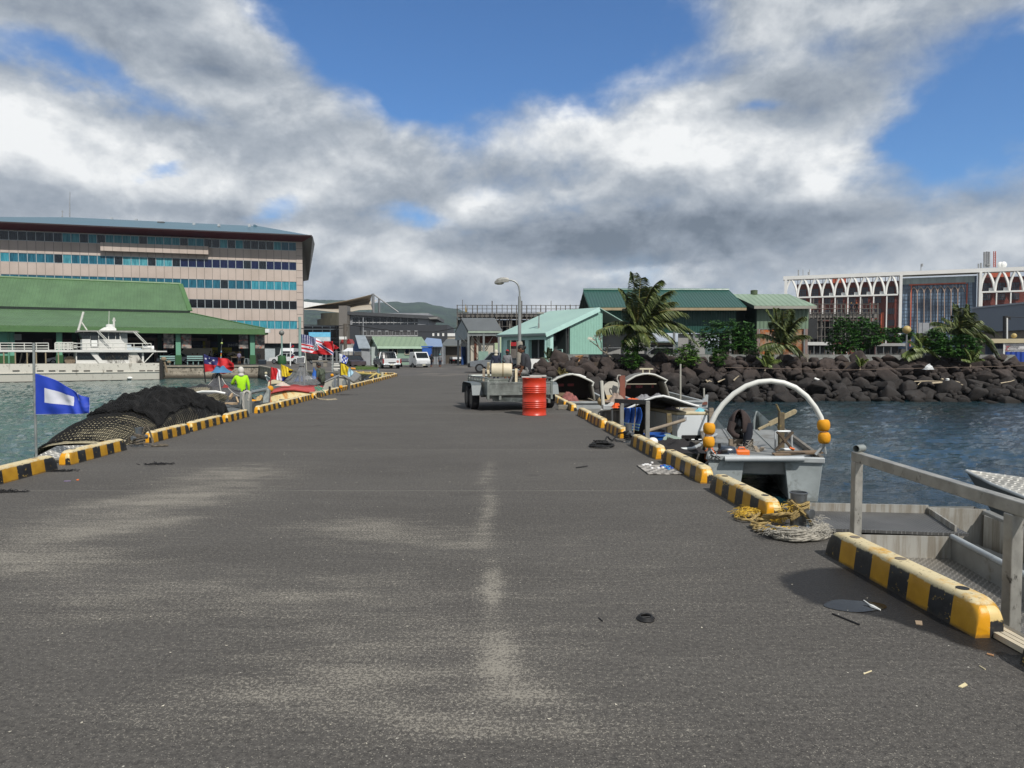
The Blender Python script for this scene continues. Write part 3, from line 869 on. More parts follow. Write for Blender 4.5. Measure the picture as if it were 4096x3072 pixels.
def drum():
 c=G(2137,1660);c.y+=.0
 r=.295;h=.905
 t=thing('oil_drum','red orange oil drum standing on the pier in front of the trailer','drum',c,R(20),local=True)
 prof=[(r*.985,0),(r*1.01,.004),(r*1.01,.018),(r*.985,.024)]
 def ribs(z0):
  out=[]
  for k in range(4):
   z=z0+.045*k
   out+=[(r*.985,z-.012),(r*1.012,z-.004),(r*1.012,z+.004),(r*.985,z+.012)]
  return out
 prof+=ribs(.20)+ribs(.56)+[(r*.985,h-.03),(r*1.012,h-.02),(r*1.012,h),(r*.97,h),(r*.96,h-.018),(.001,h-.018)]
 m=mat('drum_red_paint','#b8331a',.38,var=.14,vs=3,c2='#8d2413',c2s=3.5,c2a=.34,bump=.06,bs=14)
 MB().lathe((0,0,0),prof,40).build('shell',m,t,smooth=True,ang=60)
 MB().beam((r*.99,0,.03),(r*.99,0,h-.03),.012,.006).build('seam',mat('drum_seam','#7d2012',.5),t)
 MB().lathe((.12,-.12,h-.018),[(.04,0),(.04,.016),(.03,.02)],12).build('bung',m,t)
 return c+V((0,0,h))
dtop=drum()
mb=MB();mb.box(dtop+V((.10,.16,.045)),(.40,.24,.04),R(-4));mb.box(dtop+V((-.06,.1,.02)),(.5,.10,.035),R(-8))
tag(mb.build('chopping_board',mat('scratched_white_board','#a7aaa4',.6,var=.2,vs=6,c2='#7b4a30',c2s=4,c2a=.3),bevel=.008),'dirty white board resting on top of the red drum','board')
def trailer():
 A=V((-.62,18.4,0));ang=R(14)
 t=thing('box_trailer','galvanised tandem box trailer parked on the pier behind the drum','trailer',A,ang,local=True)
 L,Wd=2.75,1.72
 z0,z1=.42,.76
 g=mat('galvanised_sheet','#7e8480',.42,.5,var=.3,vs=5,c2='#9aa09c',c2s=3,c2a=.42,bump=.12,bs=40)
 def panel(p,q,mn,name='side_panel'):
  mb=MB();a,b2=V(p),V(q)
  mb.beam(a+V((0,0,(z0+z1)/2)),b2+V((0,0,(z0+z1)/2)),.02,z1-z0)
  for zz in(z0+.02,z1-.02):mb.beam(a+V((0,0,zz)),b2+V((0,0,zz)),.05,.04)
  d=(b2-a)
  for zz in(.10,.15,.20,.25):
   mb.beam(a+d*.10+V((0,0,z0+zz)),a+d*.36+V((0,0,z0+zz)),.034,.008)
  return mb.build(name,g,t)
 panel((0,0,0),(Wd,0,0),0,'tailgate');panel((0,L,0),(Wd,L,0),0,'front_panel')
 panel((0,0,0),(0,L,0),0);panel((Wd,0,0),(Wd,L,0),0)
 mb=MB();mb.box((Wd/2,L/2,z0+.01),(Wd-.04,L-.04,.02));mb.build('floor',g,t)
 lettering('DIA',.13,(.95,-.028,.56),(1,0,0),(0,0,1),mat('pressed_letter','#9aa09c',.4,.5),t,.004,name='pressed_lettering')
 for(x,y) in((0,0),(Wd,0),(0,L),(Wd,L)):
  MB().box((x,y,(.30+z1)/2+.02),(.06,.06,z1-.26)).build('corner_post',g,t,bevel=.006)
 for x in(0,Wd):
  mb=MB();mb.tube([(x,0,z1+.10),(x,L,z1+.10)],.02,8)
  for k in range(8):mb.tube([(x,L*k/7,z1-.02),(x,L*k/7,z1+.10)],.014,6)
  mb.build('top_rail',g,t,smooth=True)
 mb=MB();mb.tube([(0,L,z1+.10),(Wd,L,z1+.10)],.02,8);mb.build('top_rail',g,t,smooth=True)
 mb=MB()
 mb.beam((.3,-.1,.36),(.3,L,.36),.06,.1);mb.beam((Wd-.3,-.1,.36),(Wd-.3,L,.36),.06,.1)
 for k in range(4):mb.beam((0,.2+k*.75,.36),(Wd,.2+k*.75,.36),.05,.08)
 mb.beam((.2,.3,.30),(1.25,-1.0,.32),.06,.1);mb.beam((Wd-.2,.3,.30),(1.35,-1.0,.32),.06,.1)
 mb.build('chassis',g,t)
 tm,rm=mat('tyre_rubber','#17171a',.85,var=.3,vs=12),mat('dull_wheel_rim','#4d4f50',.5,.5)
 for y in(.88,1.55):
  for x in(-.20,Wd+.20):
   w=MB();Mx=Matrix.Rotation(R(90),3,'Y')
   w.lathe((x,y,.30),[(.18,-.085),(.27,-.095),(.30,-.07),(.305,0),(.30,.07),(.27,.095),(.18,.085)],28,M=Mx)
   wo=w.build('wheel',tm,t,smooth=True)
   MB().lathe((x,y,.30),[(.05,-.088),(.17,-.09),(.19,-.05),(.19,.05),(.17,.09),(.05,.088)],20,M=Mx).build('rim',rm,t,smooth=True)
 for x in(-.20,Wd+.20):
  mb=MB();pts=[(.42,.40),(.52,.66),(.68,.72),(1.75,.72),(1.92,.66),(2.02,.40)]
  for(ya,za),(yb_,zb) in zip(pts,pts[1:]):mb.add([(x-.14,ya,za),(x+.14,ya,za),(x+.14,yb_,zb),(x-.14,yb_,zb)],[(0,1,2,3)])
  mb.build('mudguard',mat('bright_zinc','#5f6668',.55,.2,var=.3,vs=5),t,solid=.012)
 return t,A,ang
TR,TA,TANG=trailer()
def tr(x,y,z):
 return TA+Matrix.Rotation(TANG,3,'Z')@V((x,y,z))
def reel():
 c=W('U',880,315,20.6)
 t=thing('line_reel','white plastic barrel fishing reel with wooden paddles resting on the trailer','reel',c)
 M=Matrix.Rotation(R(90),3,'Y')@Matrix.Rotation(0,3,'Z')
 m=mat('cream_barrel','#c2b8a0',.6,var=.12,vs=5,c2='#9c8f74',c2s=3,c2a=.36)
 prof=[(.17,-.30),(.19,-.29),(.195,-.15),(.198,0),(.195,.15),(.19,.27),(.17,.30)]
 MB().lathe(c,prof,28,M=M).build('barrel',m,t,smooth=True,ang=60)
 mb=MB()
 for dx in(.02,.045):mb.lathe(c+V((dx,0,0)),[(.197,-.008),(.205,0),(.197,.008)],24,M=M)
 mb.build('rope_band',mat('brown_twine','#7a6646',.9),t,smooth=True)
 w=mat('bleached_timber','#b3a78d',.9,var=.25,vs=8)
 for k in range(4):
  a=R(28+90*k);d=V((0,math.cos(a),math.sin(a)))
  MB().beam(c+V((-.40,0,0))+d*.02,c+V((-.38,0,0))+d*.24,.03,.07,up=(1,0,0)).build('paddle',w,t)
 mb=MB();mb.tube([c+V((-.58,0,0)),c+V((.48,0,0))],.018,8);mb.build('axle',M_GALV,t)
 for sx in(-.52,.42):
  mb=MB();zf=.63
  for dy in(-.22,.22):mb.beam(c+V((sx,0,.03)),V((c.x+sx,c.y+dy,zf)),.05,.07,up=(1,0,0))
  mb.build('trestle',M_WOOD if sx<0 else w,t)
reel()

# ---- boats on the right
def loft(mb,secs,mi=0,close=False,caps=False):
 o=len(mb.v);k=len(secs[0])
 for s in secs:mb.v+=[V(p) for p in s]
 for i in range(len(secs)-1):
  for j in range(k if close else k-1):
   a,b=o+i*k+j,o+i*k+(j+1)%k
   mb.f.append([a,b,b+k,a+k]);mb.mi.append(mi)
 if caps:
  mb.f.append([o+j for j in range(k)]);mb.mi.append(mi)
  mb.f.append([o+(len(secs)-1)*k+j for j in range(k)]);mb.mi.append(mi)
 return mb
def tread_material(name,c,per=.045,rough=.42,metal=.6):
 m,t,b,tc=newmat(name)
 o=tc.outputs['Object']
 q=t.map(o,rot=(0,0,R(45)),scl=(1/per,1/per,1/per))
 x,y,z=t.sep(q)
 fx,fy=t.m('FRACT',x),t.m('FRACT',y)
 par=t.m('GREATER_THAN',t.m('FRACT',t.m('MULTIPLY',t.m('ADD',t.m('FLOOR',x),t.m('FLOOR',y)),.5)),.25)
 u=t.m('SUBTRACT',fx,.5);v=t.m('SUBTRACT',fy,.5)
 def loz(a,bq):return t.ss(t.m('ADD',t.m('POWER',t.m('MULTIPLY',a,2.2),2.0),t.m('POWER',t.m('MULTIPLY',bq,5.5),2.0)),1.0,.45)
 hgt=t.m('ADD',t.m('MULTIPLY',par,loz(u,v)),t.m('MULTIPLY',t.m('SUBTRACT',1.0,par),loz(v,u)))
 nz=t.noise(o,2.5,6,.65)
 cl=lin(c)
 col=t.mix(t.ss(nz,.35,.65),tuple(k*.5 for k in cl),tuple(min(1,k*.9) for k in cl))
 col=t.mix(t.m('MULTIPLY',hgt,.8),col,tuple(min(1,k*1.9) for k in cl))
 t.put(b.inputs['Base Color'],col);b.inputs['Metallic'].default_value=metal
 b.inputs['Roughness'].default_value=rough
 t.put(b.inputs['Normal'],t.bump(hgt,.7,.006))
 return m
M_TREAD=tread_material('tread_plate','#8b8780')
M_TREAD_D=tread_material('tread_plate_dark','#5d5d5c',.03,.6,.3)
M_TREAD_L=tread_material('tread_plate_pale','#b9b6ad',.08,.5,.3)
def streaked(name,c1,c2,metal=.3):
 m,t,b,tc=newmat(name)
 o=tc.outputs['Object']
 n=t.noise(t.map(o,scl=(6,6,.5)),1.6,6,.65)
 f=t.noise(o,3,5,.6)
 col=t.mix(t.ss(n,.42,.62),lin(c1),lin(c2))
 col=t.mix(t.ss(f,.5,.75,0,.5),col,lin(c2))
 t.put(b.inputs['Base Color'],col);b.inputs['Metallic'].default_value=metal
 t.put(b.inputs['Roughness'],t.ss(n,.3,.7,.45,.65,'LINEAR'))
 return m
M_STREAK=streaked('streaked_aluminium','#a5a49e','#857f74')
def near_boat():
 t=thing('aluminium_boat','open aluminium workboat with square rail moored at the lower right','boat',(4.1,5.5,WZ))
 a=M_STREAK
 zf,zd=-.67,-.41
 mb=MB()
 secs=[]
 for y,xl,xr,zt in((1.5,2.98,5.2,-.42),(4,2.98,5.22,-.42),(6.5,3.06,5.32,-.42),(7.5,3.30,5.45,-.40),(8.45,3.55,5.55,-.34)):
  secs.append([(xl,y,zt),(xl+.04,y,-.9),(xl+.2,y,-1.4),(xr-.2,y,-1.4),(xr-.04,y,-.9),(xr,y,zt)])
 loft(mb,secs);mb.add(secs[-1],[list(range(6))])
 mb.build('hull',M_ALU,t,smooth=True,ang=25)
 MB().box((4.12,7.95,zd),(1.5,.95,.03),R(-9)).build('foredeck',M_TREAD_D,t)
 mb=MB();mb.beam((3.30,7.5,(zd+zf)/2-.01),(4.62,7.38,(zd+zf)/2-.01),.02,zd-zf-.02);mb.build('bulkhead',a,t)
 MB().beam((3.56,8.47,zd+.05),(4.92,8.33,zd+.05),.025,.12).build('coaming',M_STREAK,t)
 mb=MB();mb.beam((4.90,8.30,-.55),(5.52,8.2,-.55),.02,.46);mb.build('bow_panel',M_STREAK,t)
 mb=MB();mb.beam((4.70,7.45,-.55),(4.92,8.3,-.55),.02,.44);mb.build('deck_side',a,t)
 mb=MB();mb.box((3.86,5.9,zf),(1.52,3.1,.02));mb.build('floor',M_TREAD,t)
 mb=MB();mb.box((4.9,5.6,zf-.04),(.9,5.0,.02));mb.build('side_floor',M_ALU,t)
 mb=MB();mb.beam((4.62,7.38,-.565),(4.20,4.2,-.565),.02,.24);mb.build('divider',M_ALU,t)
 mb=MB();mb.tube([(4.62,7.38,-.43),(4.20,4.2,-.43)],.03,10);mb.build('capping_pipe',M_ALU_L,t,smooth=True)
 mb=MB();mb.beam((5.52,8.2,-.36),(5.30,6.5,-.40),.09,.06);mb.beam((5.30,6.5,-.40),(5.2,1.5,-.42),.09,.06)
 mb.build('gunwale',M_ALU,t,bevel=.01)
 mb=MB();mb.beam((5.44,8.1,-.62),(5.2,1.5,-.66),.02,.5);mb.build('side_lining',M_STREAK,t)
 mb=MB();mb.beam((3.06,6.5,-.45),(2.98,1.5,-.45),.09,.06);mb.beam((3.06,6.5,-.45),(3.32,7.5,-.41),.09,.06)
 mb.build('gunwale',M_ALU,t,bevel=.01)
 mb=MB();mb.box((3.55,5.0,-.70),(1.1,.06,.12));mb.box((3.55,5.0,-.63),(1.12,.09,.02));mb.build('cross_beam',M_ALU_L,t)
 mb=MB();mb.box((3.5,4.45,-.86),(1.0,.9,.02));mb.build('well_floor',M_TREAD_L,t)
 z=.585
 p1,p2,p3=V((3.03,6.2,0)),V((2.965,4.16,0)),V((2.90,1.4,0))
 rm=mat('scratched_aluminium','#a3a19a',.5,.55,var=.25,vs=6,c2='#3f3c37',c2s=11,c2a=.36,st=(2,1,1))
 MB().beam(p1+V((0,.035,z)),p3+V((0,0,z)),.075,.085).build('top_rail',rm,t,bevel=.006)
 for p,zb in((p1,-.8),(p2,-.95)):
  MB().beam(p+V((0,0,zb)),p+V((0,0,z-.043)),.07,.08,up=(0,1,0)).build('post',rm,t,bevel=.006)
 M=Matrix.Rotation(R(90),3,'Y')@Matrix.Rotation(R(20),3,'X')
 mb=MB();c=p1+V((.02,.0,z+.072))
 mb.lathe(c,[(.028,-.05),(.032,-.05),(.032,.05),(.028,.05),(.0265,.045),(.0265,-.045)],18,M=Matrix.Rotation(R(-60),3,'Z')@Matrix.Rotation(R(90),3,'X'))
 mb.build('pipe_stub',M_GALV,t,smooth=True)
 t2=thing('aluminium_boat','raised tread plate bow of another aluminium boat at the right edge','boat',(6.5,6.5,WZ))
 top=[(5.83,9.05,-.02),(6.25,8.55,-.06),(6.0,7.6,-.16),(5.78,6.0,-.26),(5.72,2.5,-.34)]
 rt=[(5.86,9.1,-.02),(6.7,8.5,-.08),(7.4,7.6,-.16),(7.8,6.0,-.26),(7.9,2.5,-.34)]
 lf=[(5.82,9.04,-.02),(5.78,8.5,-.09),(5.75,7.6,-.16),(5.72,6.0,-.26),(5.70,2.5,-.34)]
 mb=MB();loft(mb,[[l,V(l).lerp(V(r),.5)+V((0,0,.02)),r]for l,r in zip(lf,rt)])
 mb.build('foredeck',M_TREAD_L,t2,solid=.012)
 mb=MB()
 kl=[(5.95,8.7,-.5),(5.92,8.2,-.8),(5.9,7.6,-1.1),(5.85,6,-1.4),(5.85,2.5,-1.4)]
 kr=[(6.0,8.7,-.5),(6.6,8.2,-.8),(7.2,7.6,-1.1),(7.7,6,-1.4),(7.8,2.5,-1.4)]
 loft(mb,[[l,a2,b2,r]for l,a2,b2,r in zip(lf,kl,kr,rt)])
 mb.build('hull',M_ALU_D,t2,smooth=True,ang=30)
 mb=MB();mb.tube([V(p)+V((0,0,.01)) for p in lf],.02,8);mb.build('edge_rail',M_ALU_L,t2,smooth=True)
near_boat()
def lerp(a,b,f):return a+(b-a)*f
def catamaran():
 SL,SR=V((3.66,13.2,0)),V((5.62,12.75,0))
 ax=(SR-SL).normalized();Wd=(SR-SL).length
 fy=V((-ax.y,ax.x,0))
 def q(x,y,z):return SL+ax*x+fy*y+V((0,0,z))
 t=thing('catamaran_boat','aluminium catamaran fishing boat with a tall white hoop at its stern','boat',(SL+SR)/2+V((0,3,WZ)))
 zt=-.43
 m=mat('stern_aluminium','#9fa7a8',.5,.3,var=.18,vs=2.2,c2='#868b89',c2s=2.4,c2a=.42,bump=.1,bs=8)
 for x0,x1,b0,b1 in((0,.66,.06,.53),(Wd-.66,Wd,Wd-.56,Wd-.10)):
  mb=MB();secs=[]
  for y,lift,k in((0,0,1),(5.2,0,1),(6.6,.12,.6),(7.6,.3,.08)):
   xm=(x0+x1)/2;bm_=(b0+b1)/2
   secs.append([q(lerp(xm,x0,k),y,zt+lift),q(lerp(bm_,b0,k),y,-1.36+lift*2),q(lerp(bm_,b1,k),y,-1.36+lift*2),q(lerp(xm,x1,k),y,zt+lift)])
  loft(mb,secs,caps=True)
  mb.build('hull',m,t,bevel=.012)
 mb=MB();mb.slab([q(.6,.12,zt-.02),q(Wd-.6,.12,zt-.02),q(Wd-.56,.12,zt-.30),q(.56,.12,zt-.30)],fy*5.5)
 mb.build('bridge_deck',M_ALU,t)
 mb=MB();mb.tube([q(.55,.5,zt-.36),q(Wd-.8,.4,zt-.33)],.03,8);mb.build('cross_tube',M_ALU_L,t,smooth=True)
 mb=MB()
 mb.beam(q(-.02,0,zt),q(Wd+.02,0,zt),.10,.10)
 mb.build('stern_rim',M_ALU_L,t,bevel=.015)
 for x in(.02,Wd-.02):
  MB().beam(q(x,0.05,zt+.02),q(x,5.6,zt+.06),.07,.09).build('gunwale',mat('dirty_gunwale','#6f6a62',.7,.2,var=.3,vs=4),t)
 MB().box(q(Wd/2,2.9,zt-.06),(Wd-.1,5.6,.03),math.atan2(ax.y,ax.x)).build('deck',M_ALU,t)
 mb=MB();mb.tube([q(.30,-.09,zt-.02),q(Wd-.34,-.09,zt+.03)],.055,18)
 mb.build('stern_pipe',mat('pale_pipe','#b3b8ba',.4,.2,var=.1,vs=3),t,smooth=True,ang=60)
 pts=[(590,1235),(580,1120),(590,1010),(618,920),(680,800),(765,685),(900,555),(1060,455),(1210,405),(1370,392),(1530,415),(1680,475),(1820,585),(1930,725),(2000,850),(2032,960),(2042,1080),(2045,1185)]
 hp=[]
 for x,y in pts:
  f=(x-590)/1455
  hp.append(W('K',x,y,lerp(13.15,12.8,f)))
 mb=MB();mb.tube(hp,.048,14);mb.build('hoop',mat('white_pvc_pipe','#cfd0ca',.45,var=.07,vs=3),t,smooth=True)
 for x,y,s in((590,992,1.0),(584,1163,.98),(2036,952,1.0),(2044,1110,.97)):
  f=(x-590)/1455;c=W('K',x,y,lerp(13.15,12.8,f))
  mb=MB();r=.112*s
  prof=[(.05,-r*.95),(r*.72,-r*.9),(r*.95,-r*.5),(r,0),(r*.95,r*.5),(r*.72,r*.9),(.05,r*.95)]
  mb.lathe(c,prof,20);mb.build('float',M_BUOY,t,smooth=True,ang=80)
 for(fx,fy_,legs) in((590,1240,((560,1378),(615,1340),(695,1378))),(2042,1185,((1935,1322),(1990,1290),(2060,1312)))):
  f=(fx-590)/1455;D=lerp(13.15,12.8,f)
  for i,l in enumerate(legs):
   mb=MB();mb.tube([W('K',fx,fy_,D),W('K',l[0],l[1],D+(.25 if i==1 else.03))],.024,8);mb.build('hoop_leg',M_ALU_L,t,smooth=True)
 mb=MB()
 for k in range(14):
  c=W('K',655,1320,13.0)+V((rnd.uniform(-.05,.05),rnd.uniform(-.04,.04),rnd.uniform(-.06,.06)))
  mb.tube([c,c+V((rnd.uniform(-.08,.08),rnd.uniform(-.06,.06),rnd.uniform(-.10,.05)))],.009,5)
 mb.tube([W('K',640,1340,13.0),W('K',560,1420,12.6),W('K',510,1470,12.2)],.012,6)
 mb.build('lashing',M_ROPE_K,t)
 c=W('K',960,1010,15.0)
 og=mat('outboard_black','#17191c',.3,var=.1)
 mb=MB()
 mb.ball(c+V((0,0,.09)),(.17,.26,.20),16,10);mb.box(c+V((0,.02,-.15)),(.17,.24,.30));mb.box(c+V((0,.1,-.45)),(.09,.16,.4))
 mo=mb.build('outboard_motor',og,t,smooth=True,bevel=.02)
 lettering('40',.075,c+V((.0,-.262,.02)),(1,0,0),(0,0,1),M_WHITE,mo,.004)
 mb=MB()
 for x in(870,1120):mb.beam(W('K',x,1260,14.9),W('K',985,1150,14.9),.10,.05)
 mb.box(W('K',990,1190,14.9),(.5,.08,.22))
 mb.build('transom_stand',M_WOOD,t)
 D=14.3
 mb=MB();mb.beam(W('K',1500,1330,D),W('K',1500,790,D),.10,.10,up=(0,1,0));mb.tube([W('K',1490,800,D),W('K',1435,685,D)],.02,6)
 mb.build('timber_post',mat('mossy_timber','#5c5340',.95,var=.4,vs=6,bump=.5,bs=20,c2='#8a7a48',c2s=4,c2a=.4),t)
 mb=MB();pp=[W('K',1418,1030,13.9),W('K',1418,1260,13.9)]
 mb.tube([W('K',1425,1260,13.9),W('K',1425,1040,13.9),W('K',1450,1028,13.9),W('K',1610,1028,13.9),W('K',1632,1040,13.9),W('K',1632,1255,13.9)],.02,8)
 mb.tube([W('K',1425,1255,13.9),W('K',1632,1255,13.9)],.025,8)
 mb.build('pipe_frame',mat('pale_pipe','#b3b8ba'),t,smooth=True)
 mb=MB()
 for a,b2 in(((1450,1035),(1650,1265)),((1645,1035),(1430,1270))):
  mb.beam(W('K',a[0],a[1],13.75),W('K',b2[0],b2[1],13.75),.035,.09,up=(0,1,0))
 mb.lathe(W('K',1548,1150,13.72),[(.03,-.03),(.03,.03)],10,M=Matrix.Rotation(R(90),3,'X'))
 mb.build('cross_handle',mat('dark_wet_timber','#55493b',.9,var=.35,vs=8),t)
 MB().tube([W('K',1605,1235,13.7),W('K',1665,1255,13.7)],.02,8).build('handle_grip',M_ORANGE,t)
 mb=MB();mb.beam(W('K',1400,1320,13.4),W('K',2010,1290,13.3),.22,.03);mb.beam(W('K',1440,1300,13.6),W('K',1990,1280,13.5),.16,.03)
 mb.build('plank',mat('brown_plank','#71604d',.9,var=.3,vs=5),t)
 mb=MB();mb.beam(W('K',1170,1220,14.2),W('K',1235,1340,13.9),.07,.03);mb.beam(W('K',1265,1235,14.3),W('K',1190,1340,13.9),.07,.03)
 mb.build('prop',M_WOOD,t)
 mb=MB();a,b2=W('K',1210,1005,14.1),W('K',1690,768,14.5)
 d=b2-a
 mb.beam(a,a+d*.30,.04,.05);mb.beam(a+d*.28,a+d*.96,.03,.105);mb.ball(a+d*.96,(.05,.02,.05),8,6)
 tag(mb.build('oar',mat('silver_timber','#8d8268',.9,var=.3,vs=6,st=(6,1,1)),bevel=.008),'weathered wooden oar laid across the timber post of the catamaran','oar')
 c=W('K',815,1305,13.55)
 to=thing('outboard_motor','dark blue outboard motor cowling standing on the catamaran stern','outboard motor',c+V((0,0,-.15)))
 mb=MB()
 secs=[]
 for z,sx,sy,r in((-.13,.36,.30,0),(-.02,.37,.31,0),(.06,.345,.29,0),(.12,.29,.24,0),(.14,.20,.16,0)):
  ring=[]
  for i in range(20):
   a=2*math.pi*i/20
   ring.append(c+V((sx*.5*math.copysign(abs(math.cos(a))**.6,math.cos(a))*.95,sy*.5*math.copysign(abs(math.sin(a))**.6,math.sin(a)),z)))
  secs.append(ring)
 loft(mb,secs,close=True,caps=True)
 mb.build('cowling',mat('cowl_blue_grey','#252e3b',.28,var=.1,coat=.3),to,smooth=True,ang=50)
 y=c.y-.152
 MB().box((c.x-.09,y+.01,c.z+.055),(.12,.04,.06)).build('air_intake',mat('intake_black','#070809',.6),to,bevel=.015)
 MB().box((c.x+.09,y+.005,c.z-.115),(.14,.03,.018)).build('red_stripe',mat('red_stripe','#a01d25',.4),to)
 lettering('40',.075,(c.x-.10,y-.004,c.z-.06),(1,0,0),(0,0,1),M_WHITE,to,.004)
 lettering('YAMAHA',.04,(c.x+.07,y-.004,c.z-.0),(1,0,0),(0,0,1),M_WHITE,to,.004)
 MB().tube([c+V((-.14,0,.10)),c+V((-.15,0,.19))],.03,8).build('handle',M_BLACK,to)
 for(x,y_,w_,lab) in((998,1322,.30,'orange fuel can beside the loose outboard on the catamaran'),(600,1335,.2,'orange fuel can behind the left foot of the hoop')):
  c2=W('K',x,y_,13.6)
  tf=thing('fuel_can',lab,'fuel can',c2)
  MB().box(c2,(w_*.9,.2,.2)).build('tank',M_ORANGE,tf,bevel=.03)
  MB().tube([c2+V((-.06,0,.1)),c2+V((-.05,0,.14)),c2+V((.05,0,.14)),c2+V((.06,0,.1))],.014,6).build('handle',M_ORANGE,tf,smooth=True)
 c=W('K',985,960,14.9)
 jm=mat('brown_jacket','#352b29',.95,var=.35,vs=6,bump=.5,bs=12)
 mb=MB()
 def fn(a,b2):
  az=R(lerp(-100,215,a));th=R(lerp(2,118,b2));k=1+.05*math.sin(az*7+b2*3)*b2
  z=math.cos(th)*.27 if th<1.57 else-(th-1.57)*.34
  r=math.sin(min(th,1.57))*k
  return c+V((math.cos(az)*.215*r,math.sin(az)*.29*r+.04,z+.05+.02*math.sin(az*4)))
 mb.grid(fn,26,14)
 tj=thing('jacket','brown and black jacket hung over the mounted outboard on the catamaran','jacket',c)
 mb.build('back',jm,tj,smooth=True,solid=.02)
 mb=MB();s=[W('K',1080,930,14.75),W('K',1085,1060,14.7),W('K',1060,1180,14.68),W('K',1038,1262,14.7)]
 mb.tube(s,[.10,.09,.075,.06],10);mb.build('sleeve',mat('black_navy_cloth','#141823',.95,var=.2),tj,smooth=True)
 mb=MB();s=[W('K',885,920,14.7),W('K',855,1010,14.65),W('K',905,1075,14.6),W('K',960,1095,14.6)]
 mb.tube(s,[.08,.075,.06,.05],10);mb.build('sleeve',jm,tj,smooth=True)
 mb=MB();cc=W('K',1110,1280,14.2);rg2=random.Random(2)
 for k in range(120):
  p=cc+V((rg2.gauss(0,.10),rg2.gauss(0,.10),abs(rg2.gauss(0,.08))))
  mb.tube([p,p+V((rg2.uniform(-.1,.1),rg2.uniform(-.1,.1),rg2.uniform(-.06,.06)))],.004,3,cap=False)
 tag(mb.build('net_heap',mat('pale_net','#9b958a',.9)),'heap of pale netting on the catamaran deck by the jacket','netting')
catamaran()
def cloth_heap(c,sx,sy,sz,m,seed,n=22):
 mb=MB()
 def fn(a,b2):
  x,y=(a-.5)*2,(b2-.5)*2
  r=min(1,math.hypot(x,y))
  z=(1-r**2)*sz+fbm((x*2.4+seed,y*2.4,seed),3)*sz*.9*(1.05-r)
  k=1+.18*fbm((x*1.5,y*1.5,seed+4),2)
  return V(c)+V((x*sx*k,y*sy*k,max(-.01,z)))
 mb.grid(fn,n,n)
 return mb
def freezer_boat():
 t=thing('aluminium_boat','aluminium fishing boat with low arched canopy and grey post frame beside the pier','boat',(3.4,17,WZ))
 mb=MB();secs=[]
 for y,xl,xr,zt in((13.5,2.55,3.45,-.36),(14.3,2.36,3.85,-.36),(16,2.26,4.62,-.36),(19,2.2,4.7,-.36),(22,2.3,4.4,-.2)):
  secs.append([(xl,y,zt),(xl+.06,y,-1.0),(xl+.3,y,-1.4),(xr-.3,y,-1.4),(xr-.06,y,-1.0),(xr,y,zt)])
 loft(mb,secs);mb.add(secs[0],[list(range(6))]);mb.add(secs[-1],[list(range(6))])
 mb.build('hull',M_ALU,t,smooth=True,ang=25)
 mb=MB();mb.add([(2.6,13.6,-.72),(3.45,13.6,-.72),(4.6,16,-.72),(4.65,21.8,-.72),(2.3,21.8,-.72),(2.3,15,-.72)],[list(range(6))])
 mb.build('deck',M_ALU,t)
 mb=MB();mb.tube([(4.62,16,-.33),(3.85,14.3,-.31),(3.62,13.75,-.30),(3.45,13.52,-.32),(3.2,13.5,-.33),(2.55,13.5,-.33),(2.38,14.3,-.33),(2.26,16,-.33)],.035,10)
 mb.build('rim_pipe',M_ALU_L,t,smooth=True)
 p=[W('V',95,735,18.2),W('V',460,730,17.6),W('V',460,1060,17.6),W('V',60,1040,18.2)]
 mb=MB();mb.slab([p[0],p[1],p[1]+V((.2,1.2,.06)),p[0]+V((.5,1.6,.10))],(0,0,-.03));mb.build('bow_deck',mat('white_deck_paint','#b5b3ab',.6,var=.15),t)
 mb=MB();mb.slab([p[0]+V((0,.02,-.04)),p[1]+V((0,.02,-.04)),V((p[1].x,p[1].y,-1)),V((p[0].x,p[0].y,-1))],(.1,.5,0));mb.build('bow_plate',M_TREAD_D,t)
 D0,D1=15.6,19.4
 arc=[(535,722),(700,650),(900,555),(1080,495),(1220,478),(1400,520),(1600,590),(1750,635),(1868,668)]
 mb=MB()
 mp=[W('V',x,y,16.4) for x,y in arc]
 secs=[[V((a.x,16.2+.0*i,a.z)) for i,a in enumerate(mp)],[V((a.x-.10,17.6,a.z-.10)) for a in mp],[V((a.x-.2,19.6,a.z-.34)) for a in mp]]
 loft(mb,secs);mb.build('canopy',mat('black_canopy','#131415',.7,var=.2),t,smooth=True,solid=.03)
 mb=MB();mb.tube([s+V((0,-.02,.012)) for s in secs[0]],.026,8);mb.build('canopy_edge',mat('white_tube','#c6c8c7',.5,var=.08),t,smooth=True)
 for s in(0,-1):
  for sec in secs[1:]:
   MB().tube([sec[s],V((sec[s].x,sec[s].y,-.72))],.02,6).build('canopy_post',M_ALU_L,t)
 mb=MB();mb.beam((2.5,19.55,-.3),(4.5,19.55,-.3),.03,.9);mb.build('rear_screen',M_BLACK,t)
 a0,a1=W('V',495,575,14.4),W('V',970,575,13.2)
 mb=MB();mb.beam(a0+V((-.1,.1,0)),a1+V((.0,0,-.02)),.08,.085);mb.build('frame_beam',mat('dark_steel_box','#3f4142',.6,.3,var=.2),t,bevel=.006)
 fm=mat('grey_box_section','#83837e',.6,.3,var=.15,vs=6)
 MB().beam((a0.x,a0.y,-.8),a0+V((0,0,-.04)),.075,.075,up=(0,1,0)).build('frame_post',fm,t,bevel=.006)
 MB().beam((a1.x,a1.y,-.8),a1+V((0,0,.0)),.075,.075,up=(0,1,0)).build('frame_post',fm,t,bevel=.006)
 mb=MB();rope(mb,[W('V',760,570,13.6),W('V',745,800,13.5),W('V',725,1000,13.3),W('V',705,1220,13.1)],.012,8)
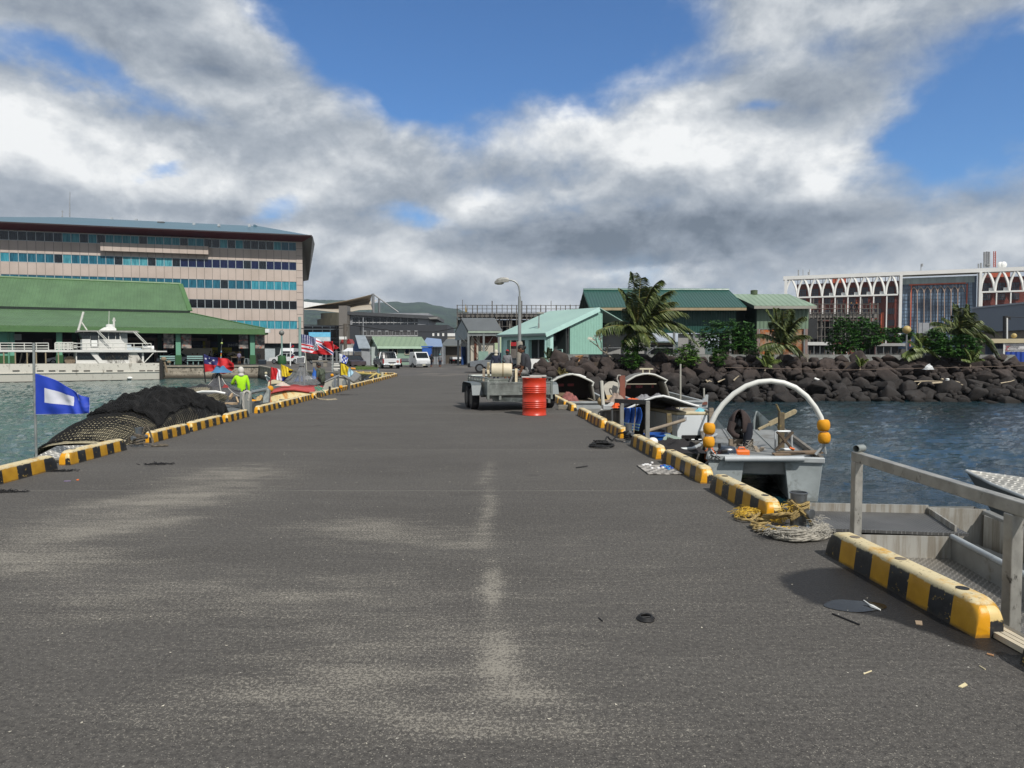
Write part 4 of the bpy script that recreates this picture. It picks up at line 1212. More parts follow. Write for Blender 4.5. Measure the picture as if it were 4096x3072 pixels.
 mb.build('frame_rope',mat('grey_brown_rope','#6a5f52',.95,var=.3),t,smooth=True)
 mb=MB();mb.beam(W('V',1375,1290,15.0),W('V',1360,800,15.0),.10,.10,up=(0,1,0));mb.build('timber_post',MC['mossy_timber'],t)
 fz=V((3.95,16.9,-.71));ang=math.atan2(1.5,-.42)
 tf=thing('chest_freezer','rust streaked white chest freezer standing on the boat deck','freezer',fz)
 ex,ey=V((.72,.02,0)),V((-.40,1.45,0))
 def fq(a,b2,z):return fz+ex*a+ey*b2+V((0,0,z))
 h=.74
 m,tt,b,tc=newmat('rusty_white_enamel')
 o=tc.outputs['Object']
 n=tt.noise(tt.map(o,scl=(7,7,.45)),1.5,5,.6)
 z_=tt.sep(o)[2]
 colr=tt.mix(tt.m('MULTIPLY',tt.ss(n,.60,.68),tt.ss(z_,-.55,-.05)),lin('#c4cacd'),lin('#a4793f'))
 colr=tt.mix(tt.m('MULTIPLY',tt.ss(n,.67,.73),tt.ss(z_,-.15,.05)),colr,lin('#6d3a1c'))
 colr=tt.mix(tt.ss(tt.noise(o,18,5,.7),.66,.7),colr,lin('#7a5a3a'))
 tt.put(b.inputs['Base Color'],colr);b.inputs['Roughness'].default_value=.4
 mb=MB();mb.slab([fq(0,0,0),fq(1,0,0),fq(1,1,0),fq(0,1,0)],(0,0,h));mb.build('cabinet',m,tf,bevel=.012)
 mb=MB();mb.slab([fq(-.02,-.01,h+.012),fq(1.02,-.01,h+.012),fq(1.02,1.01,h+.012),fq(-.02,1.01,h+.012)],(0,0,.07));mb.build('lid',mat('yellowed_lid','#bdb294',.5,var=.15,vs=5),tf,bevel=.015)
 mb=MB();mb.slab([fq(.0,0,h+.0),fq(1,0,h+.0),fq(1,1,h+.0),fq(0,1,h)],(0,0,.012));mb.build('gasket',mat('gasket_grey','#3d443f',.8),tf)
 MB().box(fq(.45,-.012,.13),(.44,.02,.27),math.atan2(ex.y,ex.x)).build('motor_opening',mat('opening_black','#111214',.9),tf)
 MB().box(fq(.16,-.008,.66),(.2,.008,.09),math.atan2(ex.y,ex.x)).build('label_sticker',mat('sticker_grey','#9a9c9e',.6,var=.3,vs=30),tf)
 sd_=(-ey).normalized()
 lettering('Manufacture',.115,fq(-.008,.60,.30),sd_,(0,0,1),mat('faded_print','#4f4350',.7),tf,.003,shear=.2)
 lettering('- EST 1984 -',.05,fq(-.008,.60,.13),sd_,(0,0,1),MC['faded_print'],tf,.003)
 top=fz+V((0,0,h+.085))
 for k,(a,b2,s,c,lab) in enumerate(((.35,.55,.16,'#b4adba','crumpled lilac cloth on the freezer lid'),(.75,.35,.15,'#8d8270','crumpled khaki cloth on the freezer lid'),(.9,.12,.12,'#6fb0bd','pale turquoise cloth on the freezer lid'))):
  tag(cloth_heap(fq(a,b2,h+.083),s*1.2,s,.06,mat('cloth%s'%'abc'[k],c,.95,var=.2),k).build('cloth',MC['cloth%s'%'abc'[k]],smooth=True),lab,'cloth')
 for k,(x,y,D,sx,sy,sz,c,lab) in enumerate(((690,560,16.6,.22,.25,.06,'#cf5a24','orange cloth drying on the boat canopy'),(900,530,16.8,.24,.3,.10,'#77777a','grey and black clothes bundled on the canopy'),(1150,490,16.6,.15,.2,.07,'#6d6d70','grey shirt drooped over the top of the canopy edge'),(410,680,17.4,.14,.2,.12,'#d1531d','bright orange life vest on the bow deck'),(580,640,17.4,.22,.2,.12,'#20242e','dark clothes heaped under the frame beam'))):
  nm='cloth_'+['orange','greyish','grey','vest_orange','dark'][k]
  tag(cloth_heap(W('V',x,y+10,D),sx,sy,sz,None,20+k).build('cloth',mat(nm,c,.95,var=.3,vs=9),smooth=True),lab,'cloth')
 MB_=MB();c=W('V',295,685,17.9);MB_.box(c,(.42,.2,.12));tag(MB_.build('metal_box',M_ALU_L,bevel=.01),'small grey metal box on the boat bow deck','box')
 m,tt,b,tc=newmat('blue_striped_towel')
 z_=tt.sep(tc.outputs['Object'])[2]
 s=tt.m('GREATER_THAN',tt.m('FRACT',tt.m('MULTIPLY',z_,17.0)),.62)
 lowr=tt.m('GREATER_THAN',.08,z_)
 colr=tt.mix(tt.m('MULTIPLY',s,lowr),lin('#1c4a95'),lin('#7fa39c'))
 tt.put(b.inputs['Base Color'],colr);b.inputs['Roughness'].default_value=.95
 mb=MB();a,b2=W('V',530,700,14.9),W('V',830,690,14.5);bo=W('V',670,1110,14.6)
 def fn(u,v):
  p=a.lerp(b2,u);z=lerp(p.z,lerp(-.16,bo.z,min(1,u*1.3)),v)
  return V((p.x+.03*math.sin(v*5),p.y+.05*math.sin(u*16+v*2)-.02,z))
 mb.grid(fn,40,20)
 tag(mb.build('towel',m,smooth=True,solid=.012),'blue towel with yellow stripes hanging under the grey post frame','towel')
 c=W('V',1140,1290,14.2)
 tb=thing('tub','blue plastic tub on the boat beside the kerb','tub',c)
 MB().lathe(c+V((0,0,-.12)),[(.20,0),(.25,.22),(.27,.22),(.27,.25),(.24,.25),(.22,.06),(.01,.05)],24).build('bowl',mat('tub_blue','#164c98',.45,var=.1),tb,smooth=True)
 mb=cloth_heap(W('V',1420,1470,13.7)+V((0,.1,-.02)),.62,.45,.20,None,31,30);tag(mb.build('tarpaulin',mat('black_tarp','#1d1b1d',.9,var=.2),smooth=True),'black tarpaulin heaped at the near end of the freezer boat','tarpaulin')
 c=W('V',1850,1460,15.2)
 tp=thing('cooking_pot','blackened aluminium cooking pot in front of the freezer','pot',c)
 MB().lathe(c,[(.12,0),(.135,.01),(.14,.15),(.147,.155),(.147,.165),(.10,.18),(.02,.185)],24).build('pan',mat('sooty_aluminium','#5e5a54',.5,.5,var=.4,vs=10,c2='#2a2724',c2s=6,c2a=.45),tp,smooth=True)
 for s in(-.07,.08):
  MB().tube([c+V((s-.04,-.05,.17)),c+V((s-.03,-.06,.22)),c+V((s+.03,-.06,.22)),c+V((s+.04,-.05,.17))],.008,6).build('handle',M_STEEL,tp,smooth=True)
 mb=MB();mb.beam(W('V',1265,1345,13.9),W('V',1315,1190,14.0),.05,.05);mb.beam(W('V',1320,1195,14.0),W('V',1590,1285,14.2),.04,.06)
 mb.slab([W('V',1430,1360,14.1),W('V',1600,1350,14.1),W('V',1610,1280,14.2)],(0,.02,0));mb.beam(W('V',1350,1210,14.05),W('V',1410,1350,14.0),.09,.02)
 tag(mb.build('broken_frame',mat('chalky_green_frame','#93a49b',.6,var=.2)),'broken pale green frame leaning in the freezer boat','frame')
 tag(MB().ball(W('V',1065,1320,13.2),(.10,.10,.08),14,10).build('float',M_WHITE,smooth=True),'white float just behind the kerb by the blue tub','float')
 mb=MB();a,b2=W('V',930,1135,13.4),W('V',1640,925,14.8);d=b2-a
 mb.tube([a,a+d*.1,a+d*.6,b2],[.045,.035,.033,.036],10)
 tag(mb.build('tiller_pole',M_WOOD,smooth=True),'grey wooden tiller pole lying across the freezer boat','pole')
 mb=MB();a,b2=W('V',1890,725,17.5),W('V',2190,800,16.5);mb.beam(a,b2,.03,.07);tag(mb.build('oar',M_WOOD),'thin dark wooden oar sticking out to the right of the freezer','oar')
 mb=MB();mb.beam(W('V',2140,960,16.2),W('V',2140,700,16.2),.10,.08,up=(0,1,0));tag(mb.build('timber_post',M_WOOD),'short weathered timber post behind the left floats of the hoop','post')
freezer_boat()
def cabin_boat(name_label,prof,D,depth,hullx,floor_v,red,extra):
 op=[W('J',x,y,D) for x,y in prof]
 c=sum(op,V())/len(op)
 t=thing('cabin_boat',name_label,'boat',(c.x,c.y,WZ))
 n=len(op)
 secs=[]
 for y,k,dz in((0,1,0),(depth*.35,1.0,.02),(depth*.7,.92,-.02),(depth,.62,-.18)):
  secs.append([V((c.x+(p.x-c.x)*k,p.y+y,p.z+dz)) for p in op])
 mb=MB();loft(mb,secs);mb.add(secs[-1],[list(range(n))])
 mb.build('canopy',mat('canopy_grp','#6f6e68',.6,var=.15,c2='#55534e',c2s=2,c2a=.4),t,smooth=True,solid=.035,ang=50)
 mb=MB();mb.tube([p+V((0,-.015,.015)) for p in op[2:-2]],.035,8);mb.build('canopy_rim',mat('white_rim','#b9bab4',.55,var=.15,c2='#8a8a84',c2s=5,c2a=.35),t,smooth=True)
 for side in(op[:3],op[-3:]):
  mb=MB();mb.tube([p+V((0,-.012,0)) for p in side],.04,6);mb.build('canopy_pillar',mat('grey_pillar','#77756e',.7,var=.2),t,smooth=True)
 fl=W('J',0,floor_v,D).z
 xl,xr=hullx
 mb=MB();secs=[]
 for y,k,lift in((-3.2,1,0),(-1,1,0),(depth,.9,.08),(depth+1.6,.12,.35)):
  xm=(xl+xr)/2
  a,b2=lerp(xm,xl,k),lerp(xm,xr,k)
  secs.append([(a,D+y,fl+.12+lift),(a+.1*k,D+y,-.9),(xm,D+y,-1.5),(b2-.1*k,D+y,-.9),(b2,D+y,fl+.12+lift)])
 loft(mb,secs);mb.add(secs[0],[list(range(5))])
 mb.build('hull',M_ALU_L,t,smooth=True,ang=30)
 mb=MB();mb.add([(xl+.05,D-3.1,fl-.05),(xr-.05,D-3.1,fl-.05),(xr-.05,D+depth,fl-.05),(xl+.05,D+depth,fl-.05)],[(0,1,2,3)])
 mb.build('deck',mat('sandy_deck','#837b6d',.9,var=.3,vs=4),t)
 mb=MB();mb.beam((xl,D-3.2,fl+.13),(xl,D+depth,fl+.15),.1,.06);mb.beam((xr,D-3.2,fl+.13),(xr,D+depth,fl+.15),.1,.06);mb.beam((xl,D-3.2,fl+.13),(xr,D-3.2,fl+.13),.1,.06)
 mb.build('gunwale',M_ALU_L,t)
 bulk=MB()
 bz=[V((c.x+(p.x-c.x)*.97,D+depth*.45,p.z)) for p in op]
 bulk.add(bz,[list(range(n))]);bulk.build('bulkhead',mat('dark_red_brown','#241c1b',.8,var=.2),t)
 for x0,y0,x1,y1 in red:
  a,b2=W('J',x0,y0,D),W('J',x1,y1,D)
  MB().box(((a.x+b2.x)/2,D+depth*.45-.03,(a.z+b2.z)/2),(abs(b2.x-a.x),.03,abs(a.z-b2.z))).build('window',mat('red_tinted_window','#7c0f12',.3),t)
 extra(t,D,fl)
 return t
def ex1(t,D,fl):
 for k in range(3):
  MB().beam(W('J',370,705+14*k,D-.0+.3*k),W('J',600,710+14*k,D+.3*k),.14,.05).build('plank',mat('brown_plank','#71604d'),t)
 mb=MB();o=[W('J',x,y,D+.1) for x,y in((400,525),(560,478),(690,488),(770,520))];mb.tube([p+V((0,0,.05)) for p in o],.03,6)
 mb.build('roof_pipe',mat('white_tube','#c6c8c7'),t)
cabin_boat('grey cabin boat with an open arched canopy showing two red windows, next to the trailer',[(345,790),(338,640),(335,565),(420,515),(520,478),(600,468),(680,488),(760,520),(830,552),(866,574),(850,620),(865,700),(880,790)],27,2.6,(1.45,3.35),790,[(438,600,518,634),(570,598,650,632)],ex1)
def ex2(t,D,fl):
 mb=MB();mb.tube([W('J',1280,590,D-.02),W('J',1660,588,D-.02)],.022,6);mb.build('cross_pole',mat('pale_wood_pole','#8d8574',.8),t)
 mb=MB();mb.tube([W('J',1490,480,D+.3),W('J',1488,400,D+.3)],.025,6);mb.tube([W('J',1572,478,D+.3),W('J',1574,400,D+.3)],.025,6);mb.beam(W('J',1448,396,D+.3),W('J',1620,396,D+.3),.05,.06)
 mb.build('roof_rack',mat('cream_pole','#b8b199',.7),t)
 mb=MB();mb.tube([W('J',1965,790,D-1),W('J',1965,335,D-1)],.032,8);mb.build('pole',mat('pale_grey_pole','#9c9b92',.7),t,smooth=True)
 mb=MB();mb.beam(W('J',1820,840,D-2.2),W('J',2300,830,D-2.2),.12,.10);mb.build('rubbing_strake',mat('red_brown_strake','#6e4336',.8,var=.2),t)
 mb=MB();a=W('J',2310,760,D-2.2);mb.slab([a+V((-.35,0,-.35)),a+V((0,0,-.35)),a+V((.02,0,.1)),a+V((-.06,0,.1))],(0,.1,0));mb.slab([a+V((-.6,.0,-.4)),a+V((.0,0,-.4)),a+V((-.12,0,-1.3)),a+V((-.5,0,-1.3))],(0,1.2,0));mb.build('stern_post',M_ALU_L,t)
 mb=MB();mb.tube([W('J',2262,760,D-2.2),W('J',2262,640,D-2.2)],.03,8);mb.build('stern_pole',MC['pale_grey_pole'],t)
cabin_boat('grey cabin boat with an arched canopy, roof rack and brown strake beyond the freezer',[(1245,780),(1240,690),(1280,560),(1400,490),(1490,466),(1560,462),(1640,475),(1740,520),(1796,546),(1765,580),(1790,640),(1825,770)],27,2.6,(4.15,6.4),780,[(1315,620,1400,662),(1465,618,1555,656),(1675,615,1700,655)],ex2)
def right_bits():
 def post(name,lab,cat,a,b2,w_,m,box=False):
  mb=MB()
  if box:mb.beam(a,b2,w_,w_,up=(0,1,0))
  else:mb.tube([a,b2],w_/2,8)
  o=mb.build(name,m,smooth=not box);tag(o,lab,cat);return o
 post('mooring_post','rust brown square post with white rope loops between the two cabin boats','post',W('J',1233,790,22.5)+V((0,0,-.8)),W('J',1228,482,22.5),.17,mat('red_brown_post','#7a4a3c',.8,var=.15),True)
 mb=MB();rope(mb,[W('J',1210,480,22.4),W('J',1180,480,22.4),W('J',1165,520,22.4),W('J',1190,600,22.4),W('J',1165,700,22.4),W('J',1195,740,22.4)],.022,6)
 tag(mb.build('rope',mat('pale_rope','#a5a39c',.9),smooth=True),'pale rope hanging in loops from the rust brown post','rope')
 post('pole','slanting pale pole leaning on the right kerb','pole',W('J',1000,1030,18.6),W('J',968,555,19.2),.10,MC['pale_grey_pole'])
 mb=MB()
 def fn(a,b2):
  x0=lerp(940,955,b2);x1=lerp(960,1035,b2)
  p=W('J',lerp(x0,x1,a),lerp(560,780,b2),22.0);return p+V((0,.08*math.sin(a*9+b2*2),0))
 mb.grid(fn,14,10);tag(mb.build('black_cloth',mat('black_cloth','#131316',.95),smooth=True,solid=.02),'black cloth hanging from the slanting pole','cloth')
 mb=MB()
 def fn2(a,b2):
  p=W('J',1060+120*a,640+130*b2,22.8);k=1-abs(a-.5)*1.2*(1-b2);return p+V((0,.15*math.sin(a*3),.02*math.sin(a*60)))
 mb.lathe(W('J',1110,715,22.8),[(.03,-.02),(.30,.02),(.42,.06)],16,M=Matrix.Rotation(R(70),3,'X')@Matrix.Rotation(R(20),3,'Y'))
 tag(mb.build('basket',mat('pale_ribbed_basket','#9c9990',.9,var=.15,vs=2,st=(1,1,8)),smooth=True),'pale ribbed basket tilted against the brown post','basket')
 tag(MB().ball(W('J',1045,805,22.4),(.33,.25,.2),14,10).build('net_ball',mat('tan_net','#ad9468',.95,var=.3,vs=20,bump=.5,bs=60),smooth=True),'tan ball of net in the near cabin boat','netting')
 tag(cloth_heap(W('J',1150,810,22.2),.35,.3,.2,None,41).build('rag_heap',mat('pinkish_rags','#8d7d72',.95,var=.4,vs=12),smooth=True),'heap of pinkish rags at the foot of the brown post','cloth')
 tag(cloth_heap(W('J',560,815,24.2),.35,.3,.28,None,44).build('sack',mat('faded_red_sack','#7d4d49',.95,var=.4,vs=10),smooth=True),'faded red sack behind the right kerb near the trailer','sack')
right_bits()

# ---- seawall, plants, right hand buildings
class Facade:
 def __init__(s,u0,D0,u1,D1):
  s.A=P(u0,HOR,D0);s.B=P(u1,HOR,D1);s.A.z=s.B.z=0
  s.r=(s.B-s.A).normalized()
  s.n=V((s.r.y,-s.r.x,0))
  if s.n.dot(-s.A)<0:s.n=-s.n
 def p(s,u,v,off=0):
  c=V((0,0,H));r=ray(u,v)
  k=(s.A+s.n*off-c).dot(s.n)/r.dot(s.n)
  return c+r*k
 def z(s,u,v,off=0):return s.p(u,v,off).z
 def at(s,u,z,off=0):
  v=HOR
  for _ in range(3):
   q=s.p(u,v,off)
   v=HOR-(z-H)*F/q.y
  q.z=z
  return q
 def rect(s,mb,ua,ub,za,zb,off=0,depth=.1,mi=0):
  a,b=s.at(ua,za,off),s.at(ub,za,off)
  c,d=V((b.x,b.y,zb)),V((a.x,a.y,zb))
  return mb.slab([a,b,c,d],-s.n*depth,mi)
def ridge_roof(mb,e0,e1,r0,r1,back=None,thick=.06):
 e0,e1,r0,r1=map(V,(e0,e1,r0,r1))
 b0=r0+V((r0.x-e0.x,r0.y-e0.y,-(r0.z-e0.z)));b1=r1+V((r1.x-e1.x,r1.y-e1.y,-(r1.z-e1.z)))
 n=V((0,0,thick))
 mb.slab([e0,e1,r1,r0],n);mb.slab([r0,r1,b1,b0],n)
 return b0,b1
def boulder_meshes():
 m,t,b,tc=newmat('basalt_boulder')
 o=tc.outputs['Object'];oi=t.n('ShaderNodeObjectInfo')
 wz=t.sep(t.n('ShaderNodeNewGeometry').outputs['Position'])[2]
 n=t.noise(o,3.2,7,.65);n2=t.noise(o,14,5,.7)
 brown=t.mix(oi.outputs['Random'],lin('#38312e'),lin('#463d39'))
 grey=t.mix(oi.outputs['Random'],lin('#262423'),lin('#343231'))
 c=t.mix(t.ss(wz,-.2,.7),grey,brown)
 c=t.mix(t.ss(n,.4,.68,0,.8),c,lin('#26211f'))
 c=t.mix(t.m('MULTIPLY',t.ss(n2,.58,.68),.35),c,lin('#6d625b'))
 c=t.mix(t.ss(t.m('ADD',wz,t.m('MULTIPLY',n,.3)),-.75,-.95),c,lin('#1b1815'))
 t.put(b.inputs['Base Color'],c);b.inputs['Roughness'].default_value=.85
 b.inputs['Specular IOR Level'].default_value=.3
 t.put(b.inputs['Normal'],t.bump(t.noise(o,9,6,.65),.55,.05))
 out=[]
 rg=random.Random(3)
 for k in range(18):
  bm=bmesh.new()
  for _ in range(15+k%6):
   d=V((rg.gauss(0,1),rg.gauss(0,1),rg.gauss(0,1))).normalized()
   q=rg.uniform(.86,1.08)
   bm.verts.new((d.x*.5*q,d.y*.46*q,d.z*.40*q))
  bmesh.ops.convex_hull(bm,input=bm.verts[:])
  for v in[v for v in bm.verts if not v.link_faces]:bm.verts.remove(v)
  bmesh.ops.bevel(bm,geom=bm.edges[:]+bm.verts[:],offset=.10,segments=3,profile=.6,affect='EDGES',clamp_overlap=True)
  for _ in range(2):bmesh.ops.smooth_vert(bm,verts=bm.verts[:],factor=.5,use_axis_x=True,use_axis_y=True,use_axis_z=True)
  for v in bm.verts:v.co*=1.06
  for v in bm.verts:
   v.co+=v.co.normalized()*.03*fbm((v.co.x*4+k,v.co.y*4,v.co.z*4),3)
  me=bpy.data.meshes.new('boulder');bm.to_mesh(me);bm.free()
  me.materials.append(m)
  me.polygons.foreach_set('use_smooth',[True]*len(me.polygons))
  out.append(me)
 return out,m
BM,M_ROCK=boulder_meshes()
Y0R,Y1R,Z0R,Z1R=39.4,44.9,-1.5,.92
def slope_z(y):return Z0R+(Z1R-Z0R)*(y-Y0R)/(Y1R-Y0R)
def rocks():
 rg=random.Random(21)
 n=0;rows=8
 names=['boulders along the foot of the seawall','boulders in the middle of the seawall slope','boulders along the crest of the seawall']
 labs=['dark wet basalt boulder at the waterline foot of the rock seawall','dark grey basalt boulder in the middle of the rock seawall slope','brown tinted basalt boulder along the crest of the rock seawall']
 for r in range(rows):
  f=r/(rows-1)
  y=Y0R+.25+(Y1R-Y0R)*f;z=slope_z(y)+.05
  x=rx(y)+.4+rg.uniform(0,.5)+(.8 if r>5 else 0)
  band=0 if r<2 else(1 if r<6 else 2)
  while x<31.5:
   s=rg.uniform(.72,1.28) if rg.random()<.8 else rg.uniform(1.35,1.8)
   if n<300:
    o=bpy.data.objects.new('boulder',BM[rg.randrange(len(BM))])
    COL.objects.link(o);n+=1
    zz=z+rg.uniform(-.12,.12)
    o.location=(x+s*.5,y+rg.uniform(-.15,.15)+.0045*x*x*0,zz)
    o.rotation_euler=(rg.uniform(-.5,.5),rg.uniform(-.5,.5),rg.uniform(0,6.28))
    o.scale=(s*rg.uniform(.95,1.2),s*rg.uniform(.9,1.05),s*rg.uniform(.85,1.05))
    tag(o,labs[band],'boulder',names[band])
   x+=s*.86+rg.uniform(-.06,.10)
 print('BOULDERS',n)
 def fn(a,b2):
  x=rx(40)+.3+60*a;y=Y0R-.4+(Y1R+.3-Y0R+.4)*b2
  return V((x,y,slope_z(y)-.18+.14*fbm((x*1.7,y*1.7,2),4)))
 o=MB().grid(fn,260,40).build('rubble_bed',M_ROCK,smooth=True,ang=60);kind(o,'stuff')
 mb=MB()
 for _ in range(420):
  y=rg.uniform(Y0R+.1,Y1R);x=rg.uniform(rx(y)+.4,31);s=rg.uniform(.12,.26)
  M=Matrix.Rotation(rg.uniform(0,6),3,V((rg.random(),rg.random(),rg.random()+.1)))
  mb.ball((x,y-.15,slope_z(y)+rg.uniform(.05,.3)),(s,s*.8,s*.65),7,5,M=M)
 kind(mb.build('small_stones',M_ROCK,smooth=True,ang=50),'stuff')
 mb=MB();mb.slab([(2.2,44.6,1.0),(70,44.6,1.05),(70,49.5,1.0),(2.6,49.5,.6)],(0,0,-1.2))
 kind(mb.build('embankment',mat('embankment_soil','#4a4038',.95,var=.3,vs=2,bump=.4,bs=8)),'structure')
 dw=mat('bleached_driftwood','#b1a48c',.9,var=.2,vs=6)
 def branch(lab,pts,D,r):
  mb=MB();pp=[W('L',x,y,D) for x,y in pts];mb.tube(pp,[r*(1-.5*i/len(pp)) for i in range(len(pp))],7)
  tag(mb.build('driftwood',dw,smooth=True),lab,'driftwood')
 branch('long bleached driftwood branch lying across the seawall',[(1050,420),(1150,412),(1220,418),(1290,400),(1345,396),(1400,412)],41.2,.055)
 branch('straight thin driftwood pole on the seawall left of the long branch',[(825,398),(1000,392),(1180,397)],41.0,.03)
 branch('short pale driftwood piece just above the long branch',[(1165,362),(1200,378),(1265,392)],41.6,.06)
 branch('thin driftwood stick below the right end of the long branch',[(1330,400),(1380,425),(1440,442)],41.2,.035)
 branch('forked driftwood twig on the seawall at the far right',[(1915,420),(1980,408),(2040,398),(2092,380)],41.4,.03)
 branch('small driftwood stick low on the seawall behind the hoop',[(870,442),(890,420),(910,405)],40.8,.025)
 mb=MB()
 for pts in(((700,405),(745,385),(790,365)),((900,385),(930,355),(968,325)),((560,405),(590,390),(625,400)),((545,380),(575,400),(600,380))):
  mb=MB();mb.tube([W('K',x,y,41.3) for x,y in pts],[.045,.035,.02],6)
  tag(mb.build('driftwood',dw,smooth=True),{700:'bleached driftwood stick on the seawall inside the hoop',900:'slanting driftwood stick on the seawall inside the hoop top',560:'pale root like driftwood on the seawall left of the hoop',545:'knobbly pale driftwood lump on the seawall left of the hoop'}[pts[0][0]],'driftwood')
 mb=MB();c=W('L',1010,245,42.4);tag(cloth_heap(c,.3,.2,.25,None,77).build('plastic_bag',mat('grey_plastic_bag','#b9bec0',.5),smooth=True),'crumpled grey white plastic bag on the right part of the seawall','bag')
 tag(MB().lathe(W('L',1245,385,41.2),[(.09,-.12),(.1,.1),(.05,.13)],12).build('plastic_bottle',M_WHITE,smooth=True),'white plastic container stuck by the driftwood branch','bottle')
 tag(MB().tube([W('K',1920,360,41.5),W('K',1990,388,41.4)],.075,10).build('plastic_bottle',M_WHITE,smooth=True),'pale bottle on the seawall to the right of the hoop','bottle')
 mb=MB();c=W('F',1255,1285,44.2);mb.slab([c+V((-.45,0,-.3)),c+V((.3,0,-.3)),c+V((.4,0,.3)),c+V((-.4,0,.34))],(0,.04,0));tag(mb.build('white_board',M_WHITE),'white panel leaning behind the first boulders near the trailer','panel')
 mb=MB();c=W('G',30,1220,45.2);mb.slab([c+V((-.4,0,-.1)),c+V((.35,0,-.2)),c+V((.4,.1,.25)),c+V((-.1,.1,.2))],(0,.05,0));tag(mb.build('cardboard',mat('brown_card2','#a37a52',.95)),'flattened brown cardboard on the crest of the seawall','cardboard')
 mb=MB();mb.tube([P(2900,1470+0,33),P(3400,1480,34),P(4150,1462,34)],.012,4)
 tag(mb.build('mooring_line',mat('thin_line','#6d5f55',.9)),'thin brown line stretched level in front of the rock seawall','line')
rocks()
def block_wall():
 m,t,b,tc=newmat('concrete_blockwork')
 o=tc.outputs['Object']
 br=t.n('ShaderNodeTexBrick')
 xyz=t.sep(o);t.put(br.inputs['Vector'],t.comb(xyz[0],xyz[2],0))
 br.inputs['Scale'].default_value=1;br.inputs['Brick Width'].default_value=.42;br.inputs['Row Height'].default_value=.21
 br.inputs['Mortar Size'].default_value=.014
 for i,c in((1,'#8b8d8a'),(2,'#777a78'),(3,'#5f6160')):br.inputs[i].default_value=(*lin(c),1)
 n=t.noise(o,1.4,6,.65)
 c=t.mix(t.ss(n,.4,.7,0,.5),br.outputs[0],lin('#676864'))
 t.put(b.inputs['Base Color'],c);b.inputs['Roughness'].default_value=.9
 mb=MB();x=2.45
 mb.slab([(2.40,46.6,-.05),(33,46.6,.6),(33,46.6,1.47),(2.40,46.6,1.50)],(0,.15,0))
 tw=thing('block_wall','low grey concrete block wall along the top of the rock seawall','wall',(17,46.6,.6))
 mb.build('wall',m,tw)
 for x in(6.8,13.5,19.2,22.6,26.0):
  MB().box((x,46.58,1.16),(.42,.24,.74)).build('pier',mat('block_concrete','#77736a'),tw)
 mb=MB();rg=random.Random(8)
 for k in range(70):
  x=rg.uniform(13,26);mb.tube([(x,46.67,1.4),(x,46.67,1.5+rg.uniform(.1,.32))],.012,4)
 kind(mb.build('starter_bars',mat('rusty_rod','#6d5f55',.9),tw),'stuff')
block_wall()
def leaf_material(name,c1,c2,c3,rough=.5):
 m,t,b,tc=newmat(name)
 o=tc.outputs['Object']
 n=t.noise(o,2.2,4,.6);n2=t.noise(o,13,3,.6)
 c=t.mix(t.ss(n,.35,.65),lin(c1),lin(c2))
 c=t.mix(t.ss(n2,.55,.7),c,lin(c3))
 t.put(b.inputs['Base Color'],c);b.inputs['Roughness'].default_value=rough
 b.inputs['Specular IOR Level'].default_value=.35
 b.inputs['Transmission Weight'].default_value=0
 return m
M_PALM=leaf_material('palm_leaf','#3a4a24','#566030','#858656',.45)
M_PALMY=leaf_material('young_palm_leaf','#4c5f2a','#68783a','#8a8d4d',.45)
M_RACH=mat('palm_rachis','#8a7d42',.6,var=.2)
M_LEAF=leaf_material('glossy_leaf','#294717','#3e6226','#5a7c38',.4)
M_LEAFD=leaf_material('dark_glossy_leaf','#27481b','#3b622a','#5c8440',.4)
M_LEAFL=leaf_material('light_leaf','#3d5c22','#557a30','#7f9a48',.45)
M_TRUNK=mat('grey_bark','#6b6154',.95,var=.3,vs=8,bump=.5,bs=30)
def frond(t,crown,ctrl,tip,wind,leafL,m,seed,nl=46,wide=.035):
 rg=random.Random(seed)
 a,b,c=V(crown),V(ctrl),V(tip)
 def q(s):return a*(1-s)**2+b*2*s*(1-s)+c*s*s
 mb=MB();pts=[q(i/14) for i in range(15)]
 L=sum((pts[i+1]-pts[i]).length for i in range(14))
 mb.tube(pts,[.03*(1-.8*i/14)*max(.35,L/3)+.004 for i in range(15)],5,1)
 for i in range(nl):
  s=.10+.9*(i+rg.uniform(-.2,.2))/nl
  s=min(1,s)
  p=q(s);d=(q(min(1,s+.02))-q(s-.02)).normalized()
  side=d.cross(V((0,0,1)))
  side=side.normalized() if side.length>.15 else V((1,0,0))
  ll=leafL*(1.05-.55*abs(s-.42)/.58)*rg.uniform(.85,1.1)
  for sg in(-1,1):
   dirv=(side*sg*.95+d*.62+V((0,0,-.30))+V(wind)*.45+V((rg.uniform(-.12,.12),rg.uniform(-.12,.12),rg.uniform(-.12,.12)))).normalized()
   mid=p+dirv*ll*.55
   end=p+dirv*ll*.88+V((0,0,-.42*ll))+V(wind)*ll*.25
   wv=dirv.cross(V((0,0,1)))
   wv=wv.normalized()*wide if wv.length>.1 else V((wide,0,0))
   wv=(wv+V((0,0,wide*rg.uniform(-.7,.7))))
   mb.add([p-wv*.3,p+wv*.3,mid+wv*.6,mid-wv*.6,end],[(0,1,2,3),(3,2,4)])
 return mb.build('frond',[m,M_RACH],t)
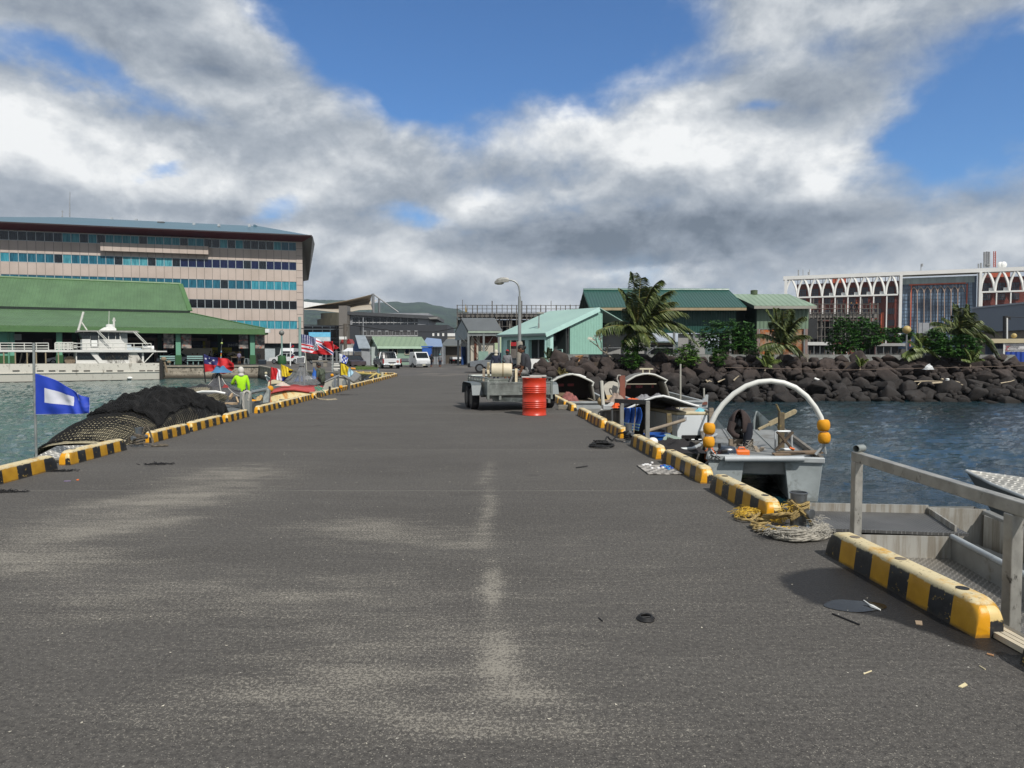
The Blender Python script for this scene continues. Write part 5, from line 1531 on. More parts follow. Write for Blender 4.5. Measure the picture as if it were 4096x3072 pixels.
def palm(label,crown,base,D,specs,leafL,m=None,r=.11,wind=(.75,0,0),seed=1,wide=.035,group=None,cat='palm'):
 m=m or M_PALM
 t=thing('palm_tree',label,cat,base,group=group)
 mid=V(base).lerp(V(crown),.5)+V((.05,0,0))
 MB().tube([base,mid,V(crown)+V((0,0,-.05))],[r*1.25,r,r*.8],9).build('trunk',M_TRUNK,t,smooth=True)
 for i,(dx,dz,bend,dy) in enumerate(specs):
  tip=V(crown)+V((dx,dy,dz))
  n=V((dx,dy,dz)).length
  ctrl=V(crown)+V((dx*.38,dy*.4,dz*.5+bend*n))
  frond(t,crown,ctrl,tip,wind,leafL,m,seed*40+i,nl=max(30,int(62*n/(leafL*2.6))+24),wide=wide*1.4)
 return t
def px_specs(k,cx,cy,D,tips):
 s=OFF[k][2]*D/F
 return[((x-cx)*s,(cy-y)*s,b,dep) for x,y,b,dep in tips]
D1=44.0
palm('large windblown coconut palm in front of the dark green shed',W('G',785,880,D1),W('G',770,1240,D1)+V((0,0,-.1)),D1,px_specs('G',785,880,D1,[(745,130,.10,.4),(1060,240,.34,-.3),(1230,350,.22,.6),(575,330,.12,.5),(1350,650,.40,-.6),(1480,1010,.52,-.9),(1480,850,.42,.7),(280,860,.30,.3),(600,1000,.38,-.7),(1180,980,.5,-1.0),(950,300,.12,1.0),(680,420,.10,-.7),(1300,480,.25,1.2),(700,560,.2,1.5),(1100,800,.4,1.6),(450,760,.35,1.3),(900,1010,.4,-1.5),(830,200,.12,.1),(1000,450,.2,-1.2),(640,800,.3,-1.0)]),1.0,seed=1,wide=.05)
palm('coconut palm in front of the rusty doors of the pale green shed',W('H',865,1060,43.4),W('H',862,1230,43.4),43.4,px_specs('H',865,1060,43.4,[(690,600,.06,.3),(820,580,.08,.4),(1000,590,.10,.6),(1110,690,.25,-.3),(1240,920,.25,.5),(590,1080,.42,.2),(650,1140,.45,-.5),(1010,1120,.5,-.6),(700,760,.15,-.6),(1180,1170,.4,.8),(930,640,.05,-.5),(620,900,.3,.8),(870,620,.05,-.3),(1060,760,.2,.5)]),.75,seed=2,wide=.045)
palm('small bright young palm growing among the crest boulders below the rusty doors',W('H',665,1330,42.6),W('H',655,1375,42.4),42.5,px_specs('H',665,1330,42.5,[(610,1150,.1,.1),(690,1110,.06,.1),(760,1160,.18,.2),(850,1230,.35,.1),(720,1300,.4,-.2),(575,1190,.2,.2),(640,1180,.1,-.2)]),.38,M_PALMY,.04,seed=3)
palm('small yellowish young palm among the crest boulders right of the rusty shed',W('H',1865,1320,42.8),W('H',1855,1365,42.6),42.7,px_specs('H',1865,1320,42.7,[(1815,1170,.08,.1),(1850,1200,.05,.1),(1900,1210,.1,.1),(1970,1220,.3,.1),(1830,1230,.15,.2)]),.2,M_PALMY,.035,seed=4)
palm('tall coconut palm in front of the grey warehouse',W('I',1400,1260,44.5),W('I',1400,1500,44.5),44.5,px_specs('I',1400,1260,44.5,[(1360,850,.05,.3),(1580,950,.15,.4),(1330,900,.08,-.3),(1480,890,.08,.5),(1080,1140,.35,.2),(1240,1010,.2,.5),(1860,1200,.55,.2),(1830,1480,.75,-.3),(1560,1060,.15,-.5),(1150,1060,.3,.9),(1700,1290,.5,-.6),(1440,860,.05,-.2),(1250,1150,.3,-.8)]),.85,seed=5,wide=.045)
palm('bushy low palm on the seawall crest near the globe lamp',W('I',905,1440,44.0),W('I',900,1520,43.9),44,px_specs('I',905,1440,44,[(830,1230,.1,.2),(900,1210,.05,.2),(960,1250,.1,.2),(690,1480,.4,.2),(760,1400,.3,-.3),(1130,1450,.4,.3),(1080,1500,.5,-.3),(800,1300,.15,.4),(700,1520,.5,-.2)]),.6,M_PALMY,.05,seed=6)
palm('young palm sprouting between boulders at the right end of the seawall',W('I',1530,1590,42.4),W('I',1525,1650,42.2),42.3,px_specs('I',1530,1590,42.3,[(1470,1410,.08,.1),(1560,1430,.05,.1),(1650,1460,.2,.2),(1700,1540,.35,.1),(1430,1540,.3,.1),(1610,1420,.1,-.2)]),.3,M_PALMY,.04,seed=7)
palm('spiky young palm on the block wall in front of the mint green building',W('F',1400,1215,45.2),W('F',1400,1240,45.2),45.2,px_specs('F',1400,1215,45.2,[(1400,1075,.02,.1),(1350,1120,.03,.1),(1460,1120,.05,.1),(1500,1155,.1,.1),(1325,1200,.12,.1),(1530,1200,.2,0),(1430,1090,.03,-.2)]),.2,mat('grey_green_leaf','#3d4a33',.5,var=.3,vs=6),.05,seed=8,wide=.05)
palm('withered small palm low among the boulders behind the first cabin boat',W('F',1560,1420,41.6),W('F',1555,1450,41.5),41.6,px_specs('F',1560,1420,41.6,[(1540,1330,.05,.1),(1600,1340,.1,.1),(1640,1390,.3,.1),(1520,1360,.1,.1)]),.22,leaf_material('dry_leaf','#4a4526','#6b6034','#8a7a48',.6),.035,seed=9)
def bush(label,c,rad,n,leaf,m,seed,trunk=None,cat='shrub',droop=.5,holes=.35,name='shrub'):
 rg=random.Random(seed);c=V(c)
 t=thing(name,label,cat,trunk[0]if trunk else c-V((0,0,rad[2])))
 mb=MB()
 tufts=[]
 k=0
 while len(tufts)<n and k<n*6:
  k+=1
  d=V((rg.gauss(0,1),rg.gauss(0,1),rg.gauss(0,1))).normalized()
  s=rg.uniform(.35,1)**.6
  f=fbm((d.x*1.6+seed,d.y*1.6,d.z*1.6),3)
  if f<-holes:continue
  s*=1+.35*f
  tufts.append((c+V((d.x*rad[0]*s,d.y*rad[1]*s,d.z*rad[2]*s)),d))
 for p,d in tufts:
  nl=rg.randint(5,8);az0=rg.uniform(0,6.28)
  for i in range(nl):
   az=az0+i*2.4
   dv=(V((math.cos(az),math.sin(az),rg.uniform(-.2,.5)))+d*.7+V((0,0,-droop*rg.random()))).normalized()
   L=leaf*rg.uniform(.7,1.25);w=L*.24
   sd_=dv.cross(V((0,0,1)));
   sd_=sd_.normalized() if sd_.length>.1 else V((1,0,0))
   sd_=(sd_+V((0,0,rg.uniform(-.5,.5)))).normalized()
   a=p;e=p+dv*L+V((0,0,-droop*L*.3));mid=p+dv*L*.5
   mb.add([a,mid+sd_*w,e,mid-sd_*w],[(0,1,2,3)])
 mb.build('crown',m,t)
 if trunk:
  mb=MB()
  for pts,r in trunk[1]:mb.tube(pts,[r*(1-.5*i/max(1,len(pts)-1)) for i in range(len(pts))],7)
  mb.build('trunk',M_TRUNK,t,smooth=True)
 return t
def bw(k,x,y,D):return W(k,x,y,D)
s44=K7*44/F
def bb(label,k,cx,cy,rx_,ry_,D,n,leaf,m,seed,base=None,**kw):
 sc=K7*D/F
 c=W(k,cx,cy,D)
 tr_=None
 if base:
  b0=W(k,base[0],base[1],D)
  tr_=(b0,[([b0,b0.lerp(c,.5)+V((.05,0,0)),c],.06+.0*D)]+[([b0.lerp(c,.45),c+V((dx*rx_*sc,0,.2*ry_*sc))],.035) for dx in(-.5,.5)])
 return bush(label,c,(rx_*sc,max(.5,min(rx_,ry_)*sc),ry_*sc),n,leaf,m,seed,tr_,**kw)
bb('leafy shrub upper clump at the foot of the large palm','G',750,1030,165,95,43.6,260,.17,M_LEAF,1,(740,1230))
bb('low leafy shrub hanging over the boulders below the large palm','G',720,1225,125,100,43.2,220,.16,M_LEAF,2,(715,1320))
bb('bright green round shrub at the seawall crest right of the large palm','G',1405,1175,175,140,43.2,380,.16,M_LEAFL,3,(1370,1400))
bb('small pale feathery shrub on the block wall beneath the palm','G',1110,1130,110,60,45.6,70,.13,M_LEAFL,4,(1090,1200),holes=.1)
bb('broad dark mango tree in front of the green sheds','G',1880,930,330,200,47.6,620,.20,M_LEAFD,5,(1885,1180),cat='tree',name='mango_tree')
bb('dense dark mango tree against the pale green shed corner','H',400,960,150,200,47.8,380,.20,M_LEAFD,6,(430,1190),cat='tree',name='mango_tree')
bb('small drooping shrub on the seawall crest below the mango tree','H',80,1190,90,95,43.4,150,.18,M_LEAF,7,(90,1290))
bb('large leafy mango tree in front of the scaffolding and arcade','H',1640,940,190,240,47.6,520,.21,M_LEAFD,8,(1750,1180),cat='tree',name='mango_tree')
bb('leafy mango tree right of its neighbour before the arcade','H',1960,900,185,200,47.8,480,.21,M_LEAFD,9,(1830,1190),cat='tree',name='mango_tree')
bb('dark broad shrub beneath the tall palm at the right','I',1370,1380,300,150,43.8,620,.21,M_LEAFD,10,(1400,1540))
bb('round shrub left of the tall palm at the right','I',1090,1300,130,130,44.2,260,.2,M_LEAFD,11,(1180,1510))
bb('small leafy shrub low on the crest beside the grey block','I',1235,1440,65,55,43.4,70,.17,M_LEAF,12)
bb('small shrub by the block wall left of the rusty doors','H',500,1150,70,55,45.8,70,.17,M_LEAF,13)
bb('dark hedge trees behind the globe lamp','I',600,1230,230,80,80,260,.4,M_LEAFD,14,cat='trees')
def frangipani():
 D=44.3
 b0=W('G',485,1222,D)
 t=thing('frangipani_tree','bare branched frangipani with white flowers at the left of the large palm','tree',b0)
 def seg(*p):return[W('G',x,y,D+(.2*(i%2))) for i,(x,y) in enumerate(p)]
 mb=MB()
 for pts,r in((seg((485,1222),(430,1180),(395,1145),(330,1110)),.06),(seg((330,1110),(290,1060),(225,1015),(190,985)),.04),(seg((300,1070),(270,1000),(262,945)),.035),(seg((330,1110),(330,1020),(310,940)),.032),(seg((400,1145),(408,1080),(440,1050),(450,1030)),.035),(seg((410,1100),(390,1060),(385,1020)),.025),(seg((225,1015),(205,1000),(180,990)),.025)):
  mb.tube(pts,[r,r*.9,r*.7,r*.6][:len(pts)],7)
 mb.build('trunk',mat('pale_branch','#8a8172',.9,var=.2),t,smooth=True)
 mf=mat('white_petal','#d9d6c6',.6);ml=M_LEAF
 rg=random.Random(3)
 for(x,y) in((190,960),(262,930),(310,925),(230,975),(320,960)):
  mb=MB();c=W('G',x,y,D)
  for _ in range(16):
   p=c+V((rg.uniform(-.12,.12),rg.uniform(-.1,.1),rg.uniform(-.07,.07)))
   for k in range(5):
    a=k*1.256;mb.add([p,p+V((math.cos(a)*.05,-.02,math.sin(a)*.05)),p+V((math.cos(a+.7)*.055,-.03,math.sin(a+.7)*.055))],[(0,1,2)])
  mb.build('flower_cluster',mf,t)
frangipani()
M_DKG=mat('dark_green_cladding','#123f36',.45,var=.1,vs=.6,corr=(0,.2),corrd=.05)
M_DKGR=mat('dark_green_roofing','#1c473f',.4,var=.1,vs=.4,corr=(0,.24),corrd=.06)
M_TIMB=mat('fascia_timber','#94856a',.8,var=.2)
def dark_shed():
 D=56
 f=Facade(2392,D,2944,D)
 t=thing('green_shed','tall dark green corrugated shed behind the large palm','shed',(12,D,.3))
 ze,zr=f.z(2392,1231),6.85
 ua,ub=2300+290*K7,2300+2035*K7
 zb=f.z(2392,1050+892*K7)
 a,b=f.at(ua,zb),f.at(ub,zb)
 mb=MB();mb.slab([a,b,V((b.x,b.y,ze)),V((a.x,a.y,ze))],(0,.1,0));mb.build('front_cladding',M_DKG,t)
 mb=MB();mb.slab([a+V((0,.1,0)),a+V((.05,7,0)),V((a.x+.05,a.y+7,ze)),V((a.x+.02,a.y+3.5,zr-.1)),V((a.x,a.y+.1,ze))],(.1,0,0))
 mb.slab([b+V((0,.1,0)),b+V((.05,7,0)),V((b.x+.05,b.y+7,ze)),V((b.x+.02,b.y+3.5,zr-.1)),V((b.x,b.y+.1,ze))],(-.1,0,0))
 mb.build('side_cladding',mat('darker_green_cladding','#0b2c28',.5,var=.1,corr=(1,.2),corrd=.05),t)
 e0,e1=W('G',190,572,D-.9),W('G',2165,572,D-.9)
 r0,r1=W('G',118,362,D+3.3),W('G',1985,356,D+3.3)
 r0.x=e0.x-.1;r1.x=e1.x-.1
 e0.z=e1.z=(e0.z+e1.z)/2;r0.z=r1.z=(r0.z+r1.z)/2
 mb=MB();ridge_roof(mb,e0,e1,r0,r1);mb.build('roof',M_DKGR,t)
 mb=MB();mb.tube([r0+V((0,0,.08)),r1+V((0,0,.08))],.13,8);mb.build('ridge_cap',mat('ridge_green','#2a584c',.4),t)
 mb=MB();mb.beam(e0+V((0,-.03,-.10)),e1+V((0,-.03,-.10)),.05,.2);mb.build('fascia',M_TIMB,t)
 for e,r in((e0,r0),(e1,r1)):
  mb=MB();mb.beam(e+V((0,0,-.06)),r+V((0,0,-.06)),.06,.24)
  mb.build('barge_board',mat('barge_green','#1a4f43',.5),t)
 for x in(240,320,640,940,1250,1500,1960):
  mb=MB();p=W('G',x,1160,D-.05);mb.beam((p.x,p.y,.2),(p.x,p.y,zb+.1),.16,.16,up=(0,1,0));mb.build('post',mat('grey_post','#6d7173',.7),t)
 mb=MB();f.rect(mb,2300+320*K7,2300+930*K7,.2,zb-.05,-.3,.05);mb.build('tarpaulin_screen',mat('grey_tarp','#8a8a88',.8,var=.15,vs=.8,bump=.6,bs=1.5),t)
 mb=MB();f.rect(mb,2300+1300*K7,2300+1640*K7,.2,zb-.05,-.3,.05);mb.build('side_screen',MC['grey_tarp'],t)
 mb=MB();mb.beam(W('G',300,1078,D-.3),W('G',1500,1078,D-.3),.06,.06);mb.beam(W('G',900,1150,D-.3),W('G',1040,1050,D-.3),.06,.06);mb.beam(W('G',310,1050,D-.3),W('G',380,1100,D-.3),.06,.06);mb.build('rail',mat('grey_post','#6d7173'),t)
 mb=MB();f.rect(mb,2300+940*K7,2300+1260*K7,.2,zb-.9,-2.5,.05);mb.build('inner_louvre',mat('grey_louvre','#55595a',.7,corr=(2,.12),corrd=.05),t)
 mb=MB();f.rect(mb,2300+940*K7,2300+1260*K7,zb-.9,zb-.7,-2.4,.05);mb.build('inner_beam',mat('pale_timber','#a69a88',.8),t)
 mb=MB();p=[W('G',165,862,D+.5),W('G',165,862,D+6),W('F',1722,918,D+6),W('F',1722,918,D+.5)];p[1].x=p[0].x;p[2].x=p[3].x
 mb.slab(p,(0,0,.08));mb.build('lean_to_roof',mat('lean_to_green','#39443f',.6),t)
 mb=MB();mb.beam((p[3].x+.05,p[3].y,.2),(p[3].x+.05,p[3].y,p[3].z),.12,.12,up=(0,1,0));q=W('F',1830,930,D+.5);mb.beam((q.x,q.y,.2),q,.14,.14,up=(0,1,0));mb.build('lean_to_post',mat('dark_steel_box','#3f4142'),t)
dark_shed()
def pale_shed():
 D=56
 t=thing('green_shed','pale green corrugated shed with rusted doors below','shed',(18.9,D,.3))
 c=mat('sage_cladding','#667a66',.5,var=.12,vs=.7,corr=(0,.3),corrd=.06,c2='#57402f',c2s=.7,c2a=.30)
 rf=mat('sage_roofing','#7b8f7b',.45,var=.12,vs=.4,corr=(0,.42),corrd=.09)
 a,b=W('H',560,840,D),W('H',1210,840,D);b.z=a.z
 ze=W('H',560,560,D).z
 mb=MB();mb.slab([a,b,V((b.x,b.y,ze)),V((a.x,a.y,ze))],(0,.1,0));mb.build('front_cladding',c,t)
 e0,e1=W('H',525,552,D-.7),W('H',1315,550,D-.7);e1.z=e0.z
 r0,r1=W('H',378,408,D+2.6),W('H',1150,413,D+2.6);r1.z=r0.z;r0.x=e0.x-.9;r1.x=e1.x-.9
 mb=MB();ridge_roof(mb,e0,e1,r0,r1);mb.build('roof',rf,t)
 mb=MB();mb.beam(e0+V((0,-.03,-.09)),e1+V((0,-.03,-.09)),.05,.22);mb.build('fascia',mat('grey_fascia','#8c8b82',.7),t)
 MB().beam(e0+V((0,0,-.08)),r0+V((0,0,-.08)),.05,.26).build('barge_board',mat('barge_dark','#2f3b34',.6),t)
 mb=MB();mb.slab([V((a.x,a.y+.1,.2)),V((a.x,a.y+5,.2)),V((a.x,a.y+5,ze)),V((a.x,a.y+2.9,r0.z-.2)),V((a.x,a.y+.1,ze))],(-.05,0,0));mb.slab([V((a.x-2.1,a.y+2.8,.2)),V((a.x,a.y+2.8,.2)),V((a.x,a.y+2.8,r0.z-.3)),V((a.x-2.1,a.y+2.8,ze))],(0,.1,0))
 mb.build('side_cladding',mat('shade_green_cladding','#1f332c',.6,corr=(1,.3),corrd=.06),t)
 m,tt,bb_,tc=newmat('rusted_door')
 o=tc.outputs['Object'];n=tt.noise(o,1.1,6,.62,.5);n2=tt.noise(o,2.3,7,.7)
 col=tt.mix(tt.ss(n,.42,.58),lin('#7c4a22'),lin('#8d7a66'))
 col=tt.mix(tt.ss(n2,.5,.62),col,lin('#a2561c'));col=tt.mix(tt.ss(tt.noise(o,.8,4,.6),.56,.64),col,lin('#3a2218'))
 tt.put(bb_.inputs['Base Color'],col);bb_.inputs['Roughness'].default_value=.85
 for x0,x1 in((598,740),(740,880),(880,1020),(1020,1148)):
  p,q=W('H',x0+3,842,D+.05),W('H',x1-3,842,D+.05)
  mb=MB();mb.slab([V((p.x,p.y,.3)),V((q.x,q.y,.3)),V((q.x,q.y,a.z-.02)),V((p.x,p.y,a.z-.02))],(0,.06,0));mb.build('rusted_door',m,t)
 for x in(575,1160,1186):
  p=W('H',x,842,D-.05);MB().beam((p.x,p.y,.2),(p.x,p.y,a.z),.2 if x!=1160 else.1,.14,up=(0,1,0)).build('post',mat('red_grey_post','#7b6a64',.8) if x!=1160 else mat('grey_post','#6d7173'),t)
 p=W('H',520,1100,D+1);MB().beam((p.x,p.y,.2),(p.x,p.y,a.z),.5,.3,up=(0,1,0)).build('dark_pier',mat('dark_timber','#2b2320',.9),t)
 c0=W('H',525,395,D+2.6);MB().lathe(c0+V((0,0,-.3)),[(.28,0),(.28,.5),(.3,.55),(.2,.6)],12).build('roof_vent',mat('mossy_vent','#4d5a42',.9,var=.4,vs=9),t)
pale_shed()
def mint_building():
 KS=.8333
 A=P(2188,HOR,50);A.z=0;B=P(2009.5,HOR,54.2);B.z=0
 t=thing('mint_building','pale mint green building with a steep corrugated roof and open porch','building',A)
 fr=(B-A).normalized();L=(B-A).length/KS
 gd=V((-fr.y,fr.x,0))
 if gd.dot(A)<0:gd=-gd
 w=mat('mint_wall','#88b0a4',.7,var=.06);wl=mat('mint_pale_frame','#a9cdc6',.7,var=.06)
 rf=mat('mint_roofing','#93b0a6',.5,var=.06,vs=.5)
 cl=mat('mint_cladding','#86b0a2',.5,var=.06,corr=(0,.22),corrd=.05)
 ze,zr,run=3.35,5.6,5.9
 def q(s,k,z):return A+fr*(s*KS)+gd*(k*KS)+V((0,0,.25+z*KS))
 dark=mat('porch_dark','#28302f',.8)
 mb=MB();e0,e1,r0,r1=q(-.25,-.35,ze-.13),q(L+.4,-.35,ze-.13),q(-.25,run,zr),q(L+.4,run,zr)
 ridge_roof(mb,e0,e1,r0,r1);mb.build('roof',rf,t)
 mb=MB();mb.beam(e0+V((0,0,-.06)),e1+V((0,0,-.06)),.12,.14);mb.build('gutter',mat('grey_gutter','#6f7b7a',.5),t)
 MB().beam(e0+V((0,0,-.10)),r0+V((0,0,-.10)),.06,.3).build('barge_board',wl,t)
 mb=MB();mb.slab([q(0,0,2.75),q(L,0,2.75),q(L,0,ze-.05),q(0,0,ze-.05)],gd*.3);mb.build('lintel',wl,t)
 for s0,s1 in((0,.35),(2.5,3.0),(L-.7,L)):
  mb=MB();mb.slab([q(s0,0,0),q(s1,0,0),q(s1,0,2.75),q(s0,0,2.75)],gd*.3);mb.build('porch_pier',wl,t)
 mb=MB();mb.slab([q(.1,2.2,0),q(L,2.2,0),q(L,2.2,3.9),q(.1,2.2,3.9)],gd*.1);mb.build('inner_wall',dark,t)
 for s0,s1 in((.5,2.3),):
  mb=MB();
  for k in range(4):mb.beam(q(s0+k*.6,2.15,.2),q(s0+k*.6,2.15,1.9),.06,.06)
  for z in(.9,1.35,1.9):mb.beam(q(s0,2.15,z),q(s1,2.15,z),.06,.06)
  mb.build('glazing_frame',wl,t)
  mb=MB();mb.slab([q(s0,2.1,.2),q(s1,2.1,.2),q(s1,2.1,1.9),q(s0,2.1,1.9)],gd*.03);mb.build('window',mat('bluish_glass','#39464b',.1),t)
 sl=(zr-ze)/run
 def zk(k):return ze-.05+sl*k
 mb=MB();mb.slab([q(0,0,0),q(0,.7,0),q(0,.7,zk(.7)),q(0,0,zk(0))],fr*.2);mb.slab([q(0,.7,zk(.7)-.35),q(0,2.6,zk(2.6)-.35),q(0,2.6,zk(2.6)),q(0,.7,zk(.7))],fr*.2);mb.build('corner_frame',wl,t)
 mb=MB();mb.slab([q(0,2.6,0),q(0,6.5,0),q(0,6.5,zk(5.6)),q(0,5.9,zk(5.9)),q(0,2.6,zk(2.6))],fr*.12);mb.build('gable_cladding',cl,t)
 mb=MB();mb.slab([q(1.2,.6,0),q(1.2,2.7,0),q(1.2,2.7,4.2),q(1.2,.6,3.4)],fr*.05);mb.build('porch_back',dark,t)
 mb=MB();mb.slab([q(1.1,.8,.1),q(1.1,2.5,.1),q(1.1,2.5,1.75),q(1.1,.8,1.75)],fr*.03);mb.build('window',mat('bluish_glass','#39464b'),t)
 mb=MB()
 for k in(.8,1.65,2.5):mb.beam(q(1.05,k,.1),q(1.05,k,1.75),.06,.08)
 for z in(.55,1.2,1.75):mb.beam(q(1.05,.8,z),q(1.05,2.5,z),.06,.06)
 mb.build('glazing_frame',wl,t)
 mb=MB();mb.tube([q(.05,-.1,ze-.2),q(.05,-.1,0)],.05,6);mb.tube([q(L-.05,-.1,ze-.2),q(L-.05,-.1,0)],.05,6);mb.build('downpipe',wl,t)
 for(s,k) in((1.1,1.0),(1.1,1.6)):
  MB().box(q(s,k,2.9),(.3,.8,.35)).build('air_conditioner',mat('grey_box','#6f7674',.6),t)
mint_building()
def arcade():
 f=Facade(3133,215,4150,190)
 t=thing('arcade_building','large white framed red building with pointed arches and blue glass centre','building',f.at(3600,0))
 wh=mat('white_frame_paint','#dcdcd8',.6,var=.05,vs=.3)
 rd=mat('red_tile_wall','#6e3428',.6,var=.12,vs=.2)
 dk=mat('loggia_shade','#2b1c19',.8)
 org=mat('terracotta_trim','#b4573a',.7,var=.06)
 z=lambda v,u=3133:f.z(u,v)
 zt=f.z(3133,1106);zb1=f.z(3133,1106+14);zm=f.z(3400,1181);zm0=f.z(3400,1187)
 peak=f.z(3263,1109)
 mb=MB();f.rect(mb,3133,4150,zb1,zt,.5,3.5);mb.build('top_beam',wh,t)
 mb=MB();f.rect(mb,3133,3144,0,zb1,.5,1.2);mb.build('end_column',wh,t)
 for u0,u1 in((3592,3603),(3909,3920)):
  mb=MB();f.rect(mb,u0,u1,0,zb1,.6,2.5);mb.build('main_column',wh,t)
 dep=3.0
 zp=f.z(3400,1126)
 for u0,u1 in((3182,3596),(3914,4150)):
  mb=MB();f.rect(mb,u0,u1,0,zp,-dep,.5);mb.build('red_wall',rd,t)
 mb=MB();f.rect(mb,3330,3384,zp,zp+2.2,-dep-6,6);mb.build('roof_house',org,t)
 mb=MB();f.rect(mb,3960,4040,zp,zp+2.0,-dep-6,6);mb.build('roof_house',org,t)
 for u in range(3190,3600,25):
  mb=MB();f.rect(mb,u,u+2.5,zp,zb1,-dep,.3);mb.build('roof_post',mat('roof_post_grey','#5d5a58',.7),t)
 for u0,u1 in((3188,3592),(3920,4150)):
  mb=MB();f.rect(mb,u0,u1,zm0,zm,.4,1.2);mb.build('floor_beam',wh,t)
 peaks=[3165,3214,3263,3312,3361,3412,3462,3514.6,3567]+[3950,4008,4065,4122]
 def half(i):return 24.7 if i<9 else 28.5
 for i,u in enumerate(peaks):
  h=half(i)
  pts=[]
  for k in range(15):
   s=-1+2*k/14
   zz=zm+(peak-zm)*(1-abs(s))**.55 if abs(s)<1 else zm
   pts.append(f.at(u+s*h,zz if k not in(0,14) else zm,.15))
  mb=MB()
  for a,b in zip(pts,pts[1:]):mb.beam(a,b,.5,.42,up=(0,1,0))
  mb.build('arch',wh,t)
  mb=MB();f.rect(mb,u-h-2.4,u-h+2.4,0,zm,.3,.5);mb.build('column',wh,t)
 gl=mat('blue_grey_glass','#4a5561',.12,var=.25,vs=.25);mu=mat('red_muntin','#4a241d',.6)
 ztop=[f.z(3400,v) for v in(1148,1188,1235,1281,1325)];zbot=[f.z(3400,v) for v in(1179,1212,1257,1303,1346)]
 for i,u in enumerate(peaks):
  if i==0:continue
  h=half(i)
  for k in range(5):
   if u>3590 and k>2:continue
   a,b=u-h*.62,u+h*.42
   mb=MB();f.rect(mb,a,b,zbot[k],ztop[k],-dep+.12,.1,0)
   for s in(0,.25,.5,.75,1):f.rect(mb,a+(b-a)*s-.7,a+(b-a)*s+.7,zbot[k],ztop[k],-dep+.2,.12,1)
   for s in(0,.38,.7,1):zc=zbot[k]+(ztop[k]-zbot[k])*s;f.rect(mb,a,b,zc-.05,zc+.05,-dep+.2,.12,1)
   mb.build('window',[gl,mu],t)
  if i in(3,4,5,6,7,9,10):
   MB().box(f.at(u+h*.5,zm+.45,-.4),(1.0,.5,.85),math.atan2(f.r.y,f.r.x)).build('air_conditioner',M_WHITE,t,bevel=.03)
 for u in(3520,):
  mb=MB();f.rect(mb,u,u+12,0,f.z(3520,1248),-dep+.6,.5);mb.build('terracotta_pier',org,t)
 m,tt,b_,tc=newmat('curtained_glass')
 o=tc.outputs['Object'];n=tt.noise(tt.map(o,scl=(1.2,1.2,.06)),1.6,5,.6);n2=tt.noise(o,.12,3,.5)
 col=tt.mix(tt.ss(n,.42,.6),lin('#3f546c'),lin('#8aa0b5'));col=tt.mix(tt.ss(n2,.5,.7),col,lin('#2b3546'))
 tt.put(b_.inputs['Base Color'],col);b_.inputs['Roughness'].default_value=.12
 zg=f.z(3760,1105)
 mb=MB();f.rect(mb,3603,3898,0,zg,-2.2,.3);mb.build('glass_wall',m,t)
 zs=f.z(3760,1131)
 mb=MB()
 nm=24
 for k in range(nm+1):
  u=3603+(3898-3603)*k/nm;f.rect(mb,u-.45,u+.45,0,zg,-2.1,.12)
 for v in range(1140,1400,14):
  zz=f.z(3700,v);f.rect(mb,3603,3898,zz-.04,zz+.04,-2.1,.12)
 mb.build('mullion',mat('glass_mullion','#39424d',.5),t)
 mb=MB();f.rect(mb,3603,3898,zs,zg-.1,-1.95,.08);mb.build('pale_spandrel',mat('pale_spandrel','#93a19f',.3,var=.25,vs=.5,st=(2,1,.2)),t)
 zf0=f.z(3637,1140)
 for a,b,lo,hi in((3637,3641,0,zf0),(3859,3863,0,zf0),(3637,3863,zf0,zf0+.35)):
  mb=MB();f.rect(mb,a,b,lo,hi,-1.7,.4);mb.build('terracotta_frame',org,t)
 zl=f.z(3700,1170);zpk=f.z(3700,1145)
 cream=mat('cream_rib','#a58f80',.6)
 for k in range(8):
  u0=3642+27*k;mb=MB()
  pts=[f.at(u0,0,-1.8),f.at(u0,zl,-1.8),f.at(u0+3,zl+(zpk-zl)*.5,-1.8),f.at(u0+13.5,zpk,-1.8),f.at(u0+24,zl+(zpk-zl)*.5,-1.8),f.at(u0+27,zl,-1.8)]
  for a,b in zip(pts,pts[1:]):mb.beam(a,b,.16,.16,up=(0,1,0))
  mb.build('lancet_rib',cream,t)
 for k in range(11):
  u=3612+27*k;mb=MB();p=f.at(u,zb1-.4,-.5);mb.slab([p,p+f.r*1.6,p+f.r*1.6-f.n*1.5+V((0,0,.35)),p-f.n*1.5+V((0,0,.35))],(0,0,.08));mb.build('louvre',mat('pale_louvre','#d3d0b8',.6),t)
 def aer(lab_u,parts,nm):
  mb=MB()
  for u,v0,v1,r in parts:mb.tube([f.p(u,v0,-2),f.p(u,v1,-2)],r,6)
  mb.build(nm,mat('aerial_grey','#8d8f90',.6),t)
 aer(0,[(3194,1104,1080,.2),(3212,1104,1078,.08),(3235,1100,1088,.3),(3238,1100,1078,.08)],'aerial')
 aer(0,[(3684,1083,1058,.1),(3688,1066,1055,.3)],'aerial')
 aer(0,[(3938,1070,1008,.28),(3947,1070,1006,.2),(3956,1070,1007,.28),(3952,1062,1056,.6),(3914,1072,1055,.2),(3924,1072,1052,.2)],'antenna_cluster')
 mb=MB()
 for u in(3975,3982):mb.tube([f.p(u,1069,-2),f.p(u,1005,-2)],.12,5)
 for k in range(8):mb.beam(f.p(3975,1066-7*k,-2),f.p(3982,1062-7*k,-2),.1,.1)
 mb.build('lattice_mast',mat('red_mast','#a5452c',.6),t)
 for u,v in((4002,1060),(4015,1059)):MB().ball(f.p(u,v,-2),(.9,.4,.9),10,8).build('dish',M_WHITE,t,smooth=True)
arcade()
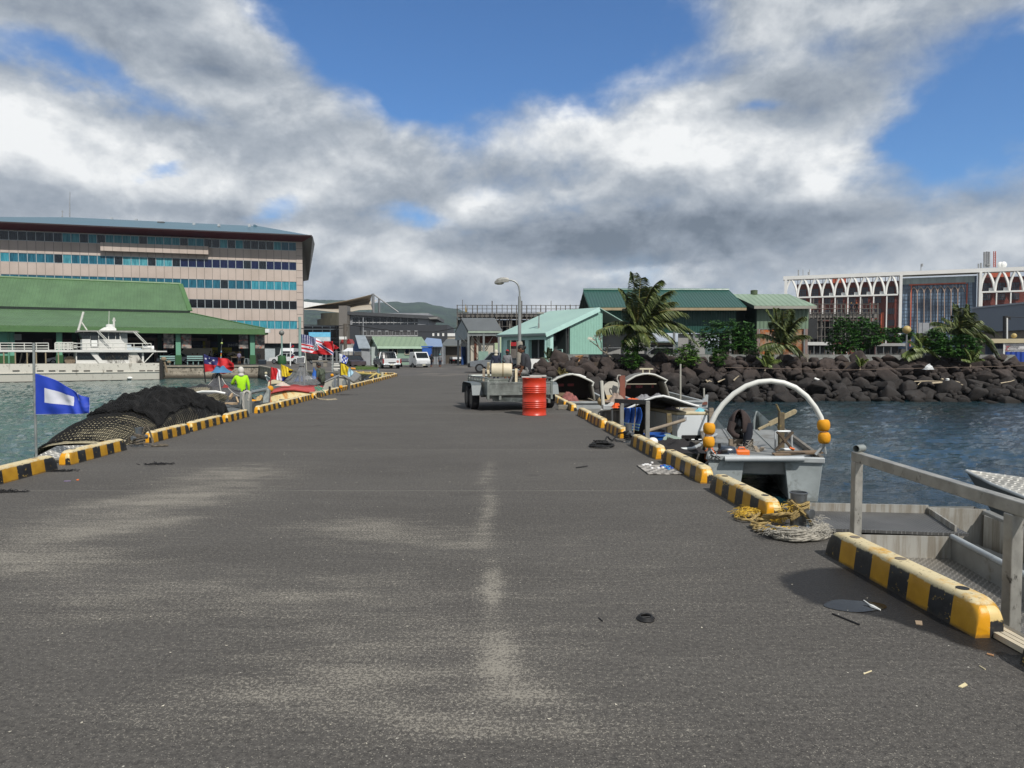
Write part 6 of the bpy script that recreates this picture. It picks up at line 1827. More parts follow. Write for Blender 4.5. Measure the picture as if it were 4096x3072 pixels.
def right_misc():
 f=Facade(3885,112,4200,96)
 t=thing('warehouse','plain blue grey metal warehouse at the right edge','warehouse',f.at(4050,0))
 zt=f.z(3885,1236);zb=f.z(3990,1325)
 mb=MB();f.rect(mb,3885,4200,zb,zt,0,20);mb.build('cladding',mat('blue_grey_cladding','#6a737f',.5,var=.06,vs=.2,corr=(0,1.4),corrd=.03),t)
 mb=MB();f.rect(mb,3885,4200,0,zb,-.4,18);mb.build('lower_wall',mat('beige_wall','#6e675a',.8),t)
 mb=MB();f.rect(mb,3885,4200,zt,zt+.25,.15,.3);mb.build('coping',mat('grey_coping','#8a9098',.5),t)
 f=Facade(3915,72,4200,70)
 t=thing('canopy_stall','long cream roofed canopy with a construction banner at the right edge','canopy',f.at(4050,0))
 z0,z1=f.z(4000,1372),f.z(4000,1355)
 mb=MB();f.rect(mb,3915,4200,z0,z1,0,6);mb.build('roof',mat('cream_roof','#b9ae90',.7,var=.08),t)
 for u in(3893+120,4016):
  mb=MB();f.rect(mb,u-2,u+2,0,z0,-.1,.12);mb.build('post',M_WHITE,t)
 mb=MB();f.rect(mb,4020,4200,f.z(4020,1407),f.z(4020,1373.5),-.2,.06);bn=mb.build('banner',mat('white_banner','#c9c8c8',.6),t)
 mb=MB();f.rect(mb,4020,4200,.2,f.z(4020,1408),-.15,.06);mb.build('blue_tarp',mat('blue_tarp','#123a94',.6,corr=(0,.4),corrd=.04),t)
 lm=mat('grey_print','#77787c',.6)
 lettering('Zhong',.34,f.at(4057,f.z(4057,1384),-.12),f.r,(0,0,1),lm,bn,.01)
 lettering('Construction',.30,f.at(4064,f.z(4064,1397),-.12),f.r,(0,0,1),lm,bn,.01)
 mb=MB()
 q=lambda u,v:f.p(u,v,-.12)
 mb.slab([q(4020,1384),q(4042,1383),q(4040,1388),q(4032,1389),q(4030,1399),q(4041,1400),q(4037,1403),q(4022,1402),q(4024,1394),q(4029,1388)],-f.n*.02);mb.build('logo',mat('maroon_print','#9d5a60',.6),bn)
 mb=MB();f.rect(mb,3940,4012,.2,z0,-3,.1);mb.build('back_cloth',mat('blue_grey_curtain','#5a6680',.8,var=.4,vs=2,st=(3,1,.3)),t)
 mb=MB();f.rect(mb,3978,4008,.2,f.z(3990,1395),-1.2,.5);mb.build('notice_board',M_WHITE,t)
 f=Facade(4000,66,4100,66)
 t=thing('utility_pole','dark timber utility pole with a pale conduit at the right','utility pole',f.at(4022,1))
 b0,b1=f.p(4021,1355),f.p(4021,1264)
 mb=MB();mb.tube([b0,b1],.2,10);mb.build('pole',mat('dark_pole','#2f2f2f',.9),t,smooth=True)
 mb=MB();mb.tube([f.p(4028,1355,.2),f.p(4028,1272,.2)],.07,6);mb.build('conduit',M_WHITE,t)
 mb=MB();mb.beam(f.p(4014,1270),f.p(4038,1268),.1,.12);
 for u in(4016,4020,4034,4039):mb.tube([f.p(u,1268),f.p(u+2,1278)],.06,5)
 mb.build('crossarm',mat('dark_pole','#2f2f2f'),t)
 mb=MB();mb.tube([f.p(4036,1267),f.p(4150,1275)],.025,4);mb.build('wire',M_BLACK,t)
 for(x,y,yb_,D,lab) in((730,1165,1470,60,'yellowed globe lamp on a slim pole by the low palm'),(2085,1242,1280,72,'small yellowed globe lamp above the cream canopy')):
  c=W('I',x,y,D);t=thing('globe_lamp',lab,'street lamp',(c.x,c.y,.3))
  MB().ball(c,.34 if D==60 else.26,16,12).build('globe',mat('yellowed_globe','#a8935c',.5,var=.1),t,smooth=True)
  MB().tube([(c.x,c.y,.3),(c.x,c.y,c.z-.3)],.07,8).build('pole',mat('grey_post','#6d7173'),t)
 f=Facade(3670,84,3760,84)
 t=thing('hoarding','pale grey panel hoarding in front of the glass centre','hoarding',f.at(3710,.3))
 for u0,u1 in((3674,3688),(3690,3716),(3718,3752)):
  mb=MB();f.rect(mb,u0,u1,f.z(3700,1333),f.z(3700,1291),0,.1);mb.build('panel',mat('grey_panel','#83868b',.6),t)
 mb=MB();f.rect(mb,3674,3752,.2,f.z(3700,1333),-.1,.1);mb.build('base',mat('porch_dark','#28302f'),t)
 def stall(lab,u0,u1,vt,vb,D,roofc,wallc):
  f=Facade(u0,D,u1,D)
  t=thing('market_stall',lab,'stall',f.at((u0+u1)/2,.2))
  z1,z0=f.z(u0,vt),f.z(u0,vb)
  mb=MB();f.rect(mb,u0,u1,z0,z1,0,4);mb.build('roof',mat('stall_roof_'+lab.split()[0],roofc,.6,var=.1),t)
  mb=MB();f.rect(mb,u0+4,u1-4,.2,z0,-.6,.1);mb.build('front',mat('stall_front_'+lab.split()[1],wallc,.8,var=.5,vs=1.2,st=(1,1,.6)),t)
  mb=MB()
  for k in range(5):u=u0+3+(u1-u0-6)*k/4;f.rect(mb,u-1,u+1,.2,z0,-.1,.1)
  mb.build('post',mat('grey_post','#6d7173'),t)
 stall('white flat roofed stall between the rusty shed and the mango tree',3228,3330,1368,1381,70,'#b3b4b2','#2b2d2f')
 stall('grey low stall with dark shutters behind the block wall',3500,3626,1373,1384,74,'#8a8a88','#3f4142')
 stall('green topped stall behind the mango tree',3420,3500,1377,1386,76,'#4f7a56','#2f3330')
 stall('blue trimmed stall behind the low palm',3680,3760,1385,1394,70,'#4b5f77','#33383d')
right_misc()
def scaffold(label,u0,u1,D,vtop,vdeck,vdeck2,vbase,nposts,seed,back=None):
 f=Facade(u0,D,u1,D);rg=random.Random(seed)
 t=thing('scaffolding',label,'scaffolding',f.at((u0+u1)/2,.2))
 cm=mat('raw_concrete','#6f6c68',.9,var=.15);sm=mat('grey_scaffold','#57544f',.8,var=.2)
 mb=MB();f.rect(mb,u0,u1,f.z(u0,vdeck2),f.z(u0,vdeck),-.6,8);mb.build('floor_slab',cm,t)
 for k in range(nposts):
  u=u0+(u1-u0)*k/(nposts-1)+rg.uniform(-2,2)
  mb=MB();w=rg.uniform(.08,.17);hgt=vtop+rg.uniform(-2,4)-(18 if k%6==1 else 0)
  mb.beam(f.p(u,vbase,rg.uniform(-.5,.3)),f.p(u,hgt,0),w,w,up=(0,1,0));mb.build('standard',sm,t)
 for v in(vtop+2,vtop+(vdeck-vtop)*.5,vdeck-3,vdeck2+10,vdeck2+40,vdeck2+75):
  if v<vbase:MB().beam(f.p(u0-4,v,.1),f.p(u1+3,v+rg.uniform(-1,1),.1),.08,.08).build('ledger',sm,t)
 for k in range(int((u1-u0)/40)):
  u=u0+40*k+rg.uniform(0,10);mb=MB();f.rect(mb,u,u+7,f.z(u,vbase),f.z(u,vdeck2),-1.2,.6);mb.build('column',cm,t)
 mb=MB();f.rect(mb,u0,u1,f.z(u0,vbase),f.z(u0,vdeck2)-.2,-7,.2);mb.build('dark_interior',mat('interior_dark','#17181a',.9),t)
 return t,f
t,f=scaffold('grey scaffolding round a half built concrete building behind the street lamp',1830,2322,112,1219,1252,1266,1415,26,3)
mb=MB();f.rect(mb,2080,2300,f.z(2080,1415),f.z(2080,1280),-6.5,.1);mb.build('wall_panel',mat('dark_panel','#202224',.8),t)
MB().slab([f.p(1860,1248,.2),f.p(1868,1248,.2),f.p(1862,1215,.2)],(0,.1,0)).build('cloth',mat('khaki_cloth','#8a7748',.9),t)
t,f=scaffold('grey scaffolding frame in front of the arcaded building',3236,3512,102,1214,1254,1270,1368,18,5)
mb=MB();f.rect(mb,3232,3268,f.z(3232,1355),f.z(3232,1275),.3,.1);mb.build('dark_netting',mat('dark_panel','#202224'),t)

# ---- left hand and centre buildings, vehicles
def office():
 f=Facade(12,122.5,1214,136)
 t=thing('office_building','large beige panelled office building with ribbon windows and maroon eaves','building',f.at(600,0))
 def zB(y):return f.z(1188,780+y*K7)
 m,tt,b,tc=newmat('beige_panel_cladding')
 o=tc.outputs['Object'];x,y,z=tt.sep(o)
 al=tt.m('ADD',tt.m('MULTIPLY',x,f.r.x),tt.m('MULTIPLY',y,f.r.y))
 n=tt.noise(o,.25,4,.6)
 col=tt.mix(tt.ss(n,.3,.7),lin('#a99c92'),lin('#b6a9a0'))
 L=(f.B-f.A).length*(1188-12)/(1214-12)
 a0=f.A.x*f.r.x+f.A.y*f.r.y
 NW=36
 ud=f.at(1189,5)
 Lw=(ud.x-f.A.x)*f.r.x+(ud.y-f.A.y)*f.r.y
 fr=tt.m('FRACT',tt.m('MULTIPLY',tt.m('SUBTRACT',al,a0),NW/Lw))
 ln=tt.m('LESS_THAN',tt.m('ABSOLUTE',tt.m('SUBTRACT',fr,.5)),.47)
 col=tt.mix(ln,tuple(c*.52 for c in lin('#a0968c')),col)
 tt.put(b.inputs['Base Color'],col);b.inputs['Roughness'].default_value=.65
 tops=[zB(v) for v in(600,848,1095,1340,1590)];bots=[zB(v) for v in(708,955,1207,1450,1697)]
 ztop=tops[0]+.25
 def at(s,z,off=0):p=f.A+f.r*s+f.n*off;return V((p.x,p.y,z))
 def rect(mb,s0,s1,z0,z1,off=0,dep=.3,mi=0):
  return mb.slab([at(s0,z0,off),at(s1,z0,off),at(s1,z1,off),at(s0,z1,off)],-f.n*dep,mi)
 Lt=(f.B-f.A).length
 edges=[ztop]+[e for p in zip(tops,bots) for e in p]+[3.6]
 for k in range(0,len(edges)-1,2):
  mb=MB();rect(mb,0,Lw,edges[k+1],edges[k],0,.4);mb.build('spandrel',m,t)
 pm=mat('beige_pillar','#afa299',.65,var=.06,vs=.4)
 mb=MB();rect(mb,Lw,Lt,3.6,ztop,.05,18);rect(mb,-14,0,3.6,ztop,.05,.5);mb.build('end_pillar',m if False else pm,t)
 mb=MB()
 for k in range(15):zz=3.6+(ztop-3.6)*k/14;rect(mb,Lw,Lt+.01,zz-.03,zz+.03,.07,.05)
 mb.build('panel_joint',mat('joint_dark','#4f4843',.8),t)
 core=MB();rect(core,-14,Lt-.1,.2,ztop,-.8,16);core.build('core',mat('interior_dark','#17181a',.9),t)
 s0=(f.at(408,20)-f.A).dot(f.r);s1=(f.at(836,20)-f.A).dot(f.r)
 s0=(V((f.at(408,20).x,f.at(408,20).y,0))-f.A).dot(f.r);s1=(V((f.at(836,20).x,f.at(836,20).y,0))-f.A).dot(f.r)
 mb=MB();rect(mb,s0,s1,bots[0]-1.35,bots[0]+.1,1.0,1.0);mb.build('balcony',m,t)
 def cur(name,c1,c2,gl):
  mm,q,bb_,tcc=newmat(name)
  oo=q.n('ShaderNodeObjectInfo');ob=tcc.outputs['Object']
  nn=q.noise(q.map(ob,scl=(3.2,3.2,.25)),1.9,4,.6)
  q.put(bb_.inputs['Base Color'],q.mix(q.ss(nn,.38,.62),lin(c1),lin(c2)))
  bb_.inputs['Roughness'].default_value=.12;bb_.inputs['Specular IOR Level'].default_value=gl
  return mm
 MW=[cur('teal_curtain','#347482','#569aa3',.3),cur('deep_teal_curtain','#16495c','#26667a',.4),cur('dark_pane','#10181d','#1c2830',.5),cur('navy_curtain','#10193a','#182347',.4),cur('black_pane','#07090d','#0c1015',.5),cur('bright_aqua_curtain','#2b7486','#4492a2',.25)]
 rg=random.Random(9)
 pat=['2222220,2002200,0022,00222,0000,2,0,2222,20,02000'.replace(',',''),None,None,None,None]
 rows=['222222 2002020 000 200 002 0022 0 2 0 222 20 1100'.replace(' ',''),'5111112011111'+'2000'+'200'+'2333'+'33333'+'2323'+'333','1111111111111111'+'11111'+'111'+'1121'+'11'+'55555555','4'*36,'5'*20+'2550255055555555']
 fm=mat('pale_window_frame','#a9b2b5',.4,.2)
 n=0;rest=MB()
 for k in range(5):
  row=(rows[k]+'0'*36)[:36]
  for j in range(NW):
   c=int(row[j])
   sa,sb=Lw*j/NW+.02,Lw*(j+1)/NW-.02
   mi=c
   hid=(k==2 and j<14) or k>=3
   if n<100 and not hid:
    mb=MB();rect(mb,sa,sb,bots[k]+.05,tops[k]-.05,-.10,.06);mb.build('window',MW[mi],t);n+=1
   else:
    rect(rest,sa,sb,bots[k]+.05,tops[k]-.05,-.10,.06,mi)
  mb=MB()
  for j in range(NW+1):s=Lw*j/NW;rect(mb,s-.045,s+.045,bots[k],tops[k],-.04,.08)
  rect(mb,0,Lw,bots[k],bots[k]+.07,.02,.1);rect(mb,0,Lw,tops[k]-.06,tops[k],-.02,.1)
  mb.build('window_frame',fm,t)
 kind(rest.build('window',MW,t),'stuff')
 zr1,zr0=f.z(1150,1345),f.z(1150,1358)
 mb=MB();rect(mb,-14,Lt,zr0,zr1,-.5,.3);mb.build('red_band',mat('dark_red_band','#5d1217',.6),t)
 mb=MB();rect(mb,-14,Lt,.2,zr0,-.7,.3);mb.build('shopfront_glass',mat('shopfront_glass','#2a3032',.1,var=.4,vs=.4),t)
 mb=MB()
 for k in range(14):s=Lt*k/13;rect(mb,s-.05,s+.05,.2,zr0,-.6,.1)
 rect(mb,Lt-7.3,Lt-5.2,.2,2.6,-.6,.12)
 mb.build('shopfront_frame',fm,t)
 mar=mat('maroon_soffit','#5c1320',.6,var=.1)
 o0,o1=4.2,4.0
 zl=f.z(600,905,o0) if False else None
 ze=P(1251,942,132.2).z
 def ev(s,z,off):return at(s,z,off)
 sx0,sx1=-16,Lt+1.8
 zin=tops[0]+.12
 mb=MB();mb.slab([ev(sx0,zin,.1),ev(Lt,zin,.1),ev(sx1,ze,3.6),ev(sx0,ze,3.6)],(0,0,.12));mb.build('soffit',mar,t)
 mb=MB();mb.beam(ev(sx0,ze+.1,3.62),ev(sx1,ze+.1,3.62),.1,.22);mb.build('eave_edge',mat('eave_dark','#2c1a1c',.6),t)
 mb=MB();mb.slab([ev(Lt+.02,zin,0),ev(sx1,ze,3.6),ev(sx1+.4,ze,-6),ev(Lt+.9,zin-6.2,-10),ev(Lt+.02,zin-6.5,-9)],f.r*.15);mb.build('end_fin',mat('grey_fin','#76756f',.6),t)
 rr=mat('blue_metal_roof','#53707f',.4,.2,var=.06,vs=.3)
 ra,rb=P(278,868,130),P(1040,906,139)
 zrd=(ra.z+rb.z)/2;ra.z=rb.z=zrd
 e0,e1,e2,e3=ev(sx0,ze+.15,3.5),ev(sx1,ze+.15,3.5),ev(sx1,ze+.15,-16),ev(sx0,ze+.15,-16)
 mb=MB();mb.add([e0,e1,e2,e3,ra,rb],[(0,1,5,4),(1,2,5),(2,3,4,5),(3,0,4)]);mb.build('roof',rr,t)
 mb=MB();mb.beam(rb+V((-.5,-1,0)),rb+V((-.5,-1,-1.2)),.3,1.6,up=(0,1,0));mb.build('ridge_box',rr,t)
 for u,v in((447,876),(545,881),(776,897),(876,901),(998,903)):MB().box(P(u,v,134),(.4,.4,.5)).build('roof_vent',mat('pale_vent','#a9adb0',.5),t)
 MB().box(P(645,893,133),(1.1,.8,.5)).build('rooftop_unit',mat('dark_unit','#4d5152',.8,var=.5,vs=4),t)
 mb=MB();mb.tube([P(279,868,131),P(279,810,131)],.10,6);mb.tube([P(279,812,131),P(280,768,131)],.06,6);mb.build('flag_mast',mat('pale_mast','#8a8e92',.5),t)
 mb=MB();mb.tube([P(250,876,131),P(249,842,131)],.07,5);mb.tube([P(246,846,131),P(256,848,131)],.05,5);mb.tube([P(245,866,131),P(254,866,131)],.05,5);mb.build('aerial',mat('aerial_grey','#8d8f90'),t)
office()
Q0=.25
def market():
 e0,e1=P(-420,1300,74),P(1071,1320,90)
 zE=e1.z;e0.z=zE
 rr=(e1-e0).normalized();nn=V((rr.y,-rr.x,0))
 if nn.dot(-e0)<0:nn=-nn
 t=thing('market_hall','long open market hall with two tier green corrugated roof on the left','market hall',(e0+e1)/2-V((0,0,zE-Q0)))
 def corrmat(name,col,per,d):
  m,q,b,tc=newmat(name);o=tc.outputs['Object'];x,y,z=q.sep(o)
  al=q.m('ADD',q.m('MULTIPLY',x,rr.x),q.m('MULTIPLY',y,rr.y))
  w=q.m('SINE',q.m('MULTIPLY',al,2*math.pi/per))
  n=q.noise(q.map(o,scl=(1,1,.5)),.5,6,.65);n2=q.noise(q.map(o,scl=(4,4,.4)),.8,5,.7)
  c=q.mix(q.ss(n,.3,.7),tuple(k*.85 for k in lin(col)),tuple(k*1.12 for k in lin(col)))
  c=q.mix(q.ss(n2,.58,.74,0,.5),c,lin('#6d8f67'))
  q.put(b.inputs['Base Color'],c);b.inputs['Roughness'].default_value=.5
  q.put(b.inputs['Normal'],q.bump(w,1,d*.32));return m
 g1=corrmat('market_green_roof','#4f6b4a',.40,.10);g2=corrmat('market_green_lower_roof','#4d6a46',.36,.08)
 gr=mat('market_green_trim','#45673c',.5,var=.1)
 a1=P(761,1256,100);a0=P(-420,1233,84);a0.z=a1.z
 a0=a1+(a0-a1).dot(rr)*rr
 mb=MB();back1=a1-nn*22;
 mb.slab([e0,e1,a1,a0],(0,0,.12));mb.slab([e1,e1-nn*32,a1-nn*12,a1],(0,0,.12));mb.build('lower_roof',g2,t)
 mb=MB();mb.beam(e1+V((0,0,.15)),a1+V((0,0,.15)),.35,.12);mb.build('hip_cap',gr,t)
 b1=P(722,1139,105.5);b0=b1-rr*90;c1=a1+V((0,0,.35))-nn*.3;c0=c1-rr*100
 mb=MB();mb.slab([c0,c1,b1,b0],(0,0,.12));mb.slab([c1,c1-nn*12,b1-nn*.5,b1],(0,0,.12));mb.build('upper_roof',g1,t)
 mb=MB();mb.beam(c1+V((0,0,.12)),b1+V((0,0,.12)),.6,.14);mb.build('hip_cap',gr,t)
 mb=MB();mb.tube([b0+V((0,0,.1)),b1+V((0,0,.1))],.2,8);mb.build('ridge_cap',gr,t)
 mb=MB();mb.slab([a0+V((0,0,.1)),a1+V((0,0,.1)),a1+V((0,0,.45)),a0+V((0,0,.45))],-nn*.8);mb.build('clerestory',mat('clerestory_dark','#12231a',.8),t)
 mb=MB();mb.beam(e0+V((0,0,-.28)),e1+V((0,0,-.28)),.08,.6);mb.beam(e1+V((0,0,-.28)),e1-nn*12+V((0,0,-.28)),.08,.6);mb.build('fascia',gr,t)
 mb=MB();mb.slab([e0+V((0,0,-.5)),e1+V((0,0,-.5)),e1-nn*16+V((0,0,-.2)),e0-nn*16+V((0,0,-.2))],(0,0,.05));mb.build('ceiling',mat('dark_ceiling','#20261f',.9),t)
 MB().box(e1+V((.0,0,-.1)),(.5,.5,.5)).build('gutter_head',M_WHITE,t)
 def on(u,off):
  c=V((0,0,H));A=V((e0.x,e0.y,0))-nn*off;r=ray(u,1440);k=(A-c).dot(nn)/V((r.x,r.y,0)).dot(nn)
  q=c+r*k;q.z=Q0;return q
 lg,dg=mat('mint_column','#5d9078',.7,var=.08),mat('dark_green_column','#1f4d26',.7,var=.1)
 cols=[]
 for u in(-260,240,714,1010):
  p=on(u,1.2);cols.append(p)
  ang=math.atan2(rr.y,rr.x)
  MB().box(p+V((0,0,2.6)),(.55,.55,2.9),ang).build('column',lg,t)
  MB().box(p+V((0,0,.58)),(.7,.7,1.16),ang).build('column_base',dg,t)
 for u in(985,880,640,440,300):
  p=on(u,8.5);MB().box(p+V((0,0,2)),(.5,.5,4),math.atan2(rr.y,rr.x)).build('inner_column',mat('inner_green_column','#24453a',.8),t)
 m,q,b,tc=newmat('picture_board');o=tc.outputs['Object']
 n=q.noise(o,1.6,5,.6);n2=q.noise(o,2.6,4,.6)
 c=q.mix(q.ss(n,.42,.58),lin('#8f8a83'),lin('#4a4a4a'));c=q.mix(q.ss(n2,.58,.64),c,lin('#a8573f'));q.put(b.inputs['Base Color'],c)
 for u,side in((714,(-1,1)),(1010,(-1,1))):
  for s in side:
   p=on(u,1.2)+rr*(s*1.05 if s<0 else.92)
   for z0,z1 in((3.15,3.95),(1.95,3.1)):
    if s>0 and u==1010 and False:continue
    mb=MB();mb.slab([p+rr*-.55+V((0,0,z0-Q0+.3)),p+rr*.55+V((0,0,z0-Q0+.3)),p+rr*.55+V((0,0,z1-Q0+.3)),p-rr*.55+V((0,0,z1-Q0+.3))],-nn*.06);mb.build('picture_board',m,t)
 w0,w1=on(-300,2.0),on(60,2.0)
 mb=MB();mb.slab([w0+V((0,0,1.1)),w1+V((0,0,1.1)),w1+V((0,0,4.3)),w0+V((0,0,4.3))],-nn*.3);mb.build('mint_wall',mat('mint_plaster','#5f9a86',.8,var=.08),t)
 mb=MB();mb.slab([w0,w1,w1+V((0,0,1.1)),w0+V((0,0,1.1))],-nn*.32);mb.build('green_dado',dg,t)
 p=on(18,1.95);MB().box(p+V((0,0,1.9)),(1.0,.1,1.0),math.atan2(rr.y,rr.x)).build('barred_window',mat('dark_bars','#2b3230',.7,corr=(0,.15),corrd=.05),t)
 p=on(72,2.2);MB().box(p+V((0,0,3.2)),(.8,.4,.7),math.atan2(rr.y,rr.x)).build('air_conditioner',mat('grey_box','#6f7674'),t)
 p=on(36,1.9);MB().tube([p+V((0,0,4.2)),p+V((0,0,.2))],.1,6).build('downpipe',lg,t)
 def bk(u,off=13):return on(u,off)
 def panel(name,u0,u1,z0,z1,mm,off=13.0,dep=.1):
  a,b_=bk(u0,off),bk(u1,off);mb=MB();mb.slab([V((a.x,a.y,z0)),V((b_.x,b_.y,z0)),V((b_.x,b_.y,z1)),V((a.x,a.y,z1))],-nn*dep);return mb.build(name,mm,t)
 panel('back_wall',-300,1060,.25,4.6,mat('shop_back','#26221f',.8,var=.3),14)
 pk=mat('pink_tile_frame','#8f7d73',.7)
 panel('shop_lintel',320,830,3.35,3.75,pk,13)
 for u0,u1 in((618,638),(822,842)):panel('shop_pier',u0,u1,.3,3.4,pk,12.9)
 for u0,u1 in((175,210),(225,320)):panel('striped_awning_wall',u0,u1,1.2,3.5,mat('awning_stripes','#5b4340',.8,var=.5,vs=3,st=(2,2,.2)),13)
 nb_=mat('navy_sign','#121c3c',.5);yl=mat('lime_yellow_sign','#b9ad2c',.6)
 wt=mat('sign_white','#b9bcc4',.5)
 ang_up=(0,0,1)
 def sign(u0,u1,z0,z1,mm,txt=None,size=.5,tm=wt,off=12.6,tu=None,tz=None,align='CENTER',shear=0):
  o=panel('shop_sign',u0,u1,z0,z1,mm,off)
  if txt:
   u=tu if tu is not None else(u0+u1)/2
   p=on(u,off-.05);lettering(txt,size,V((p.x,p.y,(z0+z1)/2 if tz is None else tz)),rr,ang_up,tm,o,.01,align=align,shear=shear)
 sign(646,690,2.35,3.2,nb_,'pacific',.62,tu=657,align='LEFT')
 sign(744,820,1.0,3.3,nb_,'Send Money Away',.42,mat('sign_grey','#5c6478',.5),tu=784,tz=2.7,shear=.3)
 sign(812,822,2.2,3.3,yl)
 sign(846,945,2.5,3.25,nb_,'pacific',.66,tu=912,align='LEFT',tz=2.85)
 sign(847,928,.4,2.45,yl,'Transferring',.78,mat('sign_dark_ink','#26331c',.6),tz=1.95,tu=893,shear=.25)
 sign(930,965,1.0,1.9,mat('ochre_sign','#a87e1e',.6))
 for u0,u1 in((652,672),(560,600),(350,420)):panel('glass_door',u0,u1,.3,2.3,mat('door_frame_grey','#4c5052',.4),13)
 return on,rr,nn,t
ON,MR,MN,MKT=market()
MANG=math.atan2(MR.y,MR.x)
def market_things():
 tm=mat('pale_teal_bench','#7d9c98',.6,var=.1)
 def bench(lab,u0,u1,off,rows,group=None):
  a,b=ON(u0,off),ON(u1,off)
  t=thing('bench',lab,'bench',a,group=group)
  for k,z in enumerate(rows):
   MB().beam(a+V((0,0,z)),b+V((0,0,z)),.35 if k==0 else.05,.07 if k==0 else.16).build('seat' if k==0 else 'back_rail',tm,t)
  for f in(.03,.35,.65,.97):
   p=a.lerp(b,f);MB().beam(p,p+V((0,0,rows[0])),.08,.08,up=(0,1,0)).build('leg',tm,t)
 bench('pale teal slatted bench in the market left of the middle column',640,700,0.9,(.5,1.0,.75))
 bench('pale teal slatted bench in the market right of the middle column',748,818,.9,(.5,1.0,.75))
 a,b=ON(925,1.5),ON(978,1.5)
 t=thing('stall_table','wooden stall table under the market roof beside the woman in lilac','table',a)
 MB().beam(a+V((0,0,.9)),b+V((0,0,.9)),.8,.06).build('top',M_WOOD,t)
 for f in(.03,.5,.97):p=a.lerp(b,f);MB().beam(p,p+V((0,0,.88)),.07,.07,up=(0,1,0)).build('leg',M_WOOD,t)
 mb=MB();rg=random.Random(6)
 for _ in range(40):p=a.lerp(b,rg.uniform(-.1,.5))+V((rg.uniform(-.3,.3),rg.uniform(-.3,.3),1.0+rg.random()*.5));mb.tube([p,p+V((rg.uniform(-.4,.4),0,rg.uniform(-.2,.3)))],.05,5)
 tag(mb.build('produce_heap',mat('dark_produce','#23211d',.9)),'dark heap of produce piled on the stall table','produce')
 a=ON(988,1.0)
 t=thing('stool','grey plastic stool on the market edge left of the right column','stool',a)
 MB().box(a+V((0,0,.72)),(.42,.42,.05)).build('seat',mat('grey_plastic','#7b8487',.5),t)
 for x in(-.18,.18):
  for y in(-.18,.18):MB().beam(a+V((x*1.4,y*1.4,0)),a+V((x,y,.7)),.07,.07).build('leg',MC['grey_plastic'],t)
 p=ON(1128,-1.5)
 t=thing('globe_lamp','grey lamp post with round globe on a green drum base beside the market','street lamp',p)
 MB().tube([p+V((0,0,1.0)),p+V((0,0,3.75))],.11,8).build('pole',mat('teal_grey_pole','#7d9691',.6),t)
 MB().lathe(p,[(.5,0),(.56,.3),(.5,.9),(.42,1.1)],14).build('base',dgm(),t,smooth=True)
 MB().ball(p+V((0,0,3.95)),.33,14,10).build('globe',mat('grey_globe','#6b6d6a',.4),t,smooth=True)
 p=ON(1050,-2.0);t=thing('cool_box','dark cool box on the quay beside the woman in black','cool box',p)
 MB().box(p+V((0,0,.25)),(.8,.5,.5)).build('body',mat('dark_blue_box','#1c2630',.5),t,bevel=.03);MB().box(p+V((0,0,.54)),(.84,.54,.08)).build('lid',mat('lid_grey','#4b5560',.5),t)
def dgm():return mat('dark_green_column','#1f4d26')
market_things()
def quay():
 m,t,b,tc=newmat('stained_quay_wall')
 o=tc.outputs['Object'];z=t.sep(o)[2]
 n=t.noise(t.map(o,scl=(1,1,3)),.9,7,.65);n2=t.noise(o,4,6,.7)
 c=t.mix(t.ss(n,.35,.65),lin('#7d766a'),lin('#a49b8c'));c=t.mix(t.ss(n2,.5,.62),c,lin('#5a5348'))
 c=t.mix(t.ss(t.m('ADD',z,t.m('MULTIPLY',n2,.5)),-.35,-.75),c,lin('#4b443a'));c=t.mix(t.ss(z,-.95,-1.15),c,lin('#25251f'))
 t.put(b.inputs['Base Color'],c);b.inputs['Roughness'].default_value=.9;t.put(b.inputs['Normal'],t.bump(n2,.6,.06))
 tw=thing('quay_wall','stained concrete quay wall behind the basin','wall',(-40,76,0))
 pts=QUAY
 for a,c_ in zip(pts,pts[1:]):
  d=(c_-a);nrm=V((d.y,-d.x,0)).normalized()
  if nrm.dot(-a)<0:nrm=-nrm
  mb=MB();mb.slab([V((a.x,a.y,-2.5)),V((c_.x,c_.y,-2.5)),V((c_.x,c_.y,c_.z+.02)),V((a.x,a.y,a.z+.02))],nrm*.06);mb.build('face',m,tw)
  mb=MB();mb.beam(a+nrm*.05+V((0,0,-.02)),c_+nrm*.05+V((0,0,-.02)),.3,.14);mb.build('cope',mat('pale_cope','#8f887b',.9,var=.2),tw)
quay()
